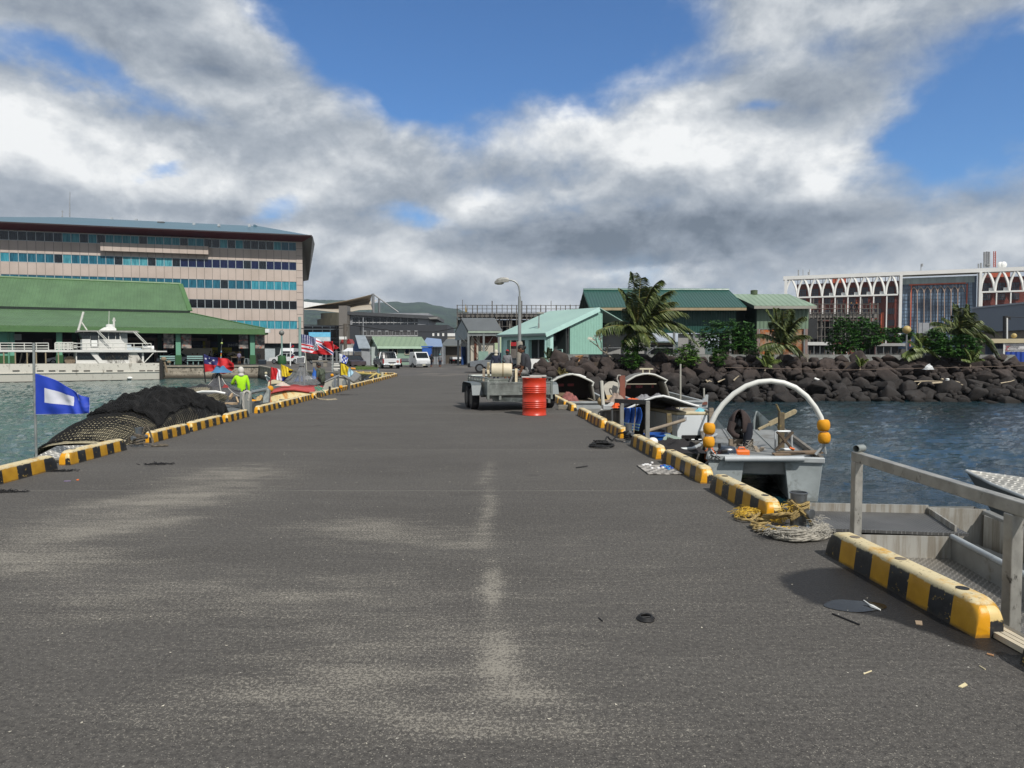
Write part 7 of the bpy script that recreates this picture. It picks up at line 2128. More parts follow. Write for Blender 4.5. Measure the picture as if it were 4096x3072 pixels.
def workboat():
 a,b=P(-330,1537,63.4),P(648,1520,74.6)
 a.z=b.z=WZ
 r=(b-a).normalized();n=V((r.y,-r.x,0))
 if n.dot(-a)<0:n=-n
 Lg=(b-a).length
 t=thing('workboat','large dirty white workboat with wheelhouse moored at the quay','boat',(a+b)/2)
 def s_at(u,off=0):
  c=V((0,0,H));A=a+n*off;q=ray(u,1450);k=(A-c).dot(n)/V((q.x,q.y,0)).dot(n)
  p=c+q*k;return(p-a).dot(r)
 def zz(u,v,off=0):
  c=V((0,0,H));A=a+n*off;q=ray(u,v);k=(A-c).dot(n)/V((q.x,q.y,0)).dot(n);return(c+q*k).z
 def at(s,z,off=0):p=a+r*s+n*off;return V((p.x,p.y,z))
 def C(x,y,off=0):
  u,v=px('C',x,y);return s_at(u,off),zz(u,v,off)
 m,q,bs,tc=newmat('grimy_white_hull')
 o=tc.outputs['Object'];z=q.sep(o)[2]
 n1=q.noise(q.map(o,scl=(1,1,.35)),1.7,7,.7);n2=q.noise(o,3.5,6,.7)
 c=q.mix(q.ss(n1,.55,.75),lin('#bdbab0'),lin('#6d675b'));c=q.mix(q.m('MULTIPLY',q.ss(n2,.58,.66),q.ss(z,-.4,.5)),c,lin('#57534a'))
 c=q.mix(q.ss(z,-1.08,-1.14),c,lin('#2a1d17'))
 q.put(bs.inputs['Base Color'],c);bs.inputs['Roughness'].default_value=.55
 wm=mat('workboat_white','#c3c3bf',.5,var=.1,vs=1,c2='#77726a',c2s=1.6,c2a=.30)
 zd=.58
 mb=MB()
 for k,(z0,z1,o0,o1) in enumerate(((-1.6,-.35,-.25,-.02),(-.35,-.28,.06,.06),(-.28,zd,0,0))):
  mb.slab([at(0,z0,o0),at(Lg,z0,o0),at(Lg,z1,o1),at(0,z1,o1)],-n*5)
 mb.build('hull',m,t)
 sdm=mat('slot_dark','#3d3a35',.8)
 for x in(200,505,655,785,950,1095,1380,1520,1795,1893,1990):
  s,z0=C(x,893);MB().box(at(s,z0,.02),(.55,.1,.08),math.atan2(r.y,r.x)).build('freeing_port',sdm,t)
 s,z0=C(1635,985);MB().ball(at(s,z0,.1),(.28,.15,.14),10,8).build('fender_dome',M_WHITE,t,smooth=True)
 mb=MB();mb.beam(at(Lg-.05,-1.2,.05),at(Lg-.05,zd+.35,.05),.25,.3,up=(0,1,0));mb.build('stern_post',mat('black_fender','#2c2a27',.9,var=.4),t)
 mb=MB();p=at(Lg+.2,zd+.4,0);mb.ball(p,(.3,.25,.25),10,8);mb.ball(p+r*.5+V((0,0,-.3)),(.22,.2,.18),10,8);mb.tube([p,p+r*.3+V((0,0,-1.4))],.1,6);mb.build('hung_ropes',mat('brown_rope2','#7d6f5b',.95,var=.4,vs=8),t,smooth=True)
 def poly(name,pts,off,dep,mm):
  mb=MB();mb.slab([at(*C(x,y,off),off) for x,y in pts],-n*dep);return mb.build(name,mm,t)
 poly('lower_cabin',[(960,802),(960,655),(1820,655),(1820,802)],-.6,3.6,wm)
 gl=mat('boat_glass','#161e22',.1,var=.3,vs=1)
 poly('window',[(975,668),(1150,668),(1215,756),(975,756)],-.56,.06,gl)
 poly('window',[(1250,668),(1625,668),(1625,754),(1290,756),(1255,715)],-.56,.06,gl)
 poly('window',[(1735,668),(1795,668),(1795,752),(1770,748),(1738,705)],-.56,.06,gl)
 poly('raked_pillar',[(1130,655),(1200,655),(1330,800),(1255,800)],-.45,.15,wm)
 poly('streaked_panel',[(1625,655),(1725,655),(1815,800),(1640,800)],-.5,.1,mat('mould_streaks','#b4b1a9',.6,var=.1,c2='#3c3933',c2s=1.3,c2a=.45,st=(1,1,.4)))
 s0=0;s1,z1=C(1980,648);s2,_=C(2120,655)
 mb=MB();mb.slab([at(s0,z1-.1,-.2),at(s1,z1-.1,-.2),at(s1,z1+.12,-.2),at(s0,z1+.12,-.2)],-n*4.4);mb.build('upper_deck',wm,t)
 mb=MB();mb.slab([at(s1,z1-.08,-.4),at(s2,z1-.08,-.4),at(s2,z1+.05,-.4),at(s1,z1+.05,-.4)],-n*3);mb.build('deck_extension',mat('pale_extension','#b9b9b4',.6),t)
 for x in(-160,50,195,345,460,580,740):
  s,_=C(x,730,-.3);MB().tube([at(s,zd,-.3),at(s,z1-.1,-.3)],.06,6).build('deck_post',mat('rusty_cream_post','#8d8169',.8),t)
 for x0,x1 in((245,280),(310,375)):
  mb=MB();mb.beam(at(C(x0,800)[0],zd,-2),at(C(x1,670)[0],z1-.2,-2),.3,.12);mb.build('deck_brace',mat('grey_beam','#6a6660',.8),t)
 s,z0=C(890,765);M=Matrix.Rotation(math.atan2(r.y,r.x),3,'Z')@Matrix.Rotation(R(90),3,'X')
 MB().lathe(at(s,z0,-1.2),[(.45,-.3),(.45,-.25),(.2,-.22),(.2,.22),(.45,.25),(.45,.3)],18,M=M).build('winch',mat('brown_winch','#6b5f50',.9,var=.4,vs=6),t)
 poly('wheelhouse',[(1045,640),(1045,495),(1150,495),(1150,410),(1525,405),(1540,500),(1610,570),(1610,640)],-1.0,2.8,wm)
 poly('wheelhouse_glazing',[(1050,492),(1010,412),(1145,412),(1145,492)],-.98,2.6,gl)
 for x0,x1 in((1262,1375),(1385,1465),(1472,1520)):poly('window',[(x0,413),(x1,412),(x1,490),(x0,492)],-.95,.05,gl)
 poly('door',[(1152,412),(1248,412),(1250,600),(1150,600)],-.97,.05,mat('door_dark','#22282c',.4))
 poly('door_panel',[(1160,508),(1238,508),(1238,585),(1160,585)],-.93,.05,M_WHITE)
 poly('wheelhouse_roof',[(985,402),(985,382),(1740,388),(1775,400),(1750,412),(1200,400)],-.6,3.4,mat('grey_roof_rim','#8b8b86',.6,var=.2))
 poly('aft_housing',[(1610,640),(1610,565),(1665,565),(1665,600),(1780,605),(1820,640)],-1.0,2.5,mat('blue_white','#aeb8be',.5))
 poly('aft_screen',[(1535,500),(1535,415),(1618,415),(1618,570)],-1.2,2.2,mat('screen_grey','#7f8484',.5))
 def tube(name,pts,rad,mm,off=-2):return MB().tube([at(*C(x,y,off),off) for x,y in pts],rad,6).build(name,mm,t,smooth=True)
 gm=mat('pale_mast','#8a8e92')
 wpt=mat('workboat_pipe','#c4c4bd',.5,var=.15,c2='#8d7a5c',c2s=6,c2a=.3)
 tube('mast',[(1000,385),(1072,150)],.11,wpt);tube('mast_stay',[(1040,275),(1110,382)],.07,wpt)
 tube('aerial_mast',[(1450,345),(1452,265),(1455,225)],.10,wpt)
 for dx in(-25,-10,12,25):tube('aerial_wire',[(1453+dx*.9,268),(1454,222)],.025,wpt)
 tube('whip_aerial',[(1383,380),(1395,140)],.025,wpt)
 poly('radar_house',[(1265,385),(1330,345),(1450,338),(1480,362),(1480,385)],-1.6,1.4,M_WHITE)
 s,z0=C(1400,325,-2);MB().lathe(at(s,z0-.22,-2),[(.35,0),(.38,.1),(.36,.32),(.2,.36)],16).build('radar',M_WHITE,t,smooth=True)
 for dx in(0,25):
  tube('strut',[(1695+dx,402),(1850+dx,562)],.05,wpt,-.5);tube('strut',[(1235+dx,398),(1380+dx,545)],.04,wpt,-.5)
 tube('strut',[(1820,795),(1945,665)],.05,wpt,-.3)
 def rail(name,x0,x1,y0,y1,rows,posts,off):
  mb=MB()
  for k in range(rows):y=y1+(y0-y1)*k/rows;mb.tube([at(*C(x0,y,off),off),at(*C(x1,y,off),off)],.04,5)
  for k in range(posts):x=x0+(x1-x0)*k/(posts-1);mb.tube([at(*C(x,y0,off),off),at(*C(x,y1,off),off)],.04,5)
  mb.build(name,wpt,t)
 rail('railing',-600,618,642,545,3,9,-.25);rail('railing',705,930,640,538,4,7,-.25);rail('railing',700,980,635,545,3,6,-3.8)
 rail('railing',1590,1915,640,550,2,4,-.25);rail('railing',930,1600,638,548,2,5,-.25)
 s,z0=C(1880,610,-1);MB().tube([at(s-.5,z0,-1),at(s+.5,z0,-1)],.27,14).build('life_raft',M_WHITE,t,smooth=True)
 mb=MB()
 for k in range(60):
  x=rnd.uniform(1330,1660);y=rnd.uniform(640,800);s,z0=C(x,y);mb.tube([at(s,z0,-.5),at(s+rnd.uniform(-.3,.3),z0-rnd.uniform(0,.5),-.45)],.012,3,cap=False)
 kind(mb.build('creeper',mat('dead_creeper','#4c473c',.9),t),'stuff')
workboat()
def centre():
 f=Facade(1357,146,1800,146)
 t=thing('grey_office','three storey dark grey office building with thin sloping roof in the centre','building',f.at(1560,0))
 def E(x,y):return px('E',x,y)
 def er(name,x0,x1,y0,y1,mm,off=0,dep=.4):
  u0,v0=E(x0,y0);u1,v1=E(x1,y1);mb=MB();f.rect(mb,u0,u1,f.z(u0,v1),f.z(u0,v0),off,dep);return mb.build(name,mm,t)
 er('pale_upper_wall',625,1625,545,692,mat('pale_grey_panels','#8a8d92',.5,var=.06,corr=(0,1.6),corrd=.02),0,14)
 er('dark_wall',600,1865,695,960,mat('slate_wall','#33363b',.6,var=.08),.6,16)
 er('pillar',495,600,455,1000,mat('grey_stone_pillar','#6d6a66',.6,var=.08),1.0,3)
 er('pillar_return',570,628,540,960,mat('grey_stone_shade','#57544f',.6),.8,2)
 p=[f.p(*E(575,520),.9),f.p(*E(1730,580),.9)]
 mb=MB();mb.slab([p[0],p[1],p[1]-f.n*16,p[0]-f.n*16],(0,0,-.7));mb.build('roof',mat('dark_roof_edge','#45474a',.5),t)
 mb=MB();mb.slab([f.p(*E(1620,600),1.5),f.p(*E(1740,590),1.5),f.p(*E(1735,620),1.5),f.p(*E(1640,620),1.5)],-f.n*5);mb.build('roof_tip',mat('grey_roof_tip','#7b7b78',.5),t)
 gl=mat('office_glass','#1b1f24',.1,var=.3,vs=.3);fr=mat('white_sash','#a5a7a8',.5)
 for k in range(19):
  x0=658+(1490-658)*k/19;x1=658+(1490-658)*(k+1)/19
  u0,v0=E(x0+3,600);u1,v1=E(x1-3,688);mb=MB()
  f.rect(mb,u0,u1,f.z(u0,v1),f.z(u0,v0),.06,.1,0)
  zc=f.z(u0,E(0,664)[1]);f.rect(mb,u0,u1,zc-.08,zc+.08,.1,.06,1)
  f.rect(mb,u0-.9,u0+.3,f.z(u0,v1),f.z(u0,v0),.14,.12,1 if k%2==0 else 0)
  mb.build('window',[gl,fr],t)
 cur=mat('grey_curtain_glass','#4b4a4a',.15,var=.45,vs=1.0,st=(3,3,.15))
 for k in range(16):
  x0=750+(1490-750)*k/16;x1=750+(1490-750)*(k+1)/16
  u0,v0=E(x0+2,768);u1,v1=E(x1-2,878);mb=MB()
  f.rect(mb,u0,u1,f.z(u0,v1),f.z(u0,v0),.66,.1,0)
  zc=f.z(u0,E(0,832)[1]);f.rect(mb,u0-.5,u1+.5,zc-.1,zc+.1,.72,.06,1)
  if k%2:
   f.rect(mb,u0,u0+.8,zc,f.z(u0,v0),.72,.06,1);f.rect(mb,u1-.8,u1,zc,f.z(u0,v0),.72,.06,1);f.rect(mb,u0,u1,f.z(u0,v0)-.16,f.z(u0,v0),.72,.06,1)
  mb.build('window',[cur,fr],t)
 for x in(1685,1748,1810):er('small_window',x-12,x+12,800,836,M_WHITE,.7,.2)
 mb=MB();mb.tube([f.p(*E(798,600),2),f.p(*E(798,940),2)],.1,5);mb.build('flag_pole',mat('pale_mast','#8a8e92'),t)
 f2=Facade(1215,150,1362,150)
 t2=thing('glass_block','dark glazed building behind the blue billboard','building',f2.at(1290,0))
 z0=f2.z(1220,E(0,702)[1])
 mb=MB();f2.rect(mb,1210,1360,0,z0,0,15);mb.build('glass_wall',mat('black_blue_glass','#0e161e',.08,var=.4,vs=.2),t2)
 mb=MB();
 for y in(702,745,855,905):v=E(0,y)[1];f2.rect(mb,1210,1360,f2.z(1220,v)-.15,f2.z(1220,v),.1,.2)
 for x in(165,285,385,470):u=E(x,0)[0];f2.rect(mb,u-.8,u+.8,0,z0,.1,.15)
 mb.build('mullion',mat('steel_mullion','#5f6a72',.4),t2)
 c=f2.at(1335,z0,-8);mb=MB();mb.lathe(c+V((2,0,0)),[(5.5,-2),(5.5,1.6),(4.7,1.6),(4.7,2.9),(.1,3.0)],24);mb.build('rotunda',mat('olive_rotunda','#4b4a3f',.7),t2)
 D=165
 t=thing('tensile_canopy','pale tensile fabric canopy with pointed peak above the grey office','canopy',P(1400,1300,D))
 fab=mat('sail_fabric','#a39a8b',.7,var=.05)
 def Epp(x,y,d):return W('E',x,y,d)
 up=[(0,492),(200,452),(400,418),(600,382),(760,345),(908,308)]
 lo=[(0,515),(200,510),(380,535),(500,545),(640,470),(912,500)]
 lo2=[(0,500),(200,505),(420,530),(560,545),(750,505),(915,500)]
 mb=MB()
 def fn(a,b):
  k=a*(len(up)-1);i=min(len(up)-2,int(k));q=k-i
  x0=lerp(up[i][0],up[i+1][0],q);y0=lerp(up[i][1],up[i+1][1],q);x1=lerp(lo2[i][0],lo2[i+1][0],q);y1=lerp(lo2[i][1],lo2[i+1][1],q)
  bl=math.sin(math.pi*b);x=lerp(x0,x1,b)-bl*18*a
  return Epp(x,lerp(y0,y1,b),D+10*bl-10*b)
 mb.grid(fn,40,14);mb.build('sail',fab,t,smooth=True,solid=.05)
 mb=MB();mb.add([Epp(30,398,D+6),Epp(330,430,D+6),Epp(200,452,D+2),Epp(20,500,D+2)],[(0,1,2,3)]);mb.build('sail',mat('sail_white','#c9c9c6',.6),t,solid=.05)
 mb=MB();mb.add([Epp(895,398,D+4),Epp(985,370,D+4),Epp(930,420,D+4),Epp(918,500,D+4)],[(0,1,2,3)]);mb.build('sail',MC['sail_white'],t,solid=.05)
 mb=MB();mb.tube([Epp(922,300,D),Epp(926,540,D)],.35,8);mb.build('mast',mat('mast_grey','#6d7175',.5),t)
 mb=MB();mb.tube([Epp(1000,365,D+5),Epp(1003,545,D+5)],.28,8);mb.build('mast',MC['mast_grey'],t)
 mb=MB();mb.tube([Epp(922,302,D),Epp(1245,535,D)],.18,6);mb.build('stay',MC['mast_grey'],t)
 f=Facade(1235,104,1322,104)
 t=thing('billboard','blue and white information billboard behind the striped flag','billboard',f.at(1278,0))
 def er2(name,x0,x1,y0,y1,mm,off=0,dep=.1):
  u0,v0=E(x0,y0);u1,v1=E(x1,y1);mb=MB();f.rect(mb,u0,u1,f.z(u0,v1),f.z(u0,v0),off,dep);return mb.build(name,mm,t)
 er2('frame',110,386,786,912,mat('sign_frame_blue','#4f9ac4',.5));er2('header',114,382,790,845,mat('sign_sky','#6fb9da',.5),.06,.05);er2('picture_strip',114,382,846,900,mat('sign_pale','#a9b4b8',.6,var=.4,vs=1.1),.06,.05)
 for x in(130,365):er2('post',x-4,x+4,912,1060,mat('grey_post','#6d7173'),-.1,.1)
 for i,x in enumerate((505,580)):
  p0=W('E',x,1020,92);q=W('E',x+70,1020,92)
  t=thing('portable_toilet',('left' if i==0 else 'right')+' white portable toilet with red roof beside the utility pole','portable toilet',p0)
  hh=W('E',x,930,92).z
  mb=MB();mb.slab([V((p0.x,92,0)),V((q.x,92,0)),V((q.x,92,hh)),V((p0.x,92,hh))],(0,2,0));mb.build('cabin',mat('white_cabin','#a6a49f',.6,var=.1),t)
  mb=MB();mb.slab([V((p0.x,91.9,hh)),V((q.x,91.9,hh)),V((q.x-.3,91.9,hh+.6)),V((p0.x+.3,91.9,hh+.6))],(0,2.2,0));mb.build('roof',mat('red_toilet_roof','#8c2a26',.5),t)
 f=Facade(1378,90,1400,90);t=thing('utility_pole','weathered utility pole with cables left of the grey office pillar','utility pole',f.at(1380,0))
 mb=MB();mb.tube([f.p(*E(572,1010)),f.p(*E(568,680))],.22,8);mb.build('pole',mat('pole_brown','#57514a',.9),t)
 mb=MB();mb.beam(f.p(*E(530,705)),f.p(*E(610,690)),.12,.12);mb.beam(f.p(*E(548,740)),f.p(*E(600,740)),.2,.5);mb.build('crossarm',mat('pole_brown','#57514a'),t)
 mb=MB();mb.box(f.p(*E(545,860)),(.9,.4,.35));mb.build('camera',M_WHITE,t)
 pts=[f.p(*E(610,692)),P(1480,1311,92),P(1600,1327,95),P(1740,1327,98),P(1830,1311,98)]
 mb=MB();mb.tube(pts,.05,4);mb.tube([f.p(*E(530,705)),P(1215,1300,95)],.05,4);mb.tube([f.p(*E(548,735)),P(1190,1314,94)],.04,4);mb.build('wire',M_BLACK,t)
 t=thing('tent','small white tent roof behind the wire fence','tent',W('E',625,1060,86));
 mb=MB();pk=[W('E',535,1028,86),W('E',718,1028,86),W('E',715,985,88),W('E',600,985,88)];mb.slab(pk,(0,0,-.12));mb.build('canopy',mat('tent_white','#c9ccce',.6),t)
 for x in(545,710):p=W('E',x,1028,86);MB().tube([p,V((p.x,p.y,0))],.05,5).build('pole',M_GALV,t)
 mb=MB();pk=[W('E',420,1000,84),W('E',488,985,84),W('E',455,955,86),W('E',425,950,86)]
 t=thing('tent','small red awning peeking out right of the striped flag','awning',W('E',455,1060,84));mb.slab(pk,(0,.1,0));mb.build('canopy',mat('red_awning','#a3171f',.6),t)
 MB().tube([W('E',455,990,84.2),V((W('E',455,990,84.2).x,84.2,0))],.05,5).build('pole',M_GALV,t)
 def prism(t,name,A,B,dep,z0,z1,mm):
  A,B=V(A),V(B);d=(B-A).normalized();n=V((-d.y,d.x,0));n=n if n.dot(A)>0 else-n
  mb=MB();mb.slab([V((A.x,A.y,z0)),V((B.x,B.y,z0)),V((B.x,B.y,z1)),V((A.x,A.y,z1))],n*dep);return mb.build(name,mm,t)
 D=82
 A=W('E',773,1195,D);B=W('E',890,1195,D+.4);
 t=thing('booth','small grey booth with a blue side and tin roof next to the green hut','booth',A)
 z1=W('E',780,995,D).z;prism(t,'wall',A,B,3,0,z1,mat('grey_booth','#828689',.7,var=.12,vs=1))
 mb=MB();mb.slab([V((A.x-.05,A.y,0)),V((A.x-1.6,A.y+3,0)),V((A.x-1.6,A.y+3,z1+.2)),V((A.x-.8,A.y+1.5,z1+1.4)),V((A.x-.05,A.y,z1+.1))],(.05,0,0));mb.build('blue_gable',mat('booth_blue','#2c4f7d',.6),t)
 mb=MB();mb.slab([V((A.x-.2,A.y-.3,z1)),V((B.x+.1,B.y-.3,z1)),V((B.x-.9,B.y+1.5,z1+1.5)),V((A.x-1.0,A.y+1.5,z1+1.5))],(0,0,.1));mb.build('roof',mat('tin_roof','#8b949b',.4,.3),t)
 A=V((-16.05,86,0));d=V((.925,.38,0));B=A+d*5.6;n=V((-.38,.925,0))
 t=thing('green_hut','pale green hut with gabled roof behind the parked pickups','hut',A)
 hm=mat('hut_green','#778f7f',.7,var=.06)
 zE=W('E',1005,958,86).z;zR=zE+1.1;dp=5.0
 prism(t,'front_wall',A,B,.15,-.05,zE,hm)
 mb=MB();mb.slab([A,A+n*dp,A+n*dp+V((0,0,zE)),A+n*dp/2+V((0,0,zR-.1)),A+V((0,0,zE))],d*.1);mb.slab([B,B+n*dp,B+n*dp+V((0,0,zE)),B+n*dp/2+V((0,0,zR-.1)),B+V((0,0,zE))],-d*.1);mb.build('gable_wall',mat('hut_green_side','#70877a',.7),t)
 e0,e1=A-d*.35-n*.5+V((0,0,zE-.15)),B+d*.35-n*.5+V((0,0,zE-.15));r0,r1=A-d*.35+n*dp/2+V((0,0,zR)),B+d*.35+n*dp/2+V((0,0,zR))
 mb=MB();ridge_roof(mb,e0,e1,r0,r1,thick=.1);mb.build('roof',mat('hut_roof_green','#74876f',.5,var=.06,corr=(0,.6),corrd=.04),t)
 mb=MB();mb.beam(e0+V((0,0,-.05)),e1+V((0,0,-.05)),.1,.28);mb.beam(e0+V((0,0,-.06)),r0+V((0,0,-.06)),.08,.26);mb.build('fascia',mat('hut_fascia','#a3bba6',.6),t)
 for x0,x1 in((1113,1225),(1320,1432)):
  k0=(x0-1005)/565*5.6;k1=(x1-1005)/565*5.6;z0,z1=.55+.95,zE-.25
  w=A-n*.06
  wo=MB();wo.slab([w+d*k0+V((0,0,z0)),w+d*k1+V((0,0,z0)),w+d*k1+V((0,0,z1)),w+d*k0+V((0,0,z1))],n*.05);wo=wo.build('window',M_GLASS,t)
  mb=MB()
  for k in(k0,(k0+k1)/2,k1):mb.beam(w+d*k-n*.02+V((0,0,z0)),w+d*k-n*.02+V((0,0,z1)),.07,.06,up=(0,1,0))
  for z in(z0,z1):mb.beam(w+d*k0-n*.02+V((0,0,z)),w+d*k1-n*.02+V((0,0,z)),.06,.08)
  mb.build('sash',mat('cream_sash','#a9a593',.6),wo)
 mb=MB();p=A-d*.06+n*.9;mb.slab([p+V((0,0,.1)),p+n*.5+V((0,0,.1)),p+n*.5+V((0,0,2.0)),p+V((0,0,2.0))],-d*.05);mb.build('louvre_window',M_GLASS,t)
 mb=MB();p=A-d*.9+n*.3;mb.slab([p,p+d*.8,p+d*.8+V((0,0,2.4)),p+V((0,0,2.4))],n*.06);mb.build('open_door',mat('pale_door','#9aa5a2',.6),t)
 A=W('E',1560,1200,92);B=W('E',1815,1200,92)
 t=thing('kiosk','tin kiosk with a blue tinted lean-to roof right of the green hut','kiosk',A)
 z1=W('E',1600,965,92).z
 prism(t,'dark_front',A,V((W('E',1660,1200,92).x,92,0)),3,0,z1,mat('kiosk_dark','#23211f',.8,var=.4))
 prism(t,'tin_wall',V((W('E',1662,1200,91.8).x,91.8,0)),V((W('E',1812,1200,91.8).x,91.8,0)),3,0,z1,mat('tin_wall','#8c9196',.45,.3,var=.2,corr=(0,.35),corrd=.06))
 mb=MB();mb.slab([V((A.x-.2,90.8,z1-.1)),V((B.x,90.8,z1-.1)),V((B.x-.6,95,z1+.9)),V((A.x+.1,95,z1+1.1))],(0,0,.1));mb.build('roof',mat('blue_tin_roof','#7d90ac',.45,.2,var=.12),t)
 p=W('E',1540,1010,91);MB().box((p.x,p.y,p.z),(.5,.3,1.0)).build('hung_bag',M_WHITE,t)
 A=W('E',1815,1190,98);B=W('E',2035,1190,98)
 t=thing('kiosk','low brown fronted kiosk between the tin kiosk and the tank shed','kiosk',A);z1=W('E',1830,965,98).z
 prism(t,'front',A,B,3,0,z1,mat('brown_front','#4a443d',.8,var=.4,vs=.8));mb=MB();mb.slab([V((A.x-.3,97,z1)),V((B.x,97,z1)),V((B.x,101,z1+1.0)),V((A.x+.2,101,z1+1.0))],(0,0,.1));mb.build('roof',mat('dull_tin','#5f625f',.5,.2),t)
 p=W('E',1608,1140,84)
 t=thing('wheelie_bin','blue wheelie bin in front of the tin kiosk','bin',(p.x,p.y,0));b0=V((p.x,p.y,0))
 mb=MB();loft(mb,[[b0+V((sx*.55,sy*.5,z))*1 for sx,sy in((-k,-k),(k,-k),(k,k),(-k,k))]for z,k in((.15,.85),(2.3,1.0))],close=True,caps=True);mb.build('body',mat('bin_blue','#2858a8',.5),t,bevel=.04)
 MB().box(b0+V((0,0,2.4)),(1.25,1.15,.14)).build('lid',mat('bin_blue','#2858a8'),t)
 f=Facade(1786,135,1840,135);t=thing('white_depot','small white roofed depot between the grey office and the tank shed','building',f.at(1810,0))
 mb=MB();f.rect(mb,1790,1835,f.z(1790,1345),f.z(1790,1333),0,6);mb.build('roof',M_WHITE,t)
 mb=MB();f.rect(mb,1790,1835,0,f.z(1790,1346),-.2,.2);mb.build('wall',mat('beige_tiles','#9a9488',.7,var=.3,vs=.6),t)
centre()
def tank_shed():
 D=80
 t=thing('tank_shed','grey roofed steel framed shed over a rust stained white tank room','shed',W('F',560,1280,D))
 def q(x,y,d=D):return W('F',x,y,d)
 zb=.25
 e0,e1=q(390,868),q(820,868);e1.z=e0.z
 r0,r1=q(300,709,D+2.6),q(722,712,D+2.6);r1.z=r0.z
 mb=MB();ridge_roof(mb,e0+V((0,-.3,0)),e1+V((0,-.3,0)),r0,r1,thick=.08);mb.build('roof',mat('lead_grey_roof','#5d6163',.5,.2,var=.1,vs=.6),t)
 mb=MB();mb.beam(e0+V((0,-.35,-.1)),e1+V((0,-.35,-.1)),.06,.22);mb.build('fascia',mat('pale_green_fascia','#93a192',.6),t)
 g=[q(392,872),V((r0.x+.1,r0.y,r0.z-.1)),q(222,870,D+5)];g[2].z=g[0].z
 mb=MB();mb.slab([g[0],g[1],g[2],g[2]+V((0,0,-.9)),g[0]+V((0,0,-.9))],(.08,0,0));mb.build('gable',mat('pale_tin_gable','#8b949a',.5,.2,var=.15,corr=(1,.5),corrd=.05),t)
 MB().beam(e0+V((0,-.3,-.05)),r0+V((0,0,-.05)),.08,.2).build('barge_board',mat('dark_barge','#33383a',.6),t)
 st=mat('steel_frame_grey','#7b8080',.5,.2)
 zt=e0.z-.15
 for x,d in((392,D-.2),(585,D-.2),(775,D-.2),(262,D+4.5)):
  p=q(x,1260,d);MB().beam((p.x,p.y,0),(p.x,p.y,zt),.22,.22,up=(0,1,0)).build('post',st,t)
 mb=MB();a,b=q(390,905,D-.2),q(785,905,D-.2);mb.beam(a,b,.12,.4);mb.build('header',st,t)
 mb=MB()
 for(x0,y0,x1,y1) in((430,945,640,1190),(480,950,585,1110),(590,1110,680,980),(490,1250,700,940),(270,930,390,1040),(265,1060,385,940)):mb.tube([q(x0,y0,D-.15),q(x1,y1,D-.15)],.035,4)
 mb.build('cross_bracing',mat('rod_dark','#4b4b49',.7),t)
 a,b=q(410,1262,D+.6),q(720,1262,D+.6);zt2=q(410,945,D+.6).z
 mb=MB();mb.slab([V((a.x,a.y,.1)),V((b.x,b.y,.1)),V((b.x,b.y,zt2)),V((a.x,a.y,zt2))],(0,4,0));mb.build('white_room',mat('rust_stained_white','#b3ad9f',.7,var=.08,c2='#8a6a4d',c2s=.8,c2a=.30,st=(1.5,1,.4)),t)
 mb=MB();c=q(300,1250,D+4.6);mb.slab([V((a.x-.02,a.y,.1)),V((c.x,c.y,.1)),V((c.x,c.y,zt2)),V((a.x-.02,a.y,zt2))],(.1,0,0));mb.build('grey_side',mat('grey_side_wall','#7d7c79',.8),t)
 p=q(347,1160,D+2.2);MB().box((p.x-.1,p.y,1.3),(.1,1.3,2.2),R(-22)).build('blue_door',mat('blue_door','#2b4a80',.6,var=.2),t)
 p=q(480,1100,D+.5);MB().beam((p.x,p.y,.1),(p.x,p.y,zt2),.25,.1,up=(0,1,0)).build('rust_pipe',mat('rust_brown','#5a3526',.9),t)
 MB().box(q(655,972,D+.5),(2.1,.1,.8)).build('rust_panel',mat('rust_brown','#5a3526'),t)
 p=q(580,1185,D-.3);MB().box((p.x,p.y,p.z),(1.1,.3,1.1)).build('meter_box',mat('greenish_box','#7a958a',.6),t)
 mb=MB();a=q(270,1262,D-.5);b=q(800,1262,D-.5);mb.slab([V((a.x,D-.5,-.02)),V((b.x,D-.5,-.02)),V((b.x,D-.5,.3)),V((a.x,D-.5,.3))],(0,5.5,0));mb.build('plinth',mat('dark_plinth','#4c4a45',.9),t)
 c=q(765,1080,84);t=thing('water_tank','pale green water tank beside the tank shed','tank',(c.x,c.y,0));MB().lathe((c.x,c.y,0),[(1.5,0),(1.5,3.6),(1.3,3.9),(.2,4.1)],20).build('tank',mat('tank_green','#8fa184',.6,var=.1),t,smooth=True)
 f=Facade(2030,90,2090,90);t=thing('red_kiosk','kiosk with a red roof glimpsed between the mint building piers','kiosk',f.at(2055,0))
 mb=MB();f.rect(mb,2034,2087,f.z(2034,1384),f.z(2034,1369),0,3);mb.build('roof',mat('red_kiosk_roof','#9c1a20',.5),t)
 mb=MB();f.rect(mb,2038,2084,0,f.z(2034,1384),-.3,.1);mb.build('front',mat('kiosk_front','#5a5450',.7,var=.3,vs=1),t)
tank_shed()
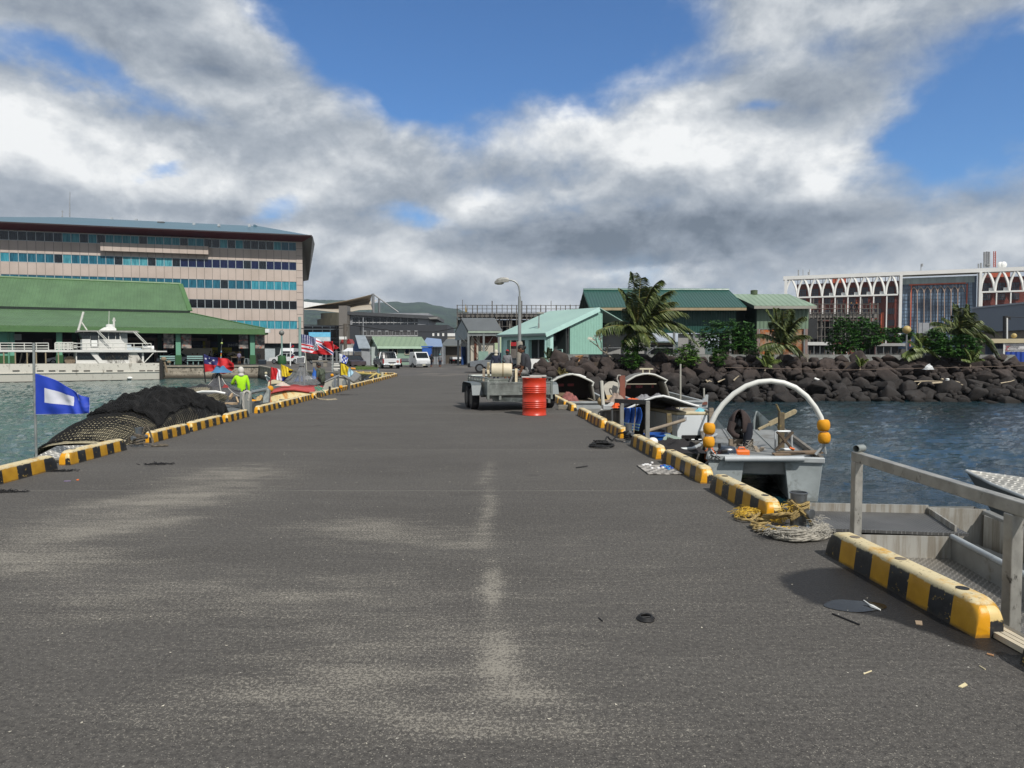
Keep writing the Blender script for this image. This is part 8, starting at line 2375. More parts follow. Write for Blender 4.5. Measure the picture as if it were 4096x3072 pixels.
def street_lamp():
 D=45
 b=P(2078,1500,D);b.z=0
 t=thing('street_lamp','tall grey street lamp with a curved arm at the end of the pier','street lamp',b)
 g=mat('lamp_pole_grey','#8b8f8f',.5,.3,var=.15)
 MB().tube([b+V((0,0,.1)),W('F',1032,850,D)],.17,10).build('lower_pole',mat('concrete_pole','#8d877c',.9),t,smooth=True) if False else None
 top=W('F',1040,400,D)
 mb=MB();mb.tube([b,V((b.x,b.y,2.4)),W('F',1037,430,D)],[.14,.115,.10],10);mb.build('pole',g,t,smooth=True)
 mb=MB();mb.tube([W('F',*p,D) for p in((1038,435),(1038,370),(1030,310),(1010,270),(980,240),(940,226),(900,224))],.055,8);mb.build('arm',g,t,smooth=True)
 mb=MB();mb.lathe(V((b.x,b.y,0)),[(.20,0),(.2,2.2),(.17,2.3)],12);mb.build('concrete_base',mat('concrete_pole','#8d877c',.9,var=.2),t,smooth=True)
 h=W('F',810,222,D);ex=W('F',900,222,D)-h
 L=ex.length
 mb=MB();secs=[]
 for f_,w,zt,zb in((1.0,.10,.12,-.12),(.6,.15,.16,-.13),(0,.17,.16,-.16),(-.6,.15,.08,-.20),(-1.0,.05,-.10,-.20)):
  secs.append([h+V((f_*L,y*w,z)) for y,z in((-1,zb),(-1,(zt+zb)/2+.03),(-.5,zt),(.5,zt),(1,(zt+zb)/2+.03),(1,zb))])
 loft(mb,secs,close=True,caps=True);mb.build('lamp_head',mat('lamp_head_grey','#8b8b86',.5,.2,var=.25,vs=6),t,smooth=True,ang=30)
 mb=MB();mb.ball(h+V((-.15,0,-.2)),(.3,.13,.1),12,8);mb.build('lamp_lens',mat('lamp_lens','#a9a592',.2),t,smooth=True)
 p2=W('F',1280,1160,52);t=thing('lamp_post','slim grey post in front of the mint green building','post',(p2.x,p2.y,0))
 MB().tube([(p2.x,p2.y,0),W('F',1281,770,52)],.07,8).build('lower_pole',g,t,smooth=True);MB().tube([W('F',1281,770,52),W('F',1285,660,52)],.045,8).build('upper_pole',g,t,smooth=True)
 MB().box(W('F',1300,640,52),(.5,.3,.15)).build('lamp_head',mat('lamp_head_grey','#8b8b86'),t,bevel=.03)
street_lamp()
M_TYRE=mat('road_tyre','#131315',.85)
M_RIM=mat('alloy_rim','#7b7f82',.35,.6)
def car(label,cat,pos,yaw,paint,prof,glassprof,W_,wheels,wr,extras=None,name='car',half=None):
 t=thing(name,label,cat,pos,yaw,local=True)
 mb=MB();secs=[]
 hw=W_/2
 def pro(pr,w0,w1,zlo,zhi):
  mb=MB();rows=[]
  for k,y in((0,-1),(1,-.92),(2,.92),(3,1)):
   row=[]
   for x,z in pr:
    f=(z-zlo)/max(.01,zhi-zlo);w=lerp(w0,w1,min(1,max(0,f)))
    ins=.04 if k in(0,3) else 0
    cx=sum(p[0]for p in pr)/len(pr);cz=sum(p[1]for p in pr)/len(pr)
    row.append((x+(cx-x)*ins*.5,y*w,z+(cz-z)*ins))
   rows.append(row)
  loft(mb,rows,close=False);o=len(pr)
  for k in range(3):mb.f.append([k*o,(k+1)*o,(k+1)*o+o-1,k*o+o-1]);mb.mi.append(0)
  mb.f.append(list(range(o)));mb.mi.append(0);mb.f.append([3*o+i for i in range(o)]);mb.mi.append(0)
  return mb
 pro(prof,hw,hw*.97,prof[0][1],max(p[1]for p in prof)).build('body',paint,t,smooth=True,ang=25)
 if glassprof:
  zl,zh=min(p[1]for p in glassprof),max(p[1]for p in glassprof)
  pro(glassprof,hw*.96,hw*.80,zl,zh).build('windows',M_GLASS,t,smooth=True,ang=25)
  top=sorted(glassprof,key=lambda p:-p[1])[:2];x0,x1=min(p[0]for p in top),max(p[0]for p in top)
  MB().box(((x0+x1)/2,0,zh+.01),(x1-x0+.06,W_*.80,.05)).build('roof',paint,t,bevel=.02)
  lo=sorted(glassprof,key=lambda p:p[1])[:2];a0,a1=min(p[0]for p in lo),max(p[0]for p in lo)
  for s in(-1,1):
   for(xa,xb) in((a0,x0),(a1,x1))+((((a0+a1)/2,(x0+x1)/2),) if half is None else()):
    MB().beam((xa,s*hw*.965,zl),(xb,s*hw*.81,zh),.07,.04,up=(0,1,0)).build('pillar',paint,t)
 for x in wheels:
  for s in(-1,1):
   M=Matrix.Rotation(R(90),3,'X')
   MB().lathe((x,s*(hw-.10),wr),[(wr*.6,-.11),(wr*.95,-.11),(wr,-.06),(wr,.06),(wr*.95,.11),(wr*.6,.11)],22,M=M).build('wheel',M_TYRE,t,smooth=True)
   MB().lathe((x,s*(hw-.10),wr),[(.03,-.115),(wr*.62,-.112),(wr*.62,.112),(.03,.115)],16,M=M).build('rim',M_RIM,t)
 if extras:extras(t,hw)
 return t
def lamp(t,p,d,m,name='tail_lamp'):MB().box(p,d).build(name,m,t,bevel=.01)
M_RED=mat('red_lens','#7d1216',.25);M_HEAD=mat('head_lens','#b8bcc0',.15);M_PLATE=mat('number_plate','#b4b2a2',.5);M_CHR=mat('chrome','#9aa0a4',.2,.9)
def ground_at(k,x,y):p=WG(k,x,y);return p
def vehicles():
 sil,wht=mat('silver_paint','#7d8286',.3,.5,var=.04,coat=.5),mat('white_paint','#c4c7c9',.3,0,var=.04,coat=.4)
 p=WG('E',1110,1262)
 def ex(t,hw):
  MB().box((-2.47,0,.82),(.06,hw*1.86,.52)).build('tailgate',wht,t,bevel=.02)
  MB().box((-2.505,0,.68),(.02,.7,.12)).build('tailgate_badge',mat('black_trim','#17181a',.5),t)
  MB().box((-1.5,0,1.10),(1.7,hw*1.75,.03)).build('bed_opening',mat('bed_dark','#222426',.8),t)
  MB().box((-2.5,0,.50),(.14,hw*1.9,.14)).build('bumper',M_CHR,t,bevel=.02)
  for s in(-1,1):lamp(t,(-2.475,s*hw*.95,.83),(.06,.14,.44),M_RED)
  MB().box((-2.58,0,.50),(.01,.42,.12)).build('number_plate',M_PLATE,t)
  mb=MB();mb.tube([(-.72,-hw*.8,1.1),(-.72,-hw*.72,1.72),(-.72,hw*.72,1.72),(-.72,hw*.8,1.1)],.035,6)
  for k in range(5):y=-hw*.6+hw*1.2*k/4;mb.tube([(-.74,y,1.1),(-.74,y,1.7)],.02,5)
  mb.build('roll_bar',M_CHR,t)
  for s in(-1,1):MB().box((.95,s*(hw+.1),1.05),(.12,.2,.16)).build('mirror',sil,t)
  lettering('4x4',.16,(-2.452,-hw*.6,.9),(0,-1,0),(0,0,1),mat('decal_red','#8a2a2a',.5),t,.002) if False else None
  MB().lathe((-2.505,-hw*.62,.80),[(.13,-.003),(.13,.003)],16,M=Matrix.Rotation(R(90),3,'Y')).build('round_sticker',mat('sticker_pink','#9a6a64',.6),t)
 car('silver double cab pickup parked with its white tailgate towards the pier','pickup',p+V((-.5,2.2,0)),R(112),sil,[(-2.45,.45),(-2.45,1.08),(-.75,1.10),(1.0,1.12),(1.5,1.05),(2.4,.92),(2.5,.5)],[(-.72,1.08),(-.5,1.66),(.5,1.68),(1.15,1.08)],1.78,(-1.5,1.6),.37,ex,'pickup_truck')
 p=WG('E',1470,1252)
 def ex(t,hw):
  wb=MB();wb.add([(1.93,-hw*.86,1.02),(1.93,hw*.86,1.02),(1.60,hw*.78,1.66),(1.60,-hw*.78,1.66)],[(0,1,2,3)]);wb.build('windscreen',M_GLASS,t)
  MB().box((2.06,0,.44),(.10,hw*1.96,.22)).build('bumper',mat('grey_bumper','#5c6062',.6),t,bevel=.02)
  for s in(-1,1):lamp(t,(2.06,s*hw*.74,.70),(.05,.34,.17),M_HEAD,'headlight')
  MB().box((2.115,0,.42),(.01,.36,.12)).build('number_plate',M_PLATE,t)
  for s in(-1,1):MB().box((1.75,s*(hw+.12),1.25),(.08,.14,.24)).build('mirror',M_BLACK,t)
  MB().box((-.95,0,.74),(2.9,hw*2.05,.10)).build('flatbed',mat('bed_grey','#7c7f7f',.6,var=.15),t)
  for s in(-1,1):MB().box((-.95,s*hw*1.01,.93),(2.9,.05,.30)).build('drop_side',mat('pale_drop_side','#9fa3a5',.5,var=.1),t)
  MB().box((.42,0,1.2),(.06,hw*1.7,.85)).build('cab_guard',M_GALV,t)
 car('small white cab over flatbed truck facing the pier next to the silver pickup','truck',p+V((-.5,1.5,0)),R(-52),wht,[(.5,.38),(.5,1.0),(.62,1.72),(1.5,1.74),(1.95,1.0),(2.06,.88),(2.06,.38)],None,1.62,(-1.55,1.25),.31,ex,'flatbed_truck')
 p=WG('E',1910,1205)
 def ex(t,hw):
  MB().box((-1.35,0,.86),(2.3,hw*2.05,.10)).build('tray',mat('bed_grey','#7c7f7f'),t)
  for s in(-1,1):MB().box((-1.35,s*hw*1.02,1.03),(2.3,.04,.26)).build('tray_side',wht,t)
  MB().box((-2.48,0,1.0),(.05,hw*2.05,.28)).build('tailgate',wht,t)
  mb=MB();mb.tube([(-.2,-hw*.98,.9),(-.2,-hw*.92,1.95),(-.2,hw*.92,1.95),(-.2,hw*.98,.9)],.04,6);mb.tube([(-2.3,-hw*.98,.9),(-2.3,-hw*.95,1.9),(-.2,-hw*.93,1.95)],.04,6);mb.build('rack',M_WHITE,t)
  for s in(-1,1):lamp(t,(-2.5,s*hw*.85,.72),(.05,.25,.12),M_RED)
  MB().box((-2.5,0,.66),(.01,.4,.12)).build('number_plate',M_PLATE,t)
  for s in(-1,1):MB().box((-2.2,s*hw*.8,.45),(.03,.34,.45)).build('mud_flap',M_BLACK,t)
 car('white tray back ute with a pipe rack parked beside the tank shed','pickup',p+V((0,2.4,0)),R(115),wht,[(-.15,.5),(-.15,1.1),(1.0,1.12),(1.5,1.06),(2.35,.94),(2.45,.5)],[(-.12,1.1),(-.05,1.72),(.7,1.72),(1.2,1.1)],1.75,(-1.5,1.6),.36,ex,'utility_truck',half=1)
 p=WG('F',720,1310)
 def ex(t,hw):
  MB().box((-2.35,0,.62),(.25,hw*1.9,.34)).build('bull_bar',mat('black_trim','#17181a'),t,bevel=.04)
  for s in(-1,1):lamp(t,(-2.25,s*hw*.75,.85),(.1,.3,.16),M_HEAD,'headlight')
  MB().box((1.6,0,1.02),(1.6,hw*1.92,.32)).build('grey_tray',mat('dark_grey_tray','#5b5f61',.5),t,bevel=.02)
 p2=P(2000,1440,58);p2.z=0
 car('silver four wheel drive with a black bull bar behind the two standing men','car',(p2.x-.1,58,0),R(-2),sil,[(-2.3,.5),(-2.3,.92),(-1.2,1.05),(2.3,1.05),(2.4,.5)],[(-1.15,1.04),(-.6,1.62),(.85,1.62),(1.1,1.04)],1.75,(-1.5,1.45),.38,ex,'off_road_car')
 def at_m(u,off):q=ON(u,off);q.z=Q0;return q
 sed=([(-2.2,.35),(-2.25,.85),(-1.5,.95),(1.0,.95),(2.1,.75),(2.2,.35)],[(-1.6,.93),(-.9,1.38),(.4,1.38),(1.15,.93)])
 van=([(-2.3,.4),(-2.3,1.0),(1.7,1.0),(2.2,.8),(2.25,.4)],[(-2.25,.98),(-2.15,1.95),(1.0,1.95),(1.75,.98)])
 vp=([(-2.3,.4),(-2.3,2.05),(1.0,2.1),(1.75,1.1),(2.2,.9),(2.25,.4)],None)
 car('white saloon car parked side on beside the market lamp post','car',at_m(1096,-1.0)+V((0,5,0)),R(183),wht,*sed,1.72,(-1.35,1.4),.33,None,'saloon_car')
 def exv(t,hw):
  wb=MB();wb.add([(1.78,-hw*.82,1.14),(1.78,hw*.82,1.14),(1.04,hw*.78,2.0),(1.04,-hw*.78,2.0)],[(0,1,2,3)]);wb.build('windscreen',M_GLASS,t)
  for s in(-1,1):lamp(t,(2.22,s*hw*.7,.75),(.06,.3,.2),M_HEAD,'headlight')
 car('white minibus facing the basin between the market column and the lamp post','van',at_m(1066,-1.0)+V((0,9,0)),R(-85),wht,vp[0],None,1.8,(-1.4,1.4),.34,exv,'minibus')
 car('white pickup cab parked behind the solar panel','pickup',at_m(1175,-1.0)+V((0,4,0)),R(176),wht,[(-2.3,.5),(-2.3,1.0),(-.1,1.05),(1.4,1.05),(2.3,.9),(2.35,.5)],[(.0,1.04),(.1,1.65),(.9,1.65),(1.45,1.04)],1.75,(-1.5,1.5),.37,None,'pickup_truck',half=1)
 car('dark red saloon seen behind the fence near the grey booth','car',W('E',665,1180,78)*1+V((0,0,-W('E',665,1180,78).z)),R(-60),mat('maroon_paint','#2a1a1c',.3,coat=.4),*sed,1.72,(-1.35,1.4),.33,None,'saloon_car')
 car('dark car parked in front of the lime yellow sign','car',at_m(884,7),R(-80),mat('black_paint','#101113',.3,coat=.4),*sed,1.72,(-1.35,1.4),.33,None,'saloon_car')
 car('white van inside the market behind the seated people','van',at_m(772,8),R(180+math.degrees(MANG)),mat('cream_van','#a9a494',.5),vp[0],None,1.8,(-1.4,1.4),.34,exv,'van')
 for k,(u,off,lab) in enumerate(((270,8,'white scooter like car under the market roof left of the wheelhouse'),(700,7,'silver hatchback in the shade of the market near the middle column'))):
  car(lab.replace('scooter like ',''),'car',at_m(u,off),math.radians(180)+MANG,wht if k==0 else sil,*sed,1.7,(-1.35,1.4),.33,None,'hatchback')
vehicles()
def corner_bits():
 mb=MB();rg=random.Random(12)
 for _ in range(2600):
  u=rg.uniform(700,985);y=rg.uniform(1228,1272);
  p=WG('E',u,y)
  if p.y<60:continue
  mb.add([p+V((-.04,0,0)),p+V((.04,0,0)),p+V((rg.uniform(-.1,.1),rg.uniform(-.1,.1),rg.uniform(.08,.3)))],[(0,1,2)])
 kind(mb.build('grass',mat('short_grass','#4d6630',.9,var=.3,vs=2)),'stuff')
 t=thing('wire_fence','low wire mesh fence with grey posts behind the striped flag','fence',WG('E',600,1200))
 gp=mat('grey_post','#6d7173')
 pts=[(W('E',x,1200,80),x) for x in(190,330,470,615,690,775)]
 for p,x in pts:
  top=W('E',x,1025,80).z;MB().tube([(p.x,p.y,0),(p.x,p.y,top)],.07,6).build('post',gp,t)
 mb=MB()
 for y in(1035,1115,1170):
  mb.tube([W('E',190,y,80),W('E',775,y,80)],.035,4)
 mb.build('rail',gp,t)
 mb=MB();
 a,b=W('E',690,1195,79.8),W('E',775,1195,79.8);z1=W('E',690,1040,79.8).z
 mb.slab([V((a.x,a.y,0)),V((b.x,b.y,0)),V((b.x,b.y,z1)),V((a.x,a.y,z1))],(0,.04,0));mb.build('mesh_panel',mat('dark_mesh_panel','#4b4a48',.8),t)
 t=thing('bench','long grey concrete bench beneath the striped flag','bench',W('E',250,1195,76))
 z=W('E',250,1150,76).z;MB().beam(V((W('E',160,1150,76).x,76,z)),V((W('E',350,1150,76).x,76,z)),.5,.14).build('seat',mat('bench_concrete','#807b72',.9),t)
 for x in(185,320):p=W('E',x,1150,76);MB().beam((p.x,76,-.02),(p.x,76,z-.06),.35,.3,up=(0,1,0)).build('leg',MC['bench_concrete'],t)
 mb=MB();rg=random.Random(3)
 for _ in range(70):p=W('E',rg.uniform(80,210),rg.uniform(1060,1130),78);mb.ball(p,rg.uniform(.12,.3),7,5)
 tag(mb.build('scrap_heap',mat('dark_scrap','#1f1f1f',.9,var=.5,vs=3)),'dark heap of scrap behind the striped flag','scrap')
 mb=MB();mb.tube([W('E',690,1300,50),W('E',960,1322,48.5),W('E',1185,1345,47.3)],.09,8);tag(mb.build('pipe_boom',mat('cream_yellow_pipe','#b9a562',.6),smooth=True),'long cream yellow pipe lying across the basin corner','pipe')
 p=W('E',1040,1290,47.2);tag(MB().tube([(p.x,p.y,-.3),(p.x,p.y,p.z)],.09,8).build('white_pole',mat('cream_pole','#b8b199')),'short white pole at the inner corner of the basin','pole')
 p=W('E',990,1275,50);tag(MB().lathe((p.x,p.y,-.1),[(.1,0),(.16,.1),(.12,.35),(.05,.6)],10).build('bollard',mat('blue_grey_bollard','#4d5f6b',.6),smooth=True),'small blue grey bollard on the back kerb of the basin','bollard')
corner_bits()

# ---- people, flags, boats on the left
M_SKIN=mat('brown_skin','#6b4632',.55,var=.08,vs=6)
def mcloth(name,c):return mat('cloth_'+name,c,.9,var=.18,vs=7,bump=.2,bs=14)
STAND=dict(pel=(0,0,.53),spn=(0,.005,.63),che=(0,0,.735),nck=(0,0,.825),hd=(0,.01,.865),shL=(-.10,0,.79),elL=(-.135,-.015,.63),wrL=(-.14,.03,.49),haL=(-.14,.05,.445),shR=(.10,0,.79),elR=(.135,-.015,.63),wrR=(.14,.03,.49),haR=(.14,.05,.445),hiL=(-.05,0,.50),knL=(-.055,.015,.28),anL=(-.06,0,.045),toL=(-.068,.085,.02),hiR=(.05,0,.50),knR=(.055,.015,.28),anR=(.06,0,.045),toR=(.068,.085,.02))
RAD=dict(pel=.080,spn=.074,che=.080,nck=.034,hd=.036,sh=.046,el=.030,wr=.021,ha=.022,hi=.056,kn=.040,an=.027,to=.022)
BON=[('pel','spn','t'),('spn','che','t'),('che','nck','t'),('nck','hd','s')]+[(a+s,b+s,z) for s in 'LR' for a,b,z in(('sh','el','u'),('el','wr','f'),('wr','ha','s'),('hi','kn','h'),('kn','an','c'),('an','to','b'))]+[(a,b+s,z) for s in 'LR' for a,b,z in(('che','sh','t'),('pel','hi','h'))]
def person(label,base,yaw,Hh,cl,pose={},hair='black',hat=None,near=False,group=None,fat=1.0):
 t=thing('person',label,'person',base,yaw,group,local=True)
 J={k:V(pose.get(k,p))*Hh for k,p in STAND.items()}
 ks=list(J);me=bpy.data.meshes.new('body_cage')
 me.from_pydata([tuple(J[k]) for k in ks],[(ks.index(a),ks.index(b)) for a,b,_ in BON],[])
 o=bpy.data.objects.new('tmp',me);COL.objects.link(o)
 md=o.modifiers.new('skin','SKIN');md.use_smooth_shade=True
 sb=o.modifiers.new('sub','SUBSURF');sb.levels=sb.render_levels=1
 lay=me.skin_vertices[0].data
 for i,k in enumerate(ks):
  r=RAD[k if k in RAD else k[:-1]]*Hh
  if k in('pel','spn','che'):r*=fat
  lay[i].radius=(r,r);lay[i].use_root=k=='pel'
 bm2=bpy.data.meshes.new_from_object(o.evaluated_get(bpy.context.evaluated_depsgraph_get()))
 bpy.data.objects.remove(o)
 zones=['s','t','u','f','h','c','b']
 def zone(p):
  best=None
  for a,b,z in BON:
   A,B=J[a],J[b];d=B-A;q=max(0,min(1,(p-A).dot(d)/d.length_squared));e=(A+d*q-p).length/RAD[a if a in RAD else a[:-1]]
   if best is None or e<best[0]:best=(e,z)
  return zones.index(best[1])
 mb=MB();mb.v=[v.co.copy() for v in bm2.vertices]
 for p in bm2.polygons:mb.f.append(list(p.vertices));mb.mi.append(zone(p.center))
 up=(J['hd']-J['nck']).normalized();hy=V(pose.get('face',(0,1,0))).normalized();hx=hy.cross(up).normalized();hy=up.cross(hx)
 M=Matrix((hx,hy,up)).transposed();c=J['hd']+up*.055*Hh
 s=Hh
 mb.ball(c,(.047*s,.058*s,.070*s),14,10,0,M);mb.ball(c+M@V((0,.06*s,-.008*s)),(.010*s,.012*s,.016*s),6,5,0,M)
 for e in(-1,1):mb.ball(c+M@V((e*.047*s,0,-.005*s)),(.008*s,.014*s,.02*s),6,5,0,M)
 if near:
  for sd_ in 'LR':
   w,h=J['wr'+sd_],J['ha'+sd_];d=(h-w).normalized();x=d.orthogonal().normalized()
   for k in range(4):
    off=x*(k-1.5)*.011*s;L=(.045,.052,.049,.038)[k]*s;y=d.cross(x)
    mb.tube([h+off,h+off+d*L*.55,h+off+d*L*.9+y*L*.3],[.0065*s,.006*s,.0045*s],6,0)
   mb.tube([w.lerp(h,.4)+x*.02*s,h+x*.034*s,h+x*.036*s+d*.02*s],[.008*s,.007*s,.005*s],6,0)
 mats=[M_SKIN]+[cl.get(z,M_SKIN) for z in zones[1:]]
 mb.build('body',mats,t,smooth=True,ang=80)
 if hair:
  hm=mat('hair_'+hair,'#100d0c' if hair=='black' else hair,.7)
  b=MB();b.ball(c+M@V((0,-.009*s,.012*s)),(.052*s,.060*s,.066*s),14,10,0,M)
  if pose.get('bun'):b.ball(c+M@V((0,-.07*s,.0)),(.03*s,.03*s,.03*s),10,8,0,M)
  b.build('hair',hm,t,smooth=True)
 if hat:
  kd,hc=hat;hm=mat('hat_'+hc.strip('#'),hc,.8,var=.1)
  b=MB()
  if kd=='cap':
   b.ball(c+M@V((0,-.002*s,.026*s)),(.054*s,.064*s,.056*s),14,10,0,M);b.box(c+M@V((0,.075*s,.02*s)),(.08*s,.06*s,.008*s),rot=M)
  elif kd=='hood':
   b.ball(c+M@V((0,-.008*s,.004*s)),(.060*s,.066*s,.078*s),14,10,0,M);b.ball(J['nck']+V((0,-.01*s,.01*s)),(.06*s,.058*s,.04*s),12,8)
  else:
   b.ball(c+M@V((0,-.004*s,.022*s)),(.055*s,.064*s,.060*s),14,10,0,M)
  b.build(kd if kd!='hood' else 'head_cloth',hm,t,smooth=True)
 return t
def people():
 navy,grey,blk,char=mcloth('navy','#20263a'),mcloth('grey','#6b6461'),mcloth('black','#121215'),mcloth('charcoal','#2d2e33')
 shorts=mcloth('dark_shorts','#1c2130')
 m,t,b,tc=newmat('striped_trousers');x,y,z=t.sep(tc.outputs['Object'])
 t.put(b.inputs['Base Color'],t.mix(t.m('GREATER_THAN',t.m('FRACT',t.m('MULTIPLY',t.m('ADD',t.m('MULTIPLY',y,.5),z),30.0)),.5),lin('#17171c'),lin('#a9a9a7')));b.inputs['Roughness'].default_value=.9
 seat=W('U',1400,430,20.7)
 SIT=dict(pel=(0,0,.06),spn=(0,.02,.17),che=(0,.055,.27),nck=(0,.085,.355),hd=(0,.105,.395),shL=(-.10,.06,.335),elL=(-.12,.05,.19),wrL=(-.10,.10,.06),haL=(-.09,.13,.025),shR=(.10,.06,.335),elR=(.13,.10,.20),wrR=(.06,.20,.12),haR=(.04,.23,.11),hiL=(-.05,.02,.05),knL=(-.09,.25,.06),anL=(-.09,.30,-.17),toL=(-.09,.38,-.20),hiR=(.05,.02,.05),knR=(.05,.26,.08),anR=(.06,.30,-.16),toR=(.06,.38,-.19))
 person('woman in a charcoal shirt and striped trousers sitting on the trailer edge',seat+V((.05,0,0)),R(72),1.72,dict(t=char,u=char,h=m,c=m,b=blk),dict(SIT,bun=1,face=(-.25,1,-.1)),near=True,fat=1.22)
 D=37
 for u,lab,cl,hat,fat in((1984,'man in a navy jacket with a white head cloth standing behind the trailer',dict(t=navy,u=navy,f=navy,h=shorts,c=shorts,b=blk),('hood','#b5ae9f'),1.1),(2029,'man in a grey shirt and red cap standing behind the trailer',dict(t=grey,u=grey,h=shorts,b=blk),('cap','#a01822'),1.05)):
  p=P(u,1450,D);p.z=0
  person(lab,p,R(-8),1.74,cl,dict(elL=(-.15,.02,.64),wrL=(-.09,.10,.60),haL=(-.05,.13,.60)) if u>2000 else{},hat=hat,near=True,fat=fat)
 for x,lab,cl,hat in((1662,'person in black walking past the tin kiosk',dict(t=blk,u=blk,h=blk),None),(1772,'person in a grey top and turquoise cap beside the tray back ute',dict(t=grey,u=grey,h=shorts),('beanie','#4a8791'))):
  p=WG('E',x,1246);person(lab,p,R(160),1.55,cl,dict(knL=(-.055,.04,.28),anL=(-.05,.08,.05),toL=(-.05,.16,.03)),hat=hat)
 hv=mat('cloth_hi_vis','#9ad411',.8,var=.1,vs=5)
 p=W('R',1940,210,24.0);Hm=1.72
 person('man in a fluorescent yellow shirt and white head cloth standing in a boat',V((p.x,24.0,p.z-Hm)),R(25),Hm,dict(t=hv,u=hv,f=hv,h=mcloth('navy','#20263a'),c=shorts,b=blk),dict(elL=(-.17,.06,.66),wrL=(-.13,.16,.66),haL=(-.11,.2,.66),pel=(0,0,.50)),hat=('hood','#b9b7b0'),near=True,fat=1.12)
 p=W('R',1635,195,26.0)
 person('man in a dark jacket and navy beanie standing behind the grey net tent',V((p.x,26.0,p.z-1.72)),R(-30),1.72,dict(t=mcloth('brown_black','#2a2622'),u=mcloth('brown_black','#2a2622'),f=mcloth('brown_black','#2a2622'),h=blk,c=blk,b=blk),hat=('beanie','#151a30'),near=True,fat=1.15)
 p=W('T',1070,845,29.0)
 person('man in a camouflage shirt sitting in the boats behind the net tent',p+V((0,0,-.05)),R(60),1.65,dict(t=mat('cloth_camouflage','#4b5345',.9,var=.3,vs=8,c2='#22261f',c2s=6,c2a=.45),u=MC['cloth_camouflage'],h=blk,c=blk,b=blk),SIT,near=True)
 lil=mcloth('lilac','#6f6a80')
 p=ON(957,.9);person('woman in a lilac shirt standing at the stall table',p,R(10),1.6,dict(t=lil,u=lil,h=mcloth('grey_skirt','#3a3840'),b=blk),fat=1.2)
 p=ON(1035,-1.6);person('woman dressed in black standing on the quay by the right market column',p,R(40),1.68,dict(t=blk,u=blk,f=blk,h=blk,c=blk),fat=1.15)
 for u,off,lab in((770,2.2,'left one of two dark figures seated together on the market bench'),(790,2.2,'right one of two dark figures seated together on the market bench'),(838,3.0,'seated dark figure left of the lime yellow sign'),(664,2.4,'dark figure seated left of the middle market column'),(645,2.6,'dark figure seated at the left end of the market bench')):
  p=ON(u,off);person(lab,p+V((0,0,.5)),R(20),1.68,dict(t=blk,u=blk,f=blk,h=blk,c=blk,b=blk),SIT,fat=1.2)
 p=ON(843,5);person('standing man with bare head in front of the lime yellow sign',p,R(200),1.72,dict(t=mcloth('pale','#8a8378'),u=mcloth('pale','#8a8378'),h=blk,c=blk))
 for x,lab in((1755,'worker in a blue shirt sitting on the right scaffolding'),(1822,'worker in dark clothes and orange hat on the right scaffolding')):
  p=W('H',x,585,101);person(lab,p,R(150),1.72,dict(t=navy if x<1800 else blk,u=navy if x<1800 else blk,h=blk,c=blk),SIT,hat=('cap','#a0521f' if x>1800 else '#8a6a3a'))
people()
def flag(label,k,top,bot,D,mats,fn,pole=None,prad=.02,nu=60,nv=36,rip=.06,seed=1,pm=None,dz=0):
 t=thing('flag',label,'flag',W(k,top[0][0],bot[0][1],D))
 def pl(pts,s):
  q=s*(len(pts)-1);i=min(len(pts)-2,int(q));f=q-i
  p0,p1,p2,p3=pts[max(i-1,0)],pts[i],pts[i+1],pts[min(i+2,len(pts)-1)]
  return tuple(.5*((2*b)+(c-a)*f+(2*a-5*b+4*c-d)*f*f+(3*b-a-3*c+d)*f**3) for a,b,c,d in zip(p0,p1,p2,p3))
 def g(s,q):
  a,b=pl(top,s),pl(bot,s)
  w=rip*min(1,s*3)*(math.sin(9*s+3*q+seed)+.5*math.sin(21*s-5*q+seed*2)+.35*fbm((s*5,q*3,seed),2))
  return W(k,lerp(a[0],b[0],q),lerp(a[1],b[1],q),D)+V((0,w+dz*s,0))
 mb=MB();mb.grid(g,nu,nv,fn);mb.build('cloth',mats,t,smooth=True,solid=.004,ang=80)
 if pole:
  mb=MB();mb.tube([W(k,*p,D) for p in pole],prad,8);mb.build('pole',pm or M_GALV,t,smooth=True)
 return t
def star(x,y,r,n=5):
 a=math.atan2(x,-y);rr=math.hypot(x,y);q=abs(((a/(2*math.pi)*n)%1)-.5)*2
 return rr<r*(.38+.62*q**1.3)
fb,fw,fr_,fy_,fk=mat('flag_blue','#1a3aa4',.7,var=.05),mat('flag_white','#c6c8d2',.7,var=.04),mat('flag_red','#b31a22',.7,var=.06),mat('flag_yellow','#c4ac18',.7,var=.06),mat('flag_black','#121214',.8)
fn_=mat('flag_navy','#22255e',.7)
flag('bright blue flag with a white rectangle on a pole at the left','Q',[(428,135),(600,185),(800,262),(915,350),(1030,425),(1150,442)],[(432,663),(600,661),(780,659),(930,655),(1040,650),(1132,640)],10.5,[fb,fw,mat('white_hem','#a9b4c8',.8)],lambda s,q:1 if.165<s<.60 and.30<q+.02*s<.68 else(2 if s>.985 or q>.985 or(abs(s-.70)<.008 and q<.35) else 0),pole=[(427,-250),(430,130),(445,700),(462,1245)],prad=.018,nu=90,nv=50,rip=.03)
def samoa(s,q):
 if s<.45 and q<.54:
  for x,y,r in((.22,.12,.035),(.10,.24,.045),(.33,.22,.045),(.26,.335,.022),(.22,.44,.055)):
   if star((s-x)*1.75,q-y,r*1.5):return 1
  return 0
 return 2
flag('red flag with a blue starred canton flying behind the net covered boats','R',[(1462,45),(1560,85),(1660,100),(1780,115),(1845,165)],[(1478,280),(1560,272),(1640,285),(1740,300),(1848,240)],27,[fn_,fw,fr_],samoa,pole=[(1462,45),(1478,280),(1492,415)],prad=.025,nu=80,nv=48,rip=.07,seed=3,pm=M_BLACK)
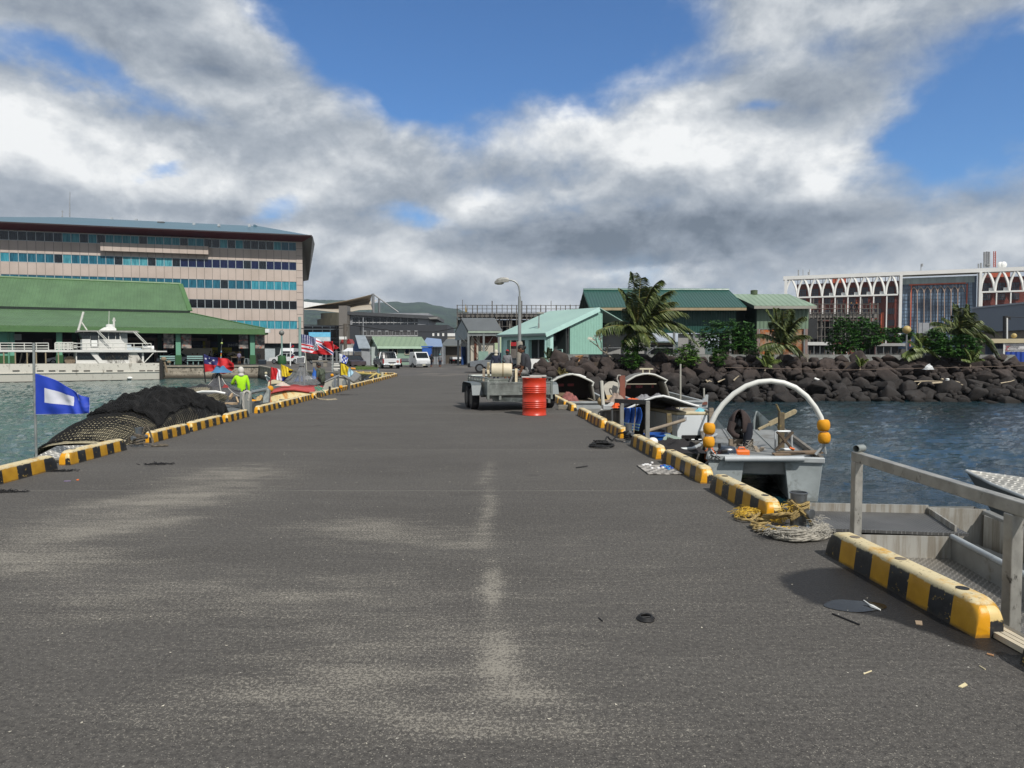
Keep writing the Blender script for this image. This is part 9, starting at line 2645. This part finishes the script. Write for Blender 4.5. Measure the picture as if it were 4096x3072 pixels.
def stripes(s,q):
 if s<.40+.03*math.sin(q*9) and q<.52:
  gx,gy=(s*20)%1-.5,(q*17)%1-.5
  return 1 if gx*gx+gy*gy<.075 else 0
 edge=.60-.25*q+.05*math.sin(q*12)
 if s>edge+.03:
  d=(s-edge)*1.1-(1-q)*.0
  e1=abs((s-.62)-(q-.45)*.75)
  if e1<.055:return 1 if star((s-.62-(q-.45)*.75)*8%1-.5,(q*6)%1-.5,.3) else 0
  if e1<.085:return 1
  return 2
 if s>edge-.20 and.25<q<.82 and s>.36:
  return 3 if fbm((s*34,q*22,4),2)>.02 else 1
 if.6<q<.76 and.22<s<.5 and fbm((s*60,q*14,9),1)>.1:return 3
 return 2 if int(q*9.5)%2==1 else 1
flag('large flag of stars and stripes merging into a red flag with a blue cross','T',[(735,130),(860,155),(960,190),(1080,235),(1160,240),(1215,240)],[(755,395),(850,410),(960,425),(1060,435),(1160,440),(1238,440)],34,[fn_,fw,fr_,fk],stripes,pole=[(733,-120),(735,130),(738,480)],prad=.07,nu=110,nv=64,rip=.10,seed=5,pm=mat('teal_grey_pole','#7d9691'))
flag('torn red flag end flying right of the stars and stripes flag','T',[(1225,285),(1270,305),(1310,335)],[(1235,360),(1270,358),(1300,345)],35,[fr_],lambda s,q:0,pole=[(1224,280),(1222,700)],prad=.03,nu=16,nv=10,rip=.05)
flag('red and white signal flag on the red and cream boat','T',[(310,622),(390,640),(465,685)],[(303,800),(390,812),(462,825)],24.5,[fr_,fw],lambda s,q:0 if s<.56-.06*q else 1,pole=[(313,615),(300,905)],prad=.018,nu=40,nv=24,rip=.04,seed=2,pm=mat('red_stick','#6d2a24',.8))
flag('yellow signal flag with a black disc behind the red and white flag','T',[(462,580),(540,618),(632,662)],[(470,755),(540,765),(600,735)],25.5,[fy_,fk],lambda s,q:1 if(s-.86)**2+((q-.42)*.9)**2<.035 else 0,pole=[(461,575),(468,850)],prad=.018,nu=44,nv=28,rip=.04,seed=4,pm=mat('yellow_stick','#8d8230',.8))
flag('small blue and red flag hanging below the yellow signal flag','T',[(470,765),(520,768),(560,775)],[(462,835),(490,830),(525,790)],25.6,[fb,fr_],lambda s,q:1 if s>.8 and q<.3 else 0,nu=20,nv=14,rip=.03)
flag('yellow and pale blue signal flag on the white cabin boat','T',[(1330,565),(1400,585),(1470,640),(1530,705)],[(1338,742),(1400,738),(1450,765),(1500,755)],31,[fy_,mat('flag_pale_blue','#8fb0c2',.7)],lambda s,q:0 if s<.60-.08*q else 1,pole=[(1331,560),(1338,900)],prad=.022,nu=40,nv=26,rip=.05,seed=7,pm=M_BLACK)
flag('blue and white chequered flag by the grey booth','T',[(1312,420),(1375,440),(1428,470),(1450,500)],[(1322,545),(1370,560),(1420,570),(1440,540)],44,[fb,fw],lambda s,q:1 if s<.25 else int((int(s*6)+int(q*4))%2),pole=[(1311,418),(1326,600)],prad=.03,nu=36,nv=24,rip=.05,seed=8)
for i,(y,lab) in enumerate(((300,'upper small tattered red and blue pennant on the slim pole by the striped flag'),(455,'lower small tattered red and blue pennant on the slim pole by the striped flag'))):
 flag(lab,'T',[(600,y),(625,y-8),(648,y+10)],[(602,y+40),(625,y+32),(645,y+28)],40,[fn_,fr_],lambda s,q:0 if q<.5 and s<.6 else 1,nu=14,nv=10,rip=.04,seed=i,pole=[(597,255),(595,600)]if i==0 else None,prad=.03,pm=M_WHITE)
def wire(o,th):
 md=o.modifiers.new('net','WIREFRAME');md.thickness=th;md.use_even_offset=False;md.use_replace=True
 return o
def scrim(name,c,a):
 m,t,b,tc=newmat(name)
 n=t.noise(tc.outputs['Object'],3,4,.6)
 t.put(b.inputs['Base Color'],lin(c));b.inputs['Roughness'].default_value=.9
 t.put(b.inputs['Alpha'],t.ss(n,.3,.7,a-.12,a+.12));return m
M_NETK=mat('black_netting','#0d0e10',.8)
M_SCRIM=scrim('grey_scrim_net','#55565a',.62)
M_SCRIML=scrim('pale_scrim_net','#7d8082',.42)
M_CREAM=mat('cream_grp','#b3aa8e',.6,var=.12,vs=2)
def netted_boat():
 t=thing('fishing_boat','aluminium fishing boat draped in heavy black netting beside the left kerb','boat',(-7.3,14.5,WZ))
 def ix(y):return lx(y)-.48
 prof=[(12.1,.02,-.15),(12.6,.24,-.1),(13.3,.40,-.05),(14.5,.62,0),(15.5,.68,.02),(16.3,.52,.1),(16.9,.30,.14)]
 def cz(y,k):
  for(a,z0,b0),(b,z1,b1) in zip(prof,prof[1:]):
   if y<=b:
    f=max(0,(y-a)/(b-a));return(lerp(z0,z1,f),lerp(b0,b1,f))[k]
  return prof[-1][1+k]
 def fn(a,b,sh=0,wob=.03):
  y=lerp(12.05,16.9,a);xi=ix(y)-.02;xo=xi-1.62;z=cz(y,0)-sh;zb=cz(y,1)-.14
  th=math.pi*b;x=lerp(xi,xo,.5-.5*math.cos(th));h=math.sin(th)**.62
  return V((x,y,lerp(zb,z,h)+wob*fbm((x*3,y*3,5),3)))
 mb=MB();mb.grid(lambda a,b:fn(a*.62,b,.05,.0),30,24);mb.build('cabin_shell',M_CREAM,t,smooth=True)
 for k in(0,1):wire(MB().grid(lambda a,b:fn(min(1,a+.006*k),min(1,b+.012*k),-.015*k),58,34).build('net',M_NETK,t),.016)
 def fn2(a,b):
  p=fn(.24+.74*a,.10+.64*b+.07*math.sin(a*5),-.04,.07);return p+V((0,0,.05*fbm((p.x*7,p.y*4,2),4)))
 mb=MB();mb.grid(fn2,60,30,0);o=mb.build('net_fold',scrim('dense_black_net','#0c0d10',.74),t,smooth=True)
 for k in(1,2):
  wire(MB().grid(lambda a,b:fn2(a,b)+V((0,0,.025*k+.05*fbm((a*9,b*9,k),3))),74,40).build('net',M_NETK,t),.016)
 mb=MB();pts=[V((ix(y),y,cz(y,1)-.12)) for y in(12.0,13,14,15,16,17.2,17.9)]
 secs=[[(x-1.65*k,p.y,p.z),(x-1.5*k,p.y,-1.3),(x-.15*k,p.y,-1.3),(x,p.y,p.z)]for p,k in zip(pts,(1,1,1,1,1,.8,.5)) for x in(p.x,)]
 loft(mb,secs,caps=True);mb.build('hull',mat('white_hull_paint','#b9b9b2',.5,var=.1),t)
 b0=[W('R',1325,830,15.9),W('R',1340,700,16.4),W('R',1510,615,17.6),W('R',1655,650,17.9)]
 mb=MB();mb.slab([b0[0],b0[3],V((b0[2].x,18.0,b0[3].z+.02)),V((-8.3,16.2,b0[0].z+.05))],(0,0,-.02));mb.build('bow_deck',mat('flat_aluminium','#85898c',.45,.4,var=.1),t)
 mb=MB();mb.slab([b0[0]+V((.01,0,0)),b0[3]+V((.01,0,0)),W('R',1560,880,17.3),W('R',1300,960,15.8)],(-.02,0,-.0));mb.build('bow_side',tread_material('bow_tread_plate','#8b8f8c',.11,.45,.4),t)
 mb=MB();mb.tube([b0[0],b0[3]],.03,6);mb.build('bow_rim',M_ALU_L,t)
 t2=thing('fishing_boat','pale tread plate boat bow at the foot of the blue flag pole','boat',W('Q',600,1240,10.9))
 mb=MB();q=[W('Q',390,1225,10.4),W('Q',395,1145,10.6),W('Q',820,1150,11.4),W('Q',700,1230,11.0)]
 mb.slab([q[0],q[3]+V((.5,.4,0)),q[2]+V((.3,1.0,.03)),q[1]+V((0,.6,.03))],(0,0,-.03));mb.build('deck',M_TREAD_L,t2)
 mb=MB();mb.slab([q[0],q[2]+V((0,-.3,0)),q[2]+V((0,-.3,-1.2)),q[0]+V((.2,0,-1.2))],(-.3,1.2,0));mb.build('hull',M_TREAD_L,t2)
 mb=MB();mb.slab([W('Q',150+1065,1050,11.6),W('Q',1490,985,12.0),W('Q',1500,1010,12.0),W('Q',1220,1070,11.5)],(0,.3,-.02));mb.build('edge_plank',mat('cream_edging','#b7ad98'),t2)
netted_boat()
def tent_boat():
 t=thing('fishing_boat','cream hulled fishing boat under a grey net tent','boat',(-9.3,23,WZ))
 pk=W('R',1655,275,22.6)
 ring=[W('R',1300,545,21.5),W('R',1420,560,20.8),W('R',1700,560,20.4),W('R',1960,600,21.0),W('R',1940,480,23.5),W('R',1640,380,25.5),W('R',1400,470,24.0)]
 n=len(ring)
 def fn(a,b):
  q=a*n;i=int(q)%n;f=q-int(q);p=ring[i].lerp(ring[(i+1)%n],f)
  k=b;z=lerp(p.z,pk.z,k**2.0)
  return V((lerp(p.x,pk.x,k**.9),lerp(p.y,pk.y,k**.9),z+.03*math.sin(a*31)))
 mb=MB();mb.grid(fn,56,18);mb.build('net_tent',M_SCRIM,t,smooth=True)
 mb=MB()
 for i in(0,2,3,5):mb.tube([fn(i/n,k/8) for k in range(9)],.014,5)
 mb.tube([pk+V((0,0,.05)),V((pk.x,pk.y,-.5))],.03,6);mb.build('tent_cord',mat('pale_rope','#a5a39c'),t)
 mb=MB();c=W('R',1500,640,22.0)
 def hull(a,b):
  th=math.pi*(.05+.9*b);x=lerp(-10.6,-8.5,a);r=.55+.25*math.sin(math.pi*a)
  return V((x,22.2+math.cos(th)*1.6,-.55+math.sin(th)*(r+.25)))
 mb.grid(hull,20,16);mb.build('hull',M_CREAM,t,smooth=True)
 wire(MB().grid(lambda a,b:hull(a,b)+V((0,-.03,.03)),40,44).build('draped_net',mat('grey_net','#3b3c3e',.9),t),.014)
 mb=MB();mb.tube([W('R',1300,555,20.6),W('R',1450,525,20.5),W('R',1620,525,20.5),W('R',1740,548,20.6)],.035,6);mb.build('hoop',M_WHITE,t,smooth=True)
 c=W('R',1660,265,22.5);tag(cloth_heap(c+V((.08,0,-.05)),.3,.3,.16,None,61).build('cloth',mat('blue_rag','#3d6a8d',.9,var=.2),smooth=True),'blue cloth hanging over the peak of the grey net tent','cloth')
 for x,y,s,cn,lab in((1440,465,.16,'#202428','black shoes lying on the grey net'),(1745,475,.1,'#7d2a2a','small red bundle on the grey net')):
  tag(cloth_heap(W('R',x,y,20.9),s,s,.08,None,int(x)).build('bundle',mat('bundle_'+cn[1:],cn,.9),smooth=True),lab,'bundle')
 t=thing('canoe','small dark grey canoe with timber crosspiece and a torn net cover','canoe',W('R',1800,800,18.4))
 tip=W('R',1735,700,18.0);L_,R_=W('R',1665,745,18.0),W('R',2010,760,18.6)
 mb=MB();secs=[]
 for k,s in((0,.02),(.25,.6),(.6,.95),(1,1)):
  c=tip+V((.5*k-.05,2.6*k,-.04*k));w=.42*s
  secs.append([c+V((-w,0,0)),c+V((-w*.7,0,-.5)),c+V((w*.7,0,-.5)),c+V((w,0,0))])
 loft(mb,secs);mb.build('hull',M_ALU_D,t,smooth=True,ang=40)
 mb=MB();mb.slab([W('R',1660,750,17.6),W('R',1735,703,17.9),W('R',1990,770,18.2),W('R',2000,860,18.0),W('R',1670,850,17.6)],(0,.12,0));mb.build('side',M_ALU_D,t)
 mb=MB();mb.beam(W('R',1735,680,18.8),W('R',1870,682,18.8),.3,.06);mb.beam(W('R',1830,560,19.5),W('R',1800,610,19.3),.05,.08);mb.beam(W('R',1880,600,19.5),W('R',1905,670,19.3),.04,.06);mb.build('crosspiece',mat('pale_plank','#a18c70',.9,var=.2),t)
 apex=W('R',1790,520,20.0)
 rg_=[W('R',1650,750,18.2),W('R',1740,715,17.8),W('R',1900,720,18.2),W('R',1965,690,19.0),W('R',1930,600,20.5)]
 def fn3(a,b):
  q=a*(len(rg_)-1);i=min(len(rg_)-2,int(q));p=rg_[i].lerp(rg_[i+1],q-i);r=p.lerp(apex,b);return r+V((0,0,-.10*math.sin(math.pi*b)))
 mb=MB();mb.grid(fn3,30,12);mb.build('net_cover',scrim('dark_scrim_net','#3c3d40',.72),t,smooth=True)
 mb=MB();mb.slab([W('R',1560,815,17.4),W('R',1850,822,17.6),W('R',1850,860,17.5),W('R',1565,880,17.3)],(0,.8,0));tag(mb.build('dinghy',mat('white_hull_paint','#b9b9b2'),bevel=.03),'white dinghy edge behind the kerb below the grey canoe','boat')
 a=W('R',2000,530,18.6);t=thing('mooring_post','grey square post with white rope behind the left kerb','post',(a.x,a.y,-.4))
 MB().beam((a.x,a.y,-.4),a+V((.0,0,.0)),.26,.22,up=(0,1,0)).build('post',mat('grey_concrete_post','#7f827f',.8,var=.15),t,bevel=.03)
 mb=MB();rope(mb,[W('R',1975,770,18.4),W('R',1968,640,18.4),W('R',1975,545,18.4),W('R',2010,520,18.5),W('R',2045,535,18.5),W('R',2045,590,18.5),W('R',2030,640,18.5)],.03,6);mb.build('rope',mat('pale_rope','#a5a39c'),t,smooth=True)
 mb=MB();mb.tube([W('R',2055,540,19),W('T',255,945,21)],.05,8);mb.beam(W('T',235,1210,20.6),W('T',258,955,20.8),.16,.12,up=(0,1,0));tag(mb.build('rail_frame',M_GALV),'galvanised rail and flat post between canoe and red boat','rail')
 for i,(k,x,y,D,r,c_,lab) in enumerate((('T',40,1150,20.5,.105,0,'big yellow fender lying between canoe and red boat'),('T',300,940,22.5,.10,0,'round yellow float hanging at the left of the red boat'),('T',1340,915,27.5,.075,0,'yellow float on the near side of the white cabin boat'),('T',1210,742,31,.075,0,'yellow float beside the grey cabin roof'),('T',235,712,36,.075,1,'pale yellow float on the bow of the far fishing boat'))):
  tag(MB().ball(W(k,x,y,D),(r*(1.4 if i==0 else 1),r,r),16,12).build('float',M_BUOY if not c_ else M_CREAM,smooth=True),lab,'float')
 tag(cloth_heap(W('T',150,1130,21.0),.20,.16,.14,None,81).build('net_bundle',mat('tan_net','#ad9468'),smooth=True),'tan bundle of nets and floats behind the left kerb','netting')
 tag(MB().ball(W('T',170,1190,20.2),(.10,.09,.06),12,8).build('red_basin',mat('red_basin','#8d2320',.5),smooth=True),'upturned red basin just behind the left kerb','basin')
tent_boat()
def red_boat():
 t=thing('fishing_boat','red roofed cream fishing boat with rust stains beside the left kerb','boat',(-7.6,24,WZ))
 rd=mat('faded_red_paint','#a8423f',.7,var=.14,vs=2.5,c2='#8a2f2c',c2s=2,c2a=.4)
 def two(front,d0,d1,back,e0,e1,nu=24,nv=8):
  def pl(pts,s,a,b):
   q=s*(len(pts)-1);i=min(len(pts)-2,int(q));f=q-i;return W('T',lerp(pts[i][0],pts[i+1][0],f),lerp(pts[i][1],pts[i+1][1],f),lerp(a,b,s))
  return lambda a,b:pl(front,a,d0,d1).lerp(pl(back,a,e0,e1),b)
 fr=[(278,1012),(380,985),(520,960),(640,956),(780,975),(940,1002)]
 bk=[(330,960),(420,925),(520,900),(640,884),(800,888),(1085,905)]
 mb=MB();mb.grid(two(fr,22.3,24.6,bk,24.3,26.8),30,8);mb.build('roof',rd,t,smooth=True,solid=.05)
 fr2=[(x,y+10) for x,y in fr]
 m,q,b,tc=newmat('rust_stained_cream');o=tc.outputs['Object'];n=q.noise(q.map(o,scl=(2.5,2.5,.8)),1.3,5,.6)
 c=q.mix(q.ss(n,.48,.66),lin('#c9bb8c'),lin('#b3762c'));q.put(b.inputs['Base Color'],c);b.inputs['Roughness'].default_value=.6
 base=[(262,1190),(400,1160),(540,1130),(700,1095),(850,1065),(985,1030)]
 mb=MB();mb.grid(two([(x,y+22) for x,y in fr],22.5,24.7,[(x-5,y+25) for x,y in base],22.2,24.4),20,8);mb.build('front_panel',m,t,solid=.03)
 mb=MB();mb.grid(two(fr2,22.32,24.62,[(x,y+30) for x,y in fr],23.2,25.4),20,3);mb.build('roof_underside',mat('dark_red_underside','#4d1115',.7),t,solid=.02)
 a=[W('T',410,1090,22.55),W('T',580,1086,23.0),W('T',575,1125,22.9),W('T',415,1130,22.45)]
 mb=MB();mb.slab(a,(.02,-.05,0));w=mb.build('window',mat('cream_window_frame','#c4b78c',.6),t)
 mb=MB();a2=[p.lerp(sum(a,V())/4,.18)+V((.03,-.06,0)) for p in a];mb.slab(a2,(.01,-.01,0));mb.build('pane',mat('grey_pane','#4d5254',.2),w)
 mb=MB();mb.beam(W('T',268,1010,22.25),W('T',258,1185,22.1),.14,.1,up=(0,1,0));mb.build('corner_trim',rd,t)
 mb=MB();mb.slab([W('T',258,1175,22.1),W('T',520,1135,22.7),W('T',500,1165,22.5),W('T',262,1205,21.9)],(.02,-.03,0));mb.build('red_sill',rd,t)
 mb=MB();secs=[[(lx(y)-.45-w,y,-.35),(lx(y)-.6-w*.8,y,-1.4),(lx(y)-.7,y,-1.4),(lx(y)-.46,y,-.35)]for y,w in((21.8,.6),(23,2.0),(26.5,2.2),(29,.8))]
 loft(mb,secs,caps=True);mb.build('hull',rd,t,smooth=True,ang=40)
 pk=W('T',735,590,26.0);pk2=W('T',800,592,26.0)
 ring=[W('T',480,862,25.2),W('T',620,880,24.8),W('T',850,895,25.4),W('T',1045,868,26.5),W('T',960,760,28),W('T',620,700,27.6)]
 n_=len(ring)
 def fn(a,b2):
  q_=a*n_;i=int(q_)%n_;p=ring[i].lerp(ring[(i+1)%n_],q_-int(q_));top=pk.lerp(pk2,.5+.5*math.cos(a*6.28-2.5));r=p.lerp(top,b2);return r+V((0,0,-.16*math.sin(math.pi*b2)+.02*math.sin(a*40)))
 mb=MB();mb.grid(fn,48,14);mb.build('net_tent',M_SCRIML,t,smooth=True)
 mb=MB();mb.tube([pk,V((pk.x,pk.y,.1))],.03,6);mb.tube([pk2,V((pk2.x,pk2.y,.1))],.03,6);mb.beam(pk,pk2,.2,.05);mb.build('tent_pole',mat('grey_post','#6d7173'),t)
 for x,y,s,cn,lab in((740,830,.26,'#35507f','blue cloth bundle inside the pale net tent'),(730,860,.2,'#8a8070','cream cloth bundle inside the pale net tent'),(860,800,.17,'#8f9294','pale plastic bundle inside the pale net tent'),(640,850,.22,'#3b3a38','dark bundle inside the left of the pale net tent')):
  tag(cloth_heap(W('T',x,y,26.2),s,s*.8,s*.7,None,int(x+y)).build('bundle',mat('bundle_'+cn[1:],cn,.9,var=.2),smooth=True),lab,'bundle')
 tag(cloth_heap(W('T',480,895,24.2),.24,.16,.10,None,90).build('towel',mat('pinkish_white_towel','#b5a79b',.9,var=.2),smooth=True),'crumpled pinkish white towels on the edge of the red roof','towel')
 mb=MB()
 for k in range(16):p=W('T',960+rnd.uniform(-20,60),910+rnd.uniform(-20,40),25);mb.tube([p,p+V((rnd.uniform(.05,.25),0,rnd.uniform(-.25,-.05)))],.012,4)
 tag(mb.build('rope_bunch',mat('green_twine','#4d8a76',.9)),'bunch of green rope hanging off the right end of the red roof','rope')
 t2=thing('fishing_boat','cream cabin with a dark red top behind the red roofed boat','boat',W('T',370,900,27))
 mb=MB();mb.grid(two([(262,915),(300,880),(380,870),(470,880)],26.5,27.5,[(268,845),(330,812),(400,806),(500,835)],26.8,27.8),16,4);mb.build('cabin',M_CREAM,t2,smooth=True,solid=.04)
 mb=MB();mb.grid(two([(268,848),(330,815),(400,808),(500,838)],26.8,27.8,[(275,828),(330,798),(400,795),(490,825)],28.5,29.5),16,4);mb.build('roof',mat('crimson_roof','#7d1a2a',.6,var=.1),t2,smooth=True,solid=.04)
 t3=thing('solar_panel','striped white solar panel propped above the pale net tent','solar panel',W('T',740,560,30))
 q4=[W('T',675,565,30),W('T',805,560,30),W('T',812,466,30.4),W('T',690,474,30.4)]
 mb=MB();mb.slab(q4,(0,.04,0));mb.build('frame',M_WHITE,t3)
 for k in range(6):
  mb=MB();f0,f1=.06+k*.15,.06+k*.15+.11
  mb.slab([q4[0].lerp(q4[3],f0).lerp(q4[1].lerp(q4[2],f0),.04),q4[0].lerp(q4[3],f0).lerp(q4[1].lerp(q4[2],f0),.96),q4[0].lerp(q4[3],f1).lerp(q4[1].lerp(q4[2],f1),.96),q4[0].lerp(q4[3],f1).lerp(q4[1].lerp(q4[2],f1),.04)],(0,-.015,0));mb.build('cell_strip',mat('solar_cell','#1b1f2a',.3),t3)
 MB().tube([W('T',742,565,30.1),V((W('T',742,565,30.1).x,30.1,-.3))],.04,6).build('pole',M_GALV,t3)
red_boat()
def cabin_boat_left():
 t=thing('cabin_boat','white cabin boat with a faded grey roof beside the far left kerbs','boat',(-7.7,31,WZ))
 def q(x,y,D):return W('T',x,y,D)
 rf=mat('faded_grey_roof','#7b7c7b',.7,var=.15,vs=2)
 fl,frr,bl,br=q(1100,842,29),q(1535,852,32.4),q(1320,728,32.5),q(1640,748,35)
 def roof(a,b2):
  p=fl.lerp(frr,a).lerp(bl.lerp(br,a),b2);return p+V((0,0,.22*math.sin(math.pi*a)))
 mb=MB();mb.grid(roof,16,8);mb.build('roof',rf,t,smooth=True,solid=.05)
 mb=MB()
 def face(a,b2):p=roof(a,0)+V((.0,.02,-.04));lo=q(lerp(1085,1530,a),lerp(955,885,a),lerp(28.8,32.2,a));return p.lerp(lo,b2)
 mb.grid(face,16,4);mb.build('front',mat('chalky_white','#b3b1a6',.6,var=.08),t)
 for x0,x1 in((.25,.46),(.60,.76)):
  mb=MB();c=face((x0+x1)/2,.5);d=face(x1,.5)-face(x0,.5);mb.slab([c+d*.5*math.cos(k*.524)+V((0,-.03,.16*math.sin(k*.524))) for k in range(12)],(.01,-.02,0));mb.build('window',mat('milky_glass','#8d9394',.2),t)
 mb=MB();mb.slab([roof(1,0),roof(1,1),roof(1,1)+V((0,0,-.7)),roof(1,0)+V((0,0,-.7))],(-.05,0,0));mb.build('side',mat('dull_side','#8b8b86',.6),t)
 mb=MB();secs=[[(lx(y)-.42-w,y,-.1),(lx(y)-.5-w*.8,y,-1.4),(lx(y)-.7,y,-1.4),(lx(y)-.42,y,-.1)]for y,w in((27,.1),(28.6,1.6),(36,2.0))]
 loft(mb,secs,caps=True);mb.build('hull',mat('chalky_white','#b3b1a6'),t,smooth=True,ang=40)
 lettering('GHLZ',.34,roof(.5,.35)+V((0,0,.06)),frr-fl,bl-fl,mat('roof_lettering','#55585c',.7),t,.004)
 mb=MB();mb.tube([q(1480,800,33),q(1560,745,34)],.03,5);mb.tube([q(1590,790,34),q(1640,830,34)],.03,5);mb.build('roof_stick',mat('dark_pole','#2f2f2f'),t)
 mb=MB();mb.tube([q(1255,940,27.6),q(1255,785,27.8),q(1300,755,28)],.034,8);mb.tube([q(1302,935,28),q(1300,755,28)],.034,8);tag(mb.build('boarding_rail',M_STEEL,smooth=True),'bent steel boarding rail between kerb and white cabin boat','rail')
 mb=MB();mb.tube([q(1175,965,25.8),q(1175,905,25.8)],.04,10);tag(mb.build('dark_float',M_BLACK,smooth=True),'dark rounded peg behind the left kerb before the cabin boat','peg')
 t2=thing('fishing_boat','distant open fishing boat with its bow in front of the quay wall','boat',q(270,820,38))
 mb=MB();loft(mb,[[q(232,745,37),q(240,800,37),q(245,800,37.3)],[q(280,790,38),q(275,850,38),q(290,850,39)],[q(340,820,39),q(330,870,39),q(350,870,40)]]);mb.tube([q(232,745,37),q(300,800,38.3),q(340,822,39)],.05,6);mb.build('hull',M_WHITE,t2)
 mb=MB();mb.ball(q(262,740,37.6),(.09,.09,.1),10,8);mb.build('motor_cover',M_BLACK,t2,smooth=True)
 t3=thing('fishing_boat','cluttered grey boats with nets moored at the inner end of the basin','boat',q(1000,780,38))
 mb=MB();secs=[[q(870,790,36),q(880,830,36),q(900,830,36)],[q(1000,745,38),q(1010,800,38),q(1040,800,38)],[q(1220,690,42),q(1225,740,42),q(1250,740,42)]];loft(mb,secs);mb.build('hull',M_ALU_D,t3,solid=.05)
 mb=MB();mb.slab([q(1080,850,30),q(1130,720,31),q(1200,710,33),q(1330,760,34),q(1200,800,31)],(0,.1,0));mb.build('awning',M_SCRIM,t3)
 mb=MB();mb.tube([q(980,745,38),q(1100,728,38)],.06,6);mb.build('green_tube',mat('green_hose','#4a6b47',.7),t3)
 tag(cloth_heap(q(950,790,33),.12,.12,.38,None,17).build('blue_tarp',mat('bright_blue_tarp','#1c55a4',.7,var=.2),smooth=True),'bright blue tarpaulin bundle right of the pale net tent','tarpaulin')
 for k,(x0,y0,x1,y1,cn) in enumerate(((1240,580,1310,578,'#b9b7b0'),(1235,605,1330,602,'#b9b7b0'),(1218,645,1330,648,'#b9b7b0'),(1240,665,1300,668,'#b9b7b0'),(1490,640,1555,648,'#c98a2a'))):
  tag(MB().tube([q(x0,y0,44),q(x1,y1,44)],.06,10).build('pipe_float',mat('float_'+cn[1:],cn,.6),smooth=True),['top','second','long third','bottom'][k]+' white cylinder of the pile of floats behind the cabin boat' if k<4 else 'orange cylinder float at the right of the pile of floats','float')
 mb=MB();mb.tube([q(1212,330,42),q(1214,710,42)],.02,6);
 for k in range(8):mb.ball(q(1213,360+42*k,42),.035,8,6)
 tag(mb.build('float_pole',M_WHITE,smooth=True),'slim pole strung with white floats behind the cabin boat','pole')
 mb=MB();mb.tube([q(845,820,34),q(815,400,34)],.025,6);tag(mb.build('net_pole',mat('pale_grey_pole','#9c9b92'),smooth=True),'slim grey pole right of the solar panel','pole')
 for x0,y0,x1,y1,D,lab in((1640,800,1690,830,38,'black outboard motor at the stern of the far dark boat'),):
  tag(MB().ball(W('T',1680,815,37.5),(.14,.12,.09),12,8).build('outboard_cover',mat('slate_cover','#3c444c',.5),smooth=True),lab,'outboard motor')
 t4=thing('dark_boat','dark open boat with a bent rail between the cabin boat and the basin corner','boat',q(1740,800,39))
 mb=MB();loft(mb,[[q(1640,860,36),q(1640,780,36)],[q(1750,830,39),q(1740,740,41)],[q(1880,790,43),q(1860,730,45)]]);mb.build('hull',mat('very_dark_hull','#1d2123',.7),t4,solid=.1)
 mb=MB();mb.tube([q(1815,800,41),q(1805,750,41),q(1865,715,42.5),q(1885,720,42.5),q(1890,775,42.5)],.06,8);mb.tube([q(1720,800,39.5),q(1820,745,41)],.03,6);mb.build('bent_rail',mat('cream_yellow_pipe','#b9a562'),t4,smooth=True)
cabin_boat_left()
mb=MB();mb.tube([W('D',888,835,30),W('D',895,700,30),W('D',905,560,30),W('D',913,488,30)],.012,6)
tf=thing('dan_buoy','dan buoy pole with a pale green ball floating above the red flag','buoy',W('D',888,835,30))
mb.build('pole',mat('grey_stick','#4b4b4a',.8),tf,smooth=True)
MB().ball(W('D',908,547,30),.045,14,10).build('ball',mat('pale_green_ball','#a9b86a',.5),tf,smooth=True)
for y,c in((640,'#7fa0c0'),(672,'#b5532a'),(690,'#b3a13a'),(715,'#8fa4c0'),(760,'#8fa4c0')):MB().tube([W('D',902-(y-640)*.06,y,30),W('D',900-(y-640)*.06,y+22,30)],.022,8).build('small_float',mat('float_'+c[1:],c,.6),tf,smooth=True)
